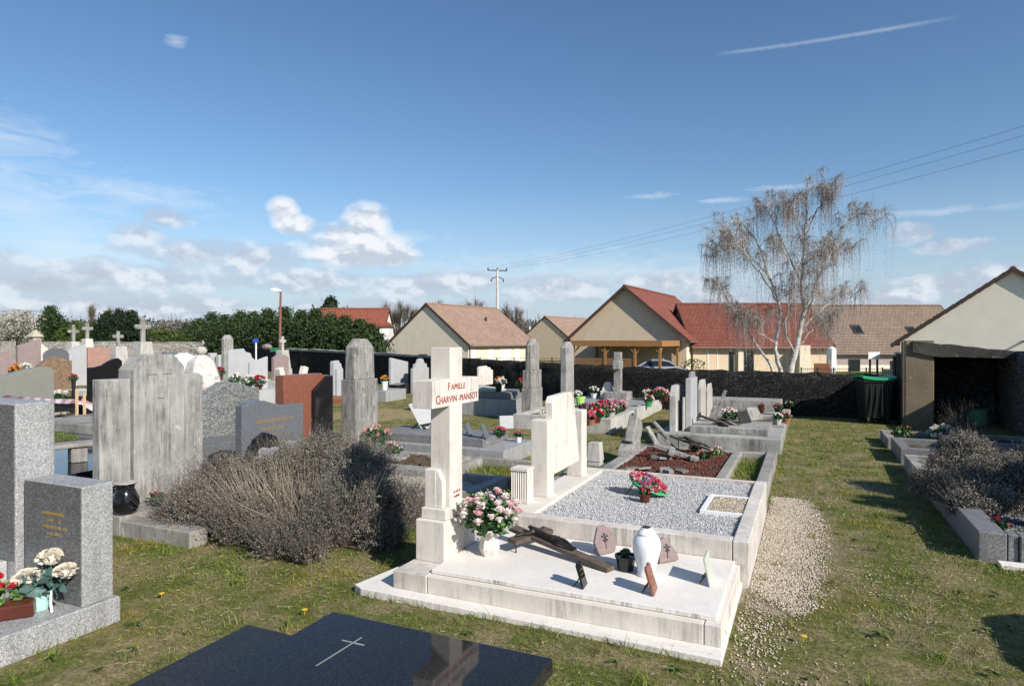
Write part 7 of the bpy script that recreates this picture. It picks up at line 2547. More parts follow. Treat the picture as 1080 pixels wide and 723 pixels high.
# house with the red roof far left of centre
Y0 = 72.0
X0r = (337 - CXP) / FPX * Y0
H4 = House('red_roof_house', 'house with orange-red roof and white dormer behind the conifer row', X0r, Y0, math.radians(90), -1.0)
zr, ze = zat(325, Y0) + 1.0, zat(360, Y0 - 4.5) + 1.0
L4 = (404 - 337) / FPX * Y0
wall, roof = H4.gable(4.6, L4 + .6, ze, zr, M['render_white'], M['roof_orange'], oh=.4)
b = MB()
xd = (403 - CXP) / FPX * 67.3 - X0r
zd0, zd1 = zat(355, 67.3) + 1, zat(344, 67.3) + 1
b.prism('x', [(-3.5, zd0 - .3), (-3.5, zd1 + .05), (-1.2, zd1 + .05), (-1.2, zd0 - .3)], xd - .5, xd + .5)
dm = H4.part(b, 'dormer', M['shutter'], parent=roof)
b = MB().prism('y', [(xd - .7, zd1 + .02), (xd, zd1 + .55), (xd + .7, zd1 + .02)], -3.75, -1.0)
H4.part(b, 'dormer_roof', M['roof_orange'], parent=dm)
for a, c_ in ((399, 401.5), (404, 407)):
    H4.opening(wall, 'window', -1, 4.6, (a - CXP) / FPX * 67.4 - X0r, (c_ - CXP) / FPX * 67.4 - X0r, .6, 2.0, M['shutter'], M['shutter'], .05)

# long house with the taupe roof, right
Y0 = 62.0
xl, xr = (843 - CXP) / FPX * Y0, (990 - CXP) / FPX * Y0
ZG5 = -1.8
H5 = House('long_house', 'long low house with taupe tiled roof and small skylights behind the birch', xl, Y0, math.radians(90), ZG5)
zr, ze, w5 = zat(321.5, Y0) - ZG5, zat(368.5, Y0 - 4.4) - ZG5, 4.4
wall, roof = H5.gable(w5, xr - xl, ze, zr, M['render_eave_shade'], M['roof_taupe'], oh=.35, ohx=.15)
b = MB().box(.02, xr - xl - .02, -w5 - .012, -w5 - .002, -1, ze - 1.35)
H5.part(b, 'sunlit_render', M['render_beige'], parent=wall)  # paler strip painted as the sunlit wall below the eave shadow
sl = (zr - ze) / w5
for a, c_, y0_, y1_ in ((901, 911.5, 343, 352), (960, 969.5, 345, 354)):
    zz0, zz1 = zat(y1_, Y0 - 2.4) - ZG5, zat(y0_, Y0 - 1.9) - ZG5
    r0, r1 = (zr - zz0) / sl, (zr - zz1) / sl
    xa, xb = (a - CXP) / FPX * (Y0 - r0) - xl, (c_ - CXP) / FPX * (Y0 - r0) - xl
    fr_, pn_ = MB(), MB()
    n_ = .07
    def quad(b_, xa, xb, r0, r1, lo, hi):
        vs_ = []
        for h_ in (lo, hi):
            vs_ += [(xa, -r0, zr - sl * r0 + h_), (xb, -r0, zr - sl * r0 + h_), (xb, -r1, zr - sl * r1 + h_), (xa, -r1, zr - sl * r1 + h_)]
        b_.add(vs_, [(0, 3, 2, 1), (4, 5, 6, 7), (0, 1, 5, 4), (1, 2, 6, 5), (2, 3, 7, 6), (3, 0, 4, 7)])
    quad(fr_, xa, xa + .12, r0, r1, 0, n_)
    quad(fr_, xb - .12, xb, r0, r1, 0, n_)
    quad(fr_, xa + .12, xb - .12, r0, r0 - .10, 0, n_)
    quad(fr_, xa + .12, xb - .12, r1 + .10, r1, 0, n_)
    quad(pn_, xa + .12, xb - .12, r0 - .1, r1 + .1, 0.01, .03)
    f = H5.part(fr_, 'skylight', M['dark_frame'], parent=roof)
    H5.part(pn_, 'pane', M['glass'], parent=f)
for a, c_, zt_ in ((848, 862, 372), (895, 907, 378.5), (939, 947, 380)):
    yy = Y0 - w5
    H5.opening(wall, 'door', -1, w5 + .012, (a - CXP) / FPX * yy - xl, (c_ - CXP) / FPX * yy - xl, 0, zat(zt_, yy) - ZG5, M['dark_frame'], M['glass'], .05)

# white gabled house on the right edge
uW, vW = w2((1068 - CXP) / FPX * 28.0, 28.0)
zr6, zg6 = zat(282, 28), -1.0
H6 = House('white_gable_house', 'off-white rendered gable with stepped brown verge rising over the stone shelter', (1068 - CXP) / FPX * 28.0, 28.0, math.radians(35), zg6)
wall, roof = H6.gable(4.15, 12, 1.78 - zg6, zr6 - zg6, M['render_white'], M['roof_brown'], oh=.30, ohx=.10, verge=False)
slp = (zr6 - 1.78) / 4.15
for s in (-1, 1):
    b = MB()
    nT = 15
    for i in range(nT):
        r0, r1 = i / nT * 4.5, (i + 1) / nT * 4.5
        za, zb_ = zr6 - zg6 - slp * r0, zr6 - zg6 - slp * r1
        b.prism('x', [(s * r0, za + .05), (s * r1, zb_ + .02), (s * r1, zb_ - .20), (s * r0, za - .17)], -.17 - .0005 * i, -.103)
    H6.part(b, 'verge_tiles', M['verge'], parent=roof)
b = MB().tube([(0, -0.35, 2.65), (-.35, -.35, 2.65)], .05, 8)
H6.part(b, 'wall_spout', M['gutter'], parent=wall)

# garden things seen over the wall at right
Yg = 40.0
def gpt(x, Y):
    u_, v_ = at(x, Y)
    return u_, v_
u_, v_ = gpt(877, Yg)
b = MB()
zt_, zb_ = zat(365, Yg), zat(395, Yg)
b.lathe((u_, v_, 0), [(.16, zb_), (.30, zb_ + .35), (.27, zb_ + .9), (.26, zt_ - .15), (.05, zt_)], 8)
t = thing('garden_parasol', 'closed white garden parasol behind the wall right of the birch', 'parasol', (u_, v_, -1.2))
b.build('folded_canopy', M['white_paint'], t)
MB().tube([(u_, v_, -1.2), (u_, v_, zb_ + .05)], .04, 6).build('pole', M['steel'], t)
u_, v_ = gpt(867, Yg)
box_thing('orange_crate', 'orange-brown crate behind the wall beside the closed parasol', 'crate', MB().box(u_ - .45, u_ + .45, v_ - .3, v_ + .3, -1.2, zat(383, Yg)), M['terracotta'], (u_, v_, -1.2), None, .02)
u_, v_ = gpt(922, Yg)
t = thing('garden_backboard', 'white board on two brown posts behind the wheelie bin', 'board', (u_, v_, -1.2))
dx = 6.2 / FPX * Yg
TB = Matrix.Translation((u_, v_, 0)) @ Matrix.Rotation(YAW, 4, 'Z')
MB(TB).box(-dx, dx, -.02, .02, zat(378.5, Yg), zat(371, Yg)).build('board', M['white_paint'], t)
for s in (-1, 1):
    MB(TB).box(s * dx * .62 - .05, s * dx * .62 + .05, .021, .10, -1.2, zat(376, Yg)).build('post', M['old_wood'], t)
u_, v_ = gpt(938, Yg - 4)
box_thing('chimney_cap', 'short cream rendered gatepost behind the bin', 'post', MB().box(u_ - .28, u_ + .28, v_ - .28, v_ + .28, -1.2, zat(391, Yg - 4)).box(u_ - .34, u_ + .34, v_ - .34, v_ + .34, zat(391, Yg - 4) + .001, zat(389.5, Yg - 4)), M['render_cream'], (u_, v_, -1.2), None, .01)
# mesh fences
def fence(label, xa, Ya, xb, Yb, ytop, n_, mat):
    A, Bq = at(xa, Ya), at(xb, Yb)
    za, zb_ = zat(ytop, Ya), zat(ytop, Yb)
    t_ = thing('garden_fence', label, 'fence', (A[0], A[1], -1.0))
    for i in range(n_ + 1):
        f = i / n_
        p = (A[0] + (Bq[0] - A[0]) * f, A[1] + (Bq[1] - A[1]) * f)
        MB().box(p[0] - .03, p[0] + .03, p[1] - .03, p[1] + .03, -1.1, za + (zb_ - za) * f + .06).build('post', mat, t_)
    b_ = MB()
    for k in range(7):
        f = k / 6
        z0, z1 = za - f * 1.2, zb_ - f * 1.2
        b_.tube([(A[0], A[1], z0), (Bq[0], Bq[1], z1)], .012, 4)
    m_ = n_ * 8
    for i in range(m_):
        f = i / m_
        p = (A[0] + (Bq[0] - A[0]) * f, A[1] + (Bq[1] - A[1]) * f)
        b_.tube([(p[0], p[1], -1.0), (p[0], p[1], za + (zb_ - za) * f)], .008, 3)
    b_.build('mesh_panel', mat, t_)


fence('thin grey mesh fence in front of the two bungalows', 490, 52, 604, 44, 377.5, 6, M['steel'])
fence('dark green mesh fence behind the wall near the closed parasol', 845, 30, 948, 30, 388.5, 6, m_plain('fence_green', (0.01, 0.03, 0.02), 0.5))

# street lamp
Yl = 41.0
u_, v_ = at(294.5, Yl)
t = thing('street_lamp', 'tall rusty brown street lamp with a white lantern above the conifer row', 'street lamp', (u_, v_, -1.0))
zt_ = zat(306.8, Yl)
u2, v2 = at(296.2, Yl)
MB().tube([(u_, v_, -1.0), (u_ + (u2 - u_) * .5, v_ + (v2 - v_) * .5, zt_ * .5), (u2, v2, zt_)], [.10, .085, .06], 8).build('pole', m_plain('rusty_pole', (.20, .10, .065), .6, .2), t)
TL = Matrix.Translation((u2, v2, zt_)) @ Matrix.Rotation(YAW, 4, 'Z')
MB(TL).prism('y', [(-.62, .02), (-.60, .14), (-.30, .20), (.05, .04), (.05, -.05), (-.25, -.06)], -.13, .13).build('lantern', M['white_paint'], t, .03)
# power pole and lines
Yp = 75.0
u_, v_ = at(524.5, Yp)
t = thing('utility_pole', 'pale concrete utility pole with crossarm and insulators beyond the bungalow', 'utility pole', (u_, v_, -1.0))
zt_ = zat(284.5, Yp)
MB().tube([(u_, v_, -1.0), (u_, v_, zt_)], [.20, .13], 8).build('pole', m_plain('pale_concrete_pole', (.55, .54, .52), .8), t)
TP = Matrix.Translation((u_, v_, zt_)) @ Matrix.Rotation(YAW + .3, 4, 'Z')
MB(TP).box(-1.15, 1.15, -.06, .06, -.12, -.0).build('crossarm', M['steel'], t)
MB(TP).tube([(-.75, 0, -1.05), (0, 0, -.75), (.75, 0, -1.05)], .05, 5).build('lower_arm', M['steel'], t)
for q in (-1.1, 0, 1.1):
    MB(TP).lathe((q, 0, .001), [(.05, 0), (.10, .05), (.05, .12), (.09, .16), (.03, .24)], 8).build('insulator', M['dark_frame'], t)
for q in (-.72, .72):
    MB(TP).lathe((q, 0, -1.36), [(.04, 0), (.10, .06), (.05, .14), (.08, .2), (.03, .28)], 8).build('insulator', M['dark_frame'], t)
ENDS = [((1080, 133), 25.6), ((1080, 143), 25.6), ((1080, 157), 25.6)]
for k, ((px, py), Ye) in enumerate(ENDS):
    q = (-1.1, 0, 1.1)[k]
    s_ = TP @ Vector((q, 0, .2))
    eu, ev = at(px, Ye)
    e_ = Vector((eu, ev, zat(py, Ye)))
    far = e_ + (e_ - s_) * 0.35
    far.z = e_.z - 0.1
    pts = []
    for i in range(41):
        f = i / 40
        p = s_.lerp(e_, f * 1.3)
        p.z -= 1.0 * 4 * (f * 1.3 / 1.35) * (1 - f * 1.3 / 1.35) * (1.0 if f * 1.3 < 1.35 else 0) - 1.0 * 4 * (1 / 1.35) * (1 - 1 / 1.35) * f * 1.3
        pts.append(p)
    b = MB().tube(pts, .0065, 4)
    single('power_line', ['uppermost of the three power lines crossing the sky behind the birch', 'middle of the three power lines crossing the sky behind the birch', 'lowest of the three power lines crossing the sky behind the birch'][k], 'power line', b, M['gutter'], tuple(s_), 'three power lines')
# blue street sign
Ys = 37.5
u_, v_ = at(270, Ys)
t = thing('street_sign', 'small blue road sign on a white post before the conifers', 'sign', (u_, v_, -1.0))
TS = Matrix.Translation((u_, v_, 0)) @ Matrix.Rotation(YAW, 4, 'Z')
MB(TS).box(-.16, .16, -.05, -.02, zat(361, Ys), zat(357, Ys)).build('sign_plate', m_plain('blue_sign', (.03, .08, .42), .4), t, .005)
MB(TS).tube([(0, 0, -1.0), (0, 0, zat(358, Ys))], .045, 6).build('post', M['white_paint'], t)
# ---------------------------------------------------------------- trees
M['bark_birch'] = None


def m_birch():
    m, t, b = newmat('birch_bark', 0.8, 0.2)
    c = t.coord((3, 3, 9))
    nz = t.noise(c, 1.2, 5, 0.7)
    t.l(t.ramp(nz, [(0.46, (0.52, 0.50, 0.47)), (0.60, (0.30, 0.27, 0.25)), (0.68, (0.06, 0.05, 0.045))]), b.inputs['Base Color'])
    return m


M['bark_birch'] = m_birch()
M['bark'] = m_plain('grey_brown_bark', (0.11, 0.09, 0.075), 0.9, 0.3, 8)
M['birch_twig'] = m_leaf('birch_twigs', [(0.15, 0.122, 0.108), (0.28, 0.24, 0.22), (0.43, 0.39, 0.365)], 0.8)
M['bare_twig'] = m_leaf('bare_twigs', [(0.10, 0.085, 0.07), (0.18, 0.155, 0.13), (0.26, 0.23, 0.19)], 0.85)
M['conifer'] = m_leaf('conifer_foliage', [(0.008, 0.018, 0.007), (0.020, 0.038, 0.012), (0.045, 0.075, 0.022), (0.075, 0.11, 0.035)], 0.6, 0.0, 0.8)
M['conifer_dark'] = m_leaf('dark_conifer_foliage', [(0.006, 0.014, 0.007), (0.016, 0.030, 0.013), (0.035, 0.055, 0.022)], 0.6, 0.0, 0.8)
M['hedge_leaf'] = m_leaf('hedge_leaves', [(0.02, 0.035, 0.008), (0.055, 0.085, 0.018), (0.11, 0.14, 0.035)], 0.6, 0.0, 0.8)
M['blossom'] = m_leaf('white_blossom', [(0.20, 0.19, 0.13), (0.44, 0.42, 0.34), (0.58, 0.56, 0.49)], 0.7, 0.2, 1.0)

# weeping birch behind the wall
YB = 24.0


def bp(x, y, dY=0.0):
    Y = YB + dY
    u_, v_ = at(x, Y)
    return np.array([u_, v_, zat(y, Y)])


bu, bv = at(827, YB)
zb0 = float(ground_h(np.array([bu]), np.array([bv]))[0])
birch = thing('weeping_birch', 'leafless weeping birch with white trunks and hanging brown twigs behind the wall', 'tree', (bu, bv, zb0))
gz = zb0 - 0.1


def spline(pts, n):
    pts = np.array(pts)
    t = np.linspace(0, len(pts) - 1, n)
    i = np.clip(t.astype(int), 0, len(pts) - 2)
    f = (t - i)[:, None]
    p0, p1, p2, p3 = pts[np.maximum(i - 1, 0)], pts[i], pts[i + 1], pts[np.minimum(i + 2, len(pts) - 1)]
    return 0.5 * (2 * p1 + (p2 - p0) * f + (2 * p0 - 5 * p1 + 4 * p2 - p3) * f ** 2 + (3 * p1 - p0 - 3 * p2 + p3) * f ** 3)


def gnd(x, dY=0):
    p = bp(x, 400, dY)
    p[2] = gz
    return p


STEMS = [([gnd(831), bp(833, 393), bp(840, 368), bp(847, 332), bp(846, 285, .2), bp(850, 235, .3), bp(851, 183, .2)], .135, 'trunk'),
         ([gnd(826, -.3), bp(824, 393, -.3), bp(817, 366, -.4), bp(823, 332, -.2), bp(812, 292, .3), bp(796, 252, .2), bp(775, 232, -.2), bp(762, 246, -.3)], .085, 'trunk'),
         ([gnd(821, .3), bp(815, 393, .3), bp(803, 370, .5), bp(785, 345, .8), bp(770, 320, 1.0), bp(758, 300, 1.2), bp(750, 305, 1.3)], .06, 'trunk')]
LIMBS = [([bp(847, 332), bp(862, 296, -.4), bp(880, 258, -.7), bp(898, 232, -.9), bp(915, 226, -1.0), bp(922, 240, -1.0)], .05),
         ([bp(843, 352), bp(858, 334, .5), bp(876, 318, .9), bp(893, 308, 1.2), bp(905, 314, 1.2)], .035),
         ([bp(846, 300, .2), bp(832, 270, .9), bp(815, 232, 1.2), bp(803, 217, 1.3), bp(795, 232, 1.4)], .04),
         ([bp(849, 250, .3), bp(862, 222, -.2), bp(872, 205, -.5), bp(878, 212, -.6)], .028),
         ([bp(849, 262, .3), bp(838, 232, -.5), bp(832, 214, -.8), bp(826, 220, -.9)], .028),
         ([bp(820, 318, -.2), bp(800, 285, -.9), bp(778, 258, -1.3), bp(766, 246, -1.5), bp(756, 262, -1.5)], .035),
         ([bp(812, 292, .3), bp(790, 272, .8), bp(768, 262, 1.2), bp(752, 272, 1.3)], .03),
         ([bp(846, 290, .2), bp(868, 276, .8), bp(885, 262, 1.2), bp(900, 262, 1.3)], .03),
         ([bp(838, 372), bp(828, 345, -.8), bp(836, 310, -1.2), bp(830, 275, -1.3), bp(822, 250, -1.4)], .04),
         ([bp(845, 340), bp(858, 312, -1.0), bp(862, 280, -1.4), bp(872, 258, -1.6)], .035),
         ([bp(817, 360, -.4), bp(800, 350, -.8), bp(790, 338, -1.0), bp(776, 334, -1.1)], .022),
         ([bp(840, 366), bp(852, 352, .3), bp(868, 340, .5), bp(878, 338, .6)], .022)]
rB = np.random.default_rng(23)
curves = []
b = MB()
for pts, r0, nm in STEMS:
    c_ = spline(pts, 26)
    c_[2:] += rB.normal(0, .02, c_[2:].shape)
    curves.append((c_, r0))
    b.tube([tuple(p) for p in c_], [max(.016, 1.15 * r0 * (1 - .90 * (i / 25) ** .8)) for i in range(26)], 8)
b.build('trunk', M['bark_birch'], birch, smooth=True)
b = MB()
for pts, r0 in LIMBS:
    c_ = spline(pts, 18)
    c_[1:] += rB.normal(0, .03, c_[1:].shape)
    curves.append((c_, r0))
    b.tube([tuple(p) for p in c_], [max(.008, r0 * (1 - .9 * i / 17)) for i in range(18)], 6)
# secondary branches
sec = []
for ci, (c_, r0) in enumerate(curves):
    n_ = 26 if r0 > .055 else 17
    for k in range(n_):
        f = rB.uniform(.30, 1.0)
        i = int(f * (len(c_) - 1))
        p = c_[i]
        if p[2] < 1.9:
            continue
        a = rB.uniform(0, 2 * PI)
        L_ = rB.uniform(.45, 1.25) * (1.2 - .55 * f)
        up = rB.uniform(.5, 1.7)
        d = np.array([math.cos(a), math.sin(a), up])
        d /= np.linalg.norm(d)
        q = [p, p + d * L_ * .5, p + d * L_ * .85 + np.array([0, 0, -.06]), p + d * L_ * 1.05 + np.array([0, 0, -.30 * L_])]
        s_ = spline(q, 7)
        sec.append(s_)
        b.tube([tuple(v) for v in s_], [.013, .011, .009, .008, .007, .006, .005], 4)
b.build('limbs', M['bark_birch'], birch)
# hanging twigs
starts, w_ = [], []
for c_ in [s for s in sec]:
    n_ = 14
    f = rB.uniform(.25, 1, n_)
    i = f * (len(c_) - 1)
    i0 = np.minimum(i.astype(int), len(c_) - 2)
    starts.append(c_[i0] + (c_[i0 + 1] - c_[i0]) * (i - i0)[:, None])
for c_, r0 in curves:
    n_ = 45
    f = rB.uniform(.55, 1, n_)
    i = f * (len(c_) - 1)
    i0 = np.minimum(i.astype(int), len(c_) - 2)
    starts.append(c_[i0] + (c_[i0 + 1] - c_[i0]) * (i - i0)[:, None])
S = np.concatenate(starts)
S_all = S
S = S[rB.random(len(S)) < .68]
S = np.repeat(S, 2, axis=0) + rB.normal(0, .035, (2 * len(S), 3))
n_ = len(S)
D0 = rB.normal(0, .42, (n_ // 2, 3))
D = np.repeat(D0, 2, axis=0) + rB.normal(0, .10, (n_, 3))
D[:, 2] = rB.uniform(-.9, .15, n_)
D /= np.linalg.norm(D, axis=1, keepdims=True)
Lt = np.repeat(rB.gamma(2.4, .34, n_ // 2), 2) * rB.uniform(.75, 1.1, n_) + .12
Lt = np.minimum(Lt, np.maximum(.12, (S[:, 2] - .55) * .7))
bend = np.zeros((n_, 3))
bend[:, 2] = -Lt * rB.uniform(.5, .9, n_)
bend[:, :2] = -D[:, :2] * (Lt * .6)[:, None] + rB.normal(0, .03, (n_, 2))
V1, Q1 = ribbons(S, D, Lt * .7, rB.uniform(.008, .015, n_), bend, 4, 5)
# buds and catkins along the twigs
P = []
for f in (.3, .45, .6, .75, .9, 1.0):
    sel = rB.random(n_) < .62
    P.append(S[sel] + D[sel] * (Lt[sel] * .7 * f)[:, None] + bend[sel] * f * f + rB.normal(0, .018, (sel.sum(), 3)))
P = np.concatenate(P)
V2, Q2 = leaf_quads(P, rB.uniform(.025, .055, len(P)), rB, -1.5)
# finer sprays that reach outwards and up
S3 = np.repeat(S_all, 2, axis=0)
m3 = len(S3)
ctr = np.array([bu, bv])
o3 = S3[:, :2] - ctr
o3 /= np.linalg.norm(o3, axis=1, keepdims=True) + .3
D3 = np.concatenate([o3 * .6 + rB.normal(0, .5, (m3, 2)), rB.uniform(-.1, 1.0, (m3, 1))], axis=1)
D3 /= np.linalg.norm(D3, axis=1, keepdims=True)
L3 = rB.uniform(.15, .55, m3)
B3 = np.zeros((m3, 3))
B3[:, 2] = -L3 * rB.uniform(.1, .5, m3)
V4, Q4 = ribbons(S3, D3, L3, rB.uniform(.006, .011, m3), B3, 3, 15)
VB, QB = join_np([(V1, Q1), (V2, Q2), (V4, Q4)])
np_mesh('twigs', VB, QB, M['birch_twig'], birch)


def conifer(label, x, Y, ytop, R, seed, mat='conifer', zb=None, n=7500, leaf=.30, group=None, name='conifer', shape=1.0):
    u_, v_ = at(x, Y)
    zg = float(ground_h(np.array([u_]), np.array([v_]))[0]) if zb is None else zb
    zt_ = zat(ytop, Y)
    h = zt_ - zg
    r = np.random.default_rng(seed)
    t_ = thing(name, label, 'tree', (u_, v_, zg), group)
    MB().tube([(u_, v_, zg - .1), (u_, v_, zg + h * .8)], [.14, .03], 6).build('trunk', M['bark'], t_)
    nb = 150
    bz = r.uniform(.06, 1.0, nb)
    ba = r.uniform(0, 2 * PI, nb)
    prof = np.where(bz < .35, .85 + .15 * bz / .35, np.maximum(.04, (1 - ((bz - .35) / .65) ** 1.25)))
    br = R * prof * r.uniform(.55, .95, nb)
    cx, cy, cz_ = u_ + br * np.cos(ba), v_ + br * np.sin(ba), zg + bz * h * .95
    k = r.integers(0, nb, n)
    sc_ = R * .26
    d = r.normal(size=(n, 3)) * .5
    P = np.stack([cx[k] + d[:, 0] * sc_, cy[k] + d[:, 1] * sc_, cz_[k] + np.abs(d[:, 2]) * sc_ * 1.1 - sc_ * .2], axis=1)
    P[:, 2] = np.minimum(P[:, 2], zt_ + .1)
    ins = n // 3
    P[:ins] = np.stack([u_ + r.normal(0, R * .34, ins), v_ + r.normal(0, R * .34, ins), zg + h * .85 * r.random(ins) ** .9], axis=1)
    V, Q = leaf_quads(P, leaf * r.uniform(.5, 1.2, n), r, .9)
    np_mesh('crown', V, Q, M[mat], t_)
    return t_


# row of conifers behind the wall, left of centre
G = 'conifers in the row behind the cemetery wall'
rr = random.Random(40)
rowx = [210, 224, 238, 253, 268, 283, 301, 318, 333, 349, 364, 379, 391]
tops = [338, 331, 334, 329, 331, 327, 326, 329, 327, 331, 335, 339, 344]
words = ['leftmost of the row, beside the low hedge', 'second from the left end of the row', 'broad one above the distant grey obelisk', 'third bushy one left of the blue road sign', 'one right behind the blue road sign',
         'one just left of the street lamp', 'one just right of the street lamp', 'one above the right end of the green tarpaulin', 'tall one in front of the orange-red roof end', 'one below the left end of the orange-red roof', 'one above the streaked pillar', 'low one right of the streaked pillar top', 'rightmost and lowest of the row, by the white dormer']
for i, (x, y) in enumerate(zip(rowx, tops)):
    f = i / (len(rowx) - 1)
    Y = 62 + (42 - 62) * f ** .7
    conifer('dark green conifer, ' + words[i], x, Y, y - 1, (1.85 if i < 6 else 1.6) * (Y / 50) ** .5, 200 + i, 'conifer', None, 13000, .18, G)
# conifers further left
for k, (x, y, R, Y, lb, mt) in enumerate(((54, 323, 1.9, 66, 'pointed dark conifer right of the blossom tree', 'conifer'), (66, 338, 1.8, 68, 'low green conifer beside the pointed one', 'conifer'), (82, 339, 1.8, 69, 'rounded green bush-like conifer behind the two left stone crosses', 'hedge_leaf'),
                                          (97, 340, 1.7, 68, 'rounded green conifer under the bare poplar', 'hedge_leaf'), (113, 329, 1.9, 66, 'dark conifer left of the ornate stone cross', 'conifer_dark'), (126, 326, 1.8, 66, 'taller dark conifer behind the plain pale cross', 'conifer_dark'),
                                          (139, 328, 1.8, 66, 'dark conifer directly behind the ornate stone cross', 'conifer_dark'), (197, 342, 1.6, 72, 'far conifer at the end of the low hedge', 'conifer_dark'))):
    conifer(lb, x, Y, y, R, 240 + k, mt, -.6, 13000, .20, 'conifers beyond the grey wall')
conifer('dark round evergreen rising behind the orange-red roof', 349, 84, 312.5, 2.6, 260, 'conifer_dark', -1.0, 3200, .5, None, 'evergreen_tree')


def leaf_box(name, label, cat, xa, Ya, xb, Yb, ytop, zb, th, n, leaf, mat, seed, kind_=None):
    A, Bq = np.array(at(xa, Ya)), np.array(at(xb, Yb))
    r = np.random.default_rng(seed)
    d = (Bq - A)
    L_ = np.linalg.norm(d)
    nrm = np.array([-d[1], d[0]]) / L_
    t_ = thing(name, label, cat, (float(A[0]), float(A[1]), zb))
    f = r.random(n)
    zt_ = (zat(ytop, Ya) * (1 - f) + zat(ytop, Yb) * f)
    top = r.random(n) < .45
    q = r.uniform(-.5, .5, n) * th
    side = np.where(r.random(n) < .75, -.5, .5) * th + r.normal(0, .06, n)
    wob = .12 * np.sin(f * L_ * 1.1) + .08 * np.sin(f * L_ * 2.7)
    q = np.where(top, q, side)
    z = np.where(top, zt_ + wob + r.normal(0, .06, n), zb + (zt_ + wob - zb) * r.random(n))
    P = np.stack([A[0] + d[0] * f + nrm[0] * q, A[1] + d[1] * f + nrm[1] * q, z], axis=1)
    V, Q = leaf_quads(P, leaf * r.uniform(.5, 1.2, n), r, .6)
    np_mesh('foliage', V, Q, M[mat], t_)
    return t_


leaf_box('clipped_hedge', 'long low clipped bright green hedge beyond the grey wall', 'hedge', 62, 66, 212, 70, 349, -.6, 1.5, 14000, .32, 'hedge_leaf', 31)
# blossom tree at the left edge
u_, v_ = at(8, 50)
t = thing('blossom_tree', 'white blossoming bushy tree at the left picture edge', 'tree', (u_, v_, -.5))
b = MB()
rT = np.random.default_rng(71)
cl = []
for k in range(16):
    a = rT.uniform(0, 2 * PI)
    e = np.array([u_ + 2.3 * math.cos(a) * rT.uniform(.3, 1), v_ + 1.6 * math.sin(a) * rT.uniform(.3, 1), rT.uniform(1.4, 3.6)])
    b.tube([(u_, v_, -.5), tuple((np.array([u_, v_, .6]) + e) / 2), tuple(e)], [.09, .05, .02], 5)
    cl.append(e)
b.build('trunk', M['bark'], t)
cl = np.array(cl)
n_ = 5200
k = rT.integers(0, len(cl), n_)
P = cl[k] + rT.normal(0, .42, (n_, 3))
P[:, 2] = np.minimum(P[:, 2], 3.95)
V, Q = leaf_quads(P, rT.uniform(.10, .24, n_), rT, .4)
np_mesh('crown', V, Q, M['blossom'], t)


def bare_tree(label, x, Y, ytop, R, seed, group=None, zb=-1.0, n=1700, mat='bare_twig', narrow=False):
    u_, v_ = at(x, Y)
    zt_ = zat(ytop, Y)
    h = zt_ - zb
    r = np.random.default_rng(seed)
    t_ = thing('bare_tree', label, 'tree', (u_, v_, zb), group)
    b_ = MB()
    b_.tube([(u_, v_, zb), (u_, v_, zb + h * .35), (u_ + .1, v_, zb + h * .7)], [.22, .17, .05], 6)
    tips = []
    for k_ in range(26):
        a = r.uniform(0, 2 * PI)
        f = r.uniform(.3, 1.0)
        rad = R * (.25 if narrow else 1.0) * r.uniform(.25, .95)
        e = np.array([u_ + rad * math.cos(a), v_ + rad * math.sin(a), zb + h * (.52 + .42 * (1 - (rad / R) ** 2 * (0 if narrow else .7)) * f)])
        s_ = np.array([u_, v_, zb + h * r.uniform(.22, .5)])
        m_ = s_ * .5 + e * .5 + np.array([0, 0, -.05 * h])
        b_.tube([tuple(s_), tuple(m_), tuple(e)], [.10, .06, .02], 4)
        tips.append((s_, m_, e))
    b_.build('trunk', M['bark'], t_)
    k_ = r.integers(0, len(tips), n)
    f = r.uniform(.3, 1.0, n)
    s_ = np.array([q[1] for q in tips])[k_]
    e_ = np.array([q[2] for q in tips])[k_]
    S_ = s_ + (e_ - s_) * f[:, None]
    D_ = r.normal(0, .6, (n, 3)) + (e_ - s_) / (np.linalg.norm(e_ - s_, axis=1, keepdims=True) + 1e-6) * .8
    D_[:, 2] += .5
    D_ /= np.linalg.norm(D_, axis=1, keepdims=True)
    Ln = r.uniform(.06, .16, n) * h
    V, Q = ribbons(S_, D_, Ln, np.full(n, .0007 * Y), r.normal(0, .02 * h, (n, 3)), 2, seed)
    np_mesh('crown', V, Q, M[mat], t_)
    return t_


bare_tree('bare grey tree between the white dormer and the beige gable', 421, 104, 311, 3.6, 301, 'bare trees behind the bungalows', n=2600)
bare_tree('lower bare tree peeping over the beige gable ridge', 462, 110, 313.5, 2.8, 302, 'bare trees behind the bungalows')
bare_tree('bare round tree above the middle of the brown roof', 497, 108, 308.5, 3.2, 303, 'bare trees behind the bungalows', n=2200)
bare_tree('faint bare tree right of the utility pole', 541, 116, 317, 3.2, 304, 'bare trees behind the bungalows')
bare_tree('slender bare poplar sticking out above the far woods at left', 97, 210, 319, 3.0, 305, None, n=900, narrow=True)
bare_tree('second thin bare poplar above the far woods near the dark conifers', 116, 230, 322, 2.6, 306, None, n=700, narrow=True)
bare_tree('distant bare tree above the woods at the left edge', 20, 150, 324, 5.0, 307, None, n=1500)

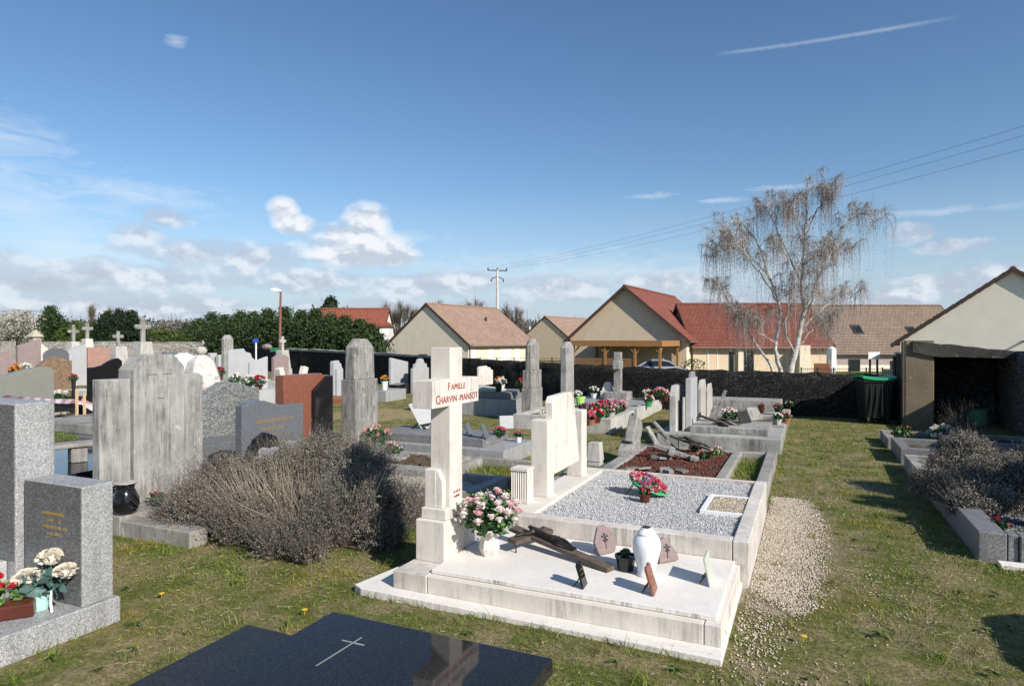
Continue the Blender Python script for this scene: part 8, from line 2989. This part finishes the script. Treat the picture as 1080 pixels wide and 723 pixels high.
# far woods on the horizon
rW = np.random.default_rng(90)
n_ = 9000
th_ = rW.uniform(-.95, .35, n_)
Yw = rW.uniform(300, 420, n_)
Xw = np.tan(th_) * Yw
U = Xw * CS - Yw * SN
Vv = Xw * SN + Yw * CS
hw_ = 11.5 + 2.2 * np.sin(Xw * .021) + 1.6 * np.sin(Xw * .067 + 1) + rW.normal(0, .9, n_)
S_ = np.stack([U, Vv, np.full(n_, -2.0) + rW.uniform(0, .5, n_) * hw_], axis=1)
D_ = rW.normal(0, .22, (n_, 3))
D_[:, 2] = 1
D_ /= np.linalg.norm(D_, axis=1, keepdims=True)
Lw = np.minimum(hw_ * rW.uniform(.5, 1, n_), hw_ + 1.0 - S_[:, 2])
sel = rW.random(n_) < .35
V1, Q1 = ribbons(S_[sel], D_[sel], Lw[sel], rW.uniform(.25, .7, sel.sum()), rW.normal(0, .8, (sel.sum(), 3)), 2, 6)
rep = 5
U5, V5, h5 = np.repeat(U, rep), np.repeat(Vv, rep), np.repeat(hw_, rep)
m_ = len(U5)
P = np.stack([U5 + rW.normal(0, 2.5, m_), V5 + rW.normal(0, 2.5, m_), -2 + rW.random(m_) ** .6 * (h5 - .2)], axis=1)
V2, Q2 = leaf_quads(P, rW.uniform(.9, 2.2, m_), rW, .6)
M['far_wood'] = m_leaf('far_bare_woods', [(0.05, 0.042, 0.034), (0.08, 0.068, 0.056), (0.11, 0.095, 0.08), (0.07, 0.078, 0.042)], 0.9, 0, .02)
VB, QB = join_np([(V1, Q1), (V2, Q2)])
kind(np_mesh('far_woods', VB, QB, M['far_wood']), 'stuff')
# shrub by the carport house
t = thing('garden_shrub', 'small sparse garden shrub in front of the cream wall right of the car', 'bush', (*at(731, 40), -1.0))
x_, y_ = at(731, 40)
foliage('leaves', M['hedge_leaf'], t, (x_, y_, .05), (.75, .75, .75), 260, .16, 77, .3)
MB().tube([(x_, y_, -1.0), (x_, y_, .4)], .03, 5).build('stem', M['bark'], t)
bpy.context.view_layer.update()
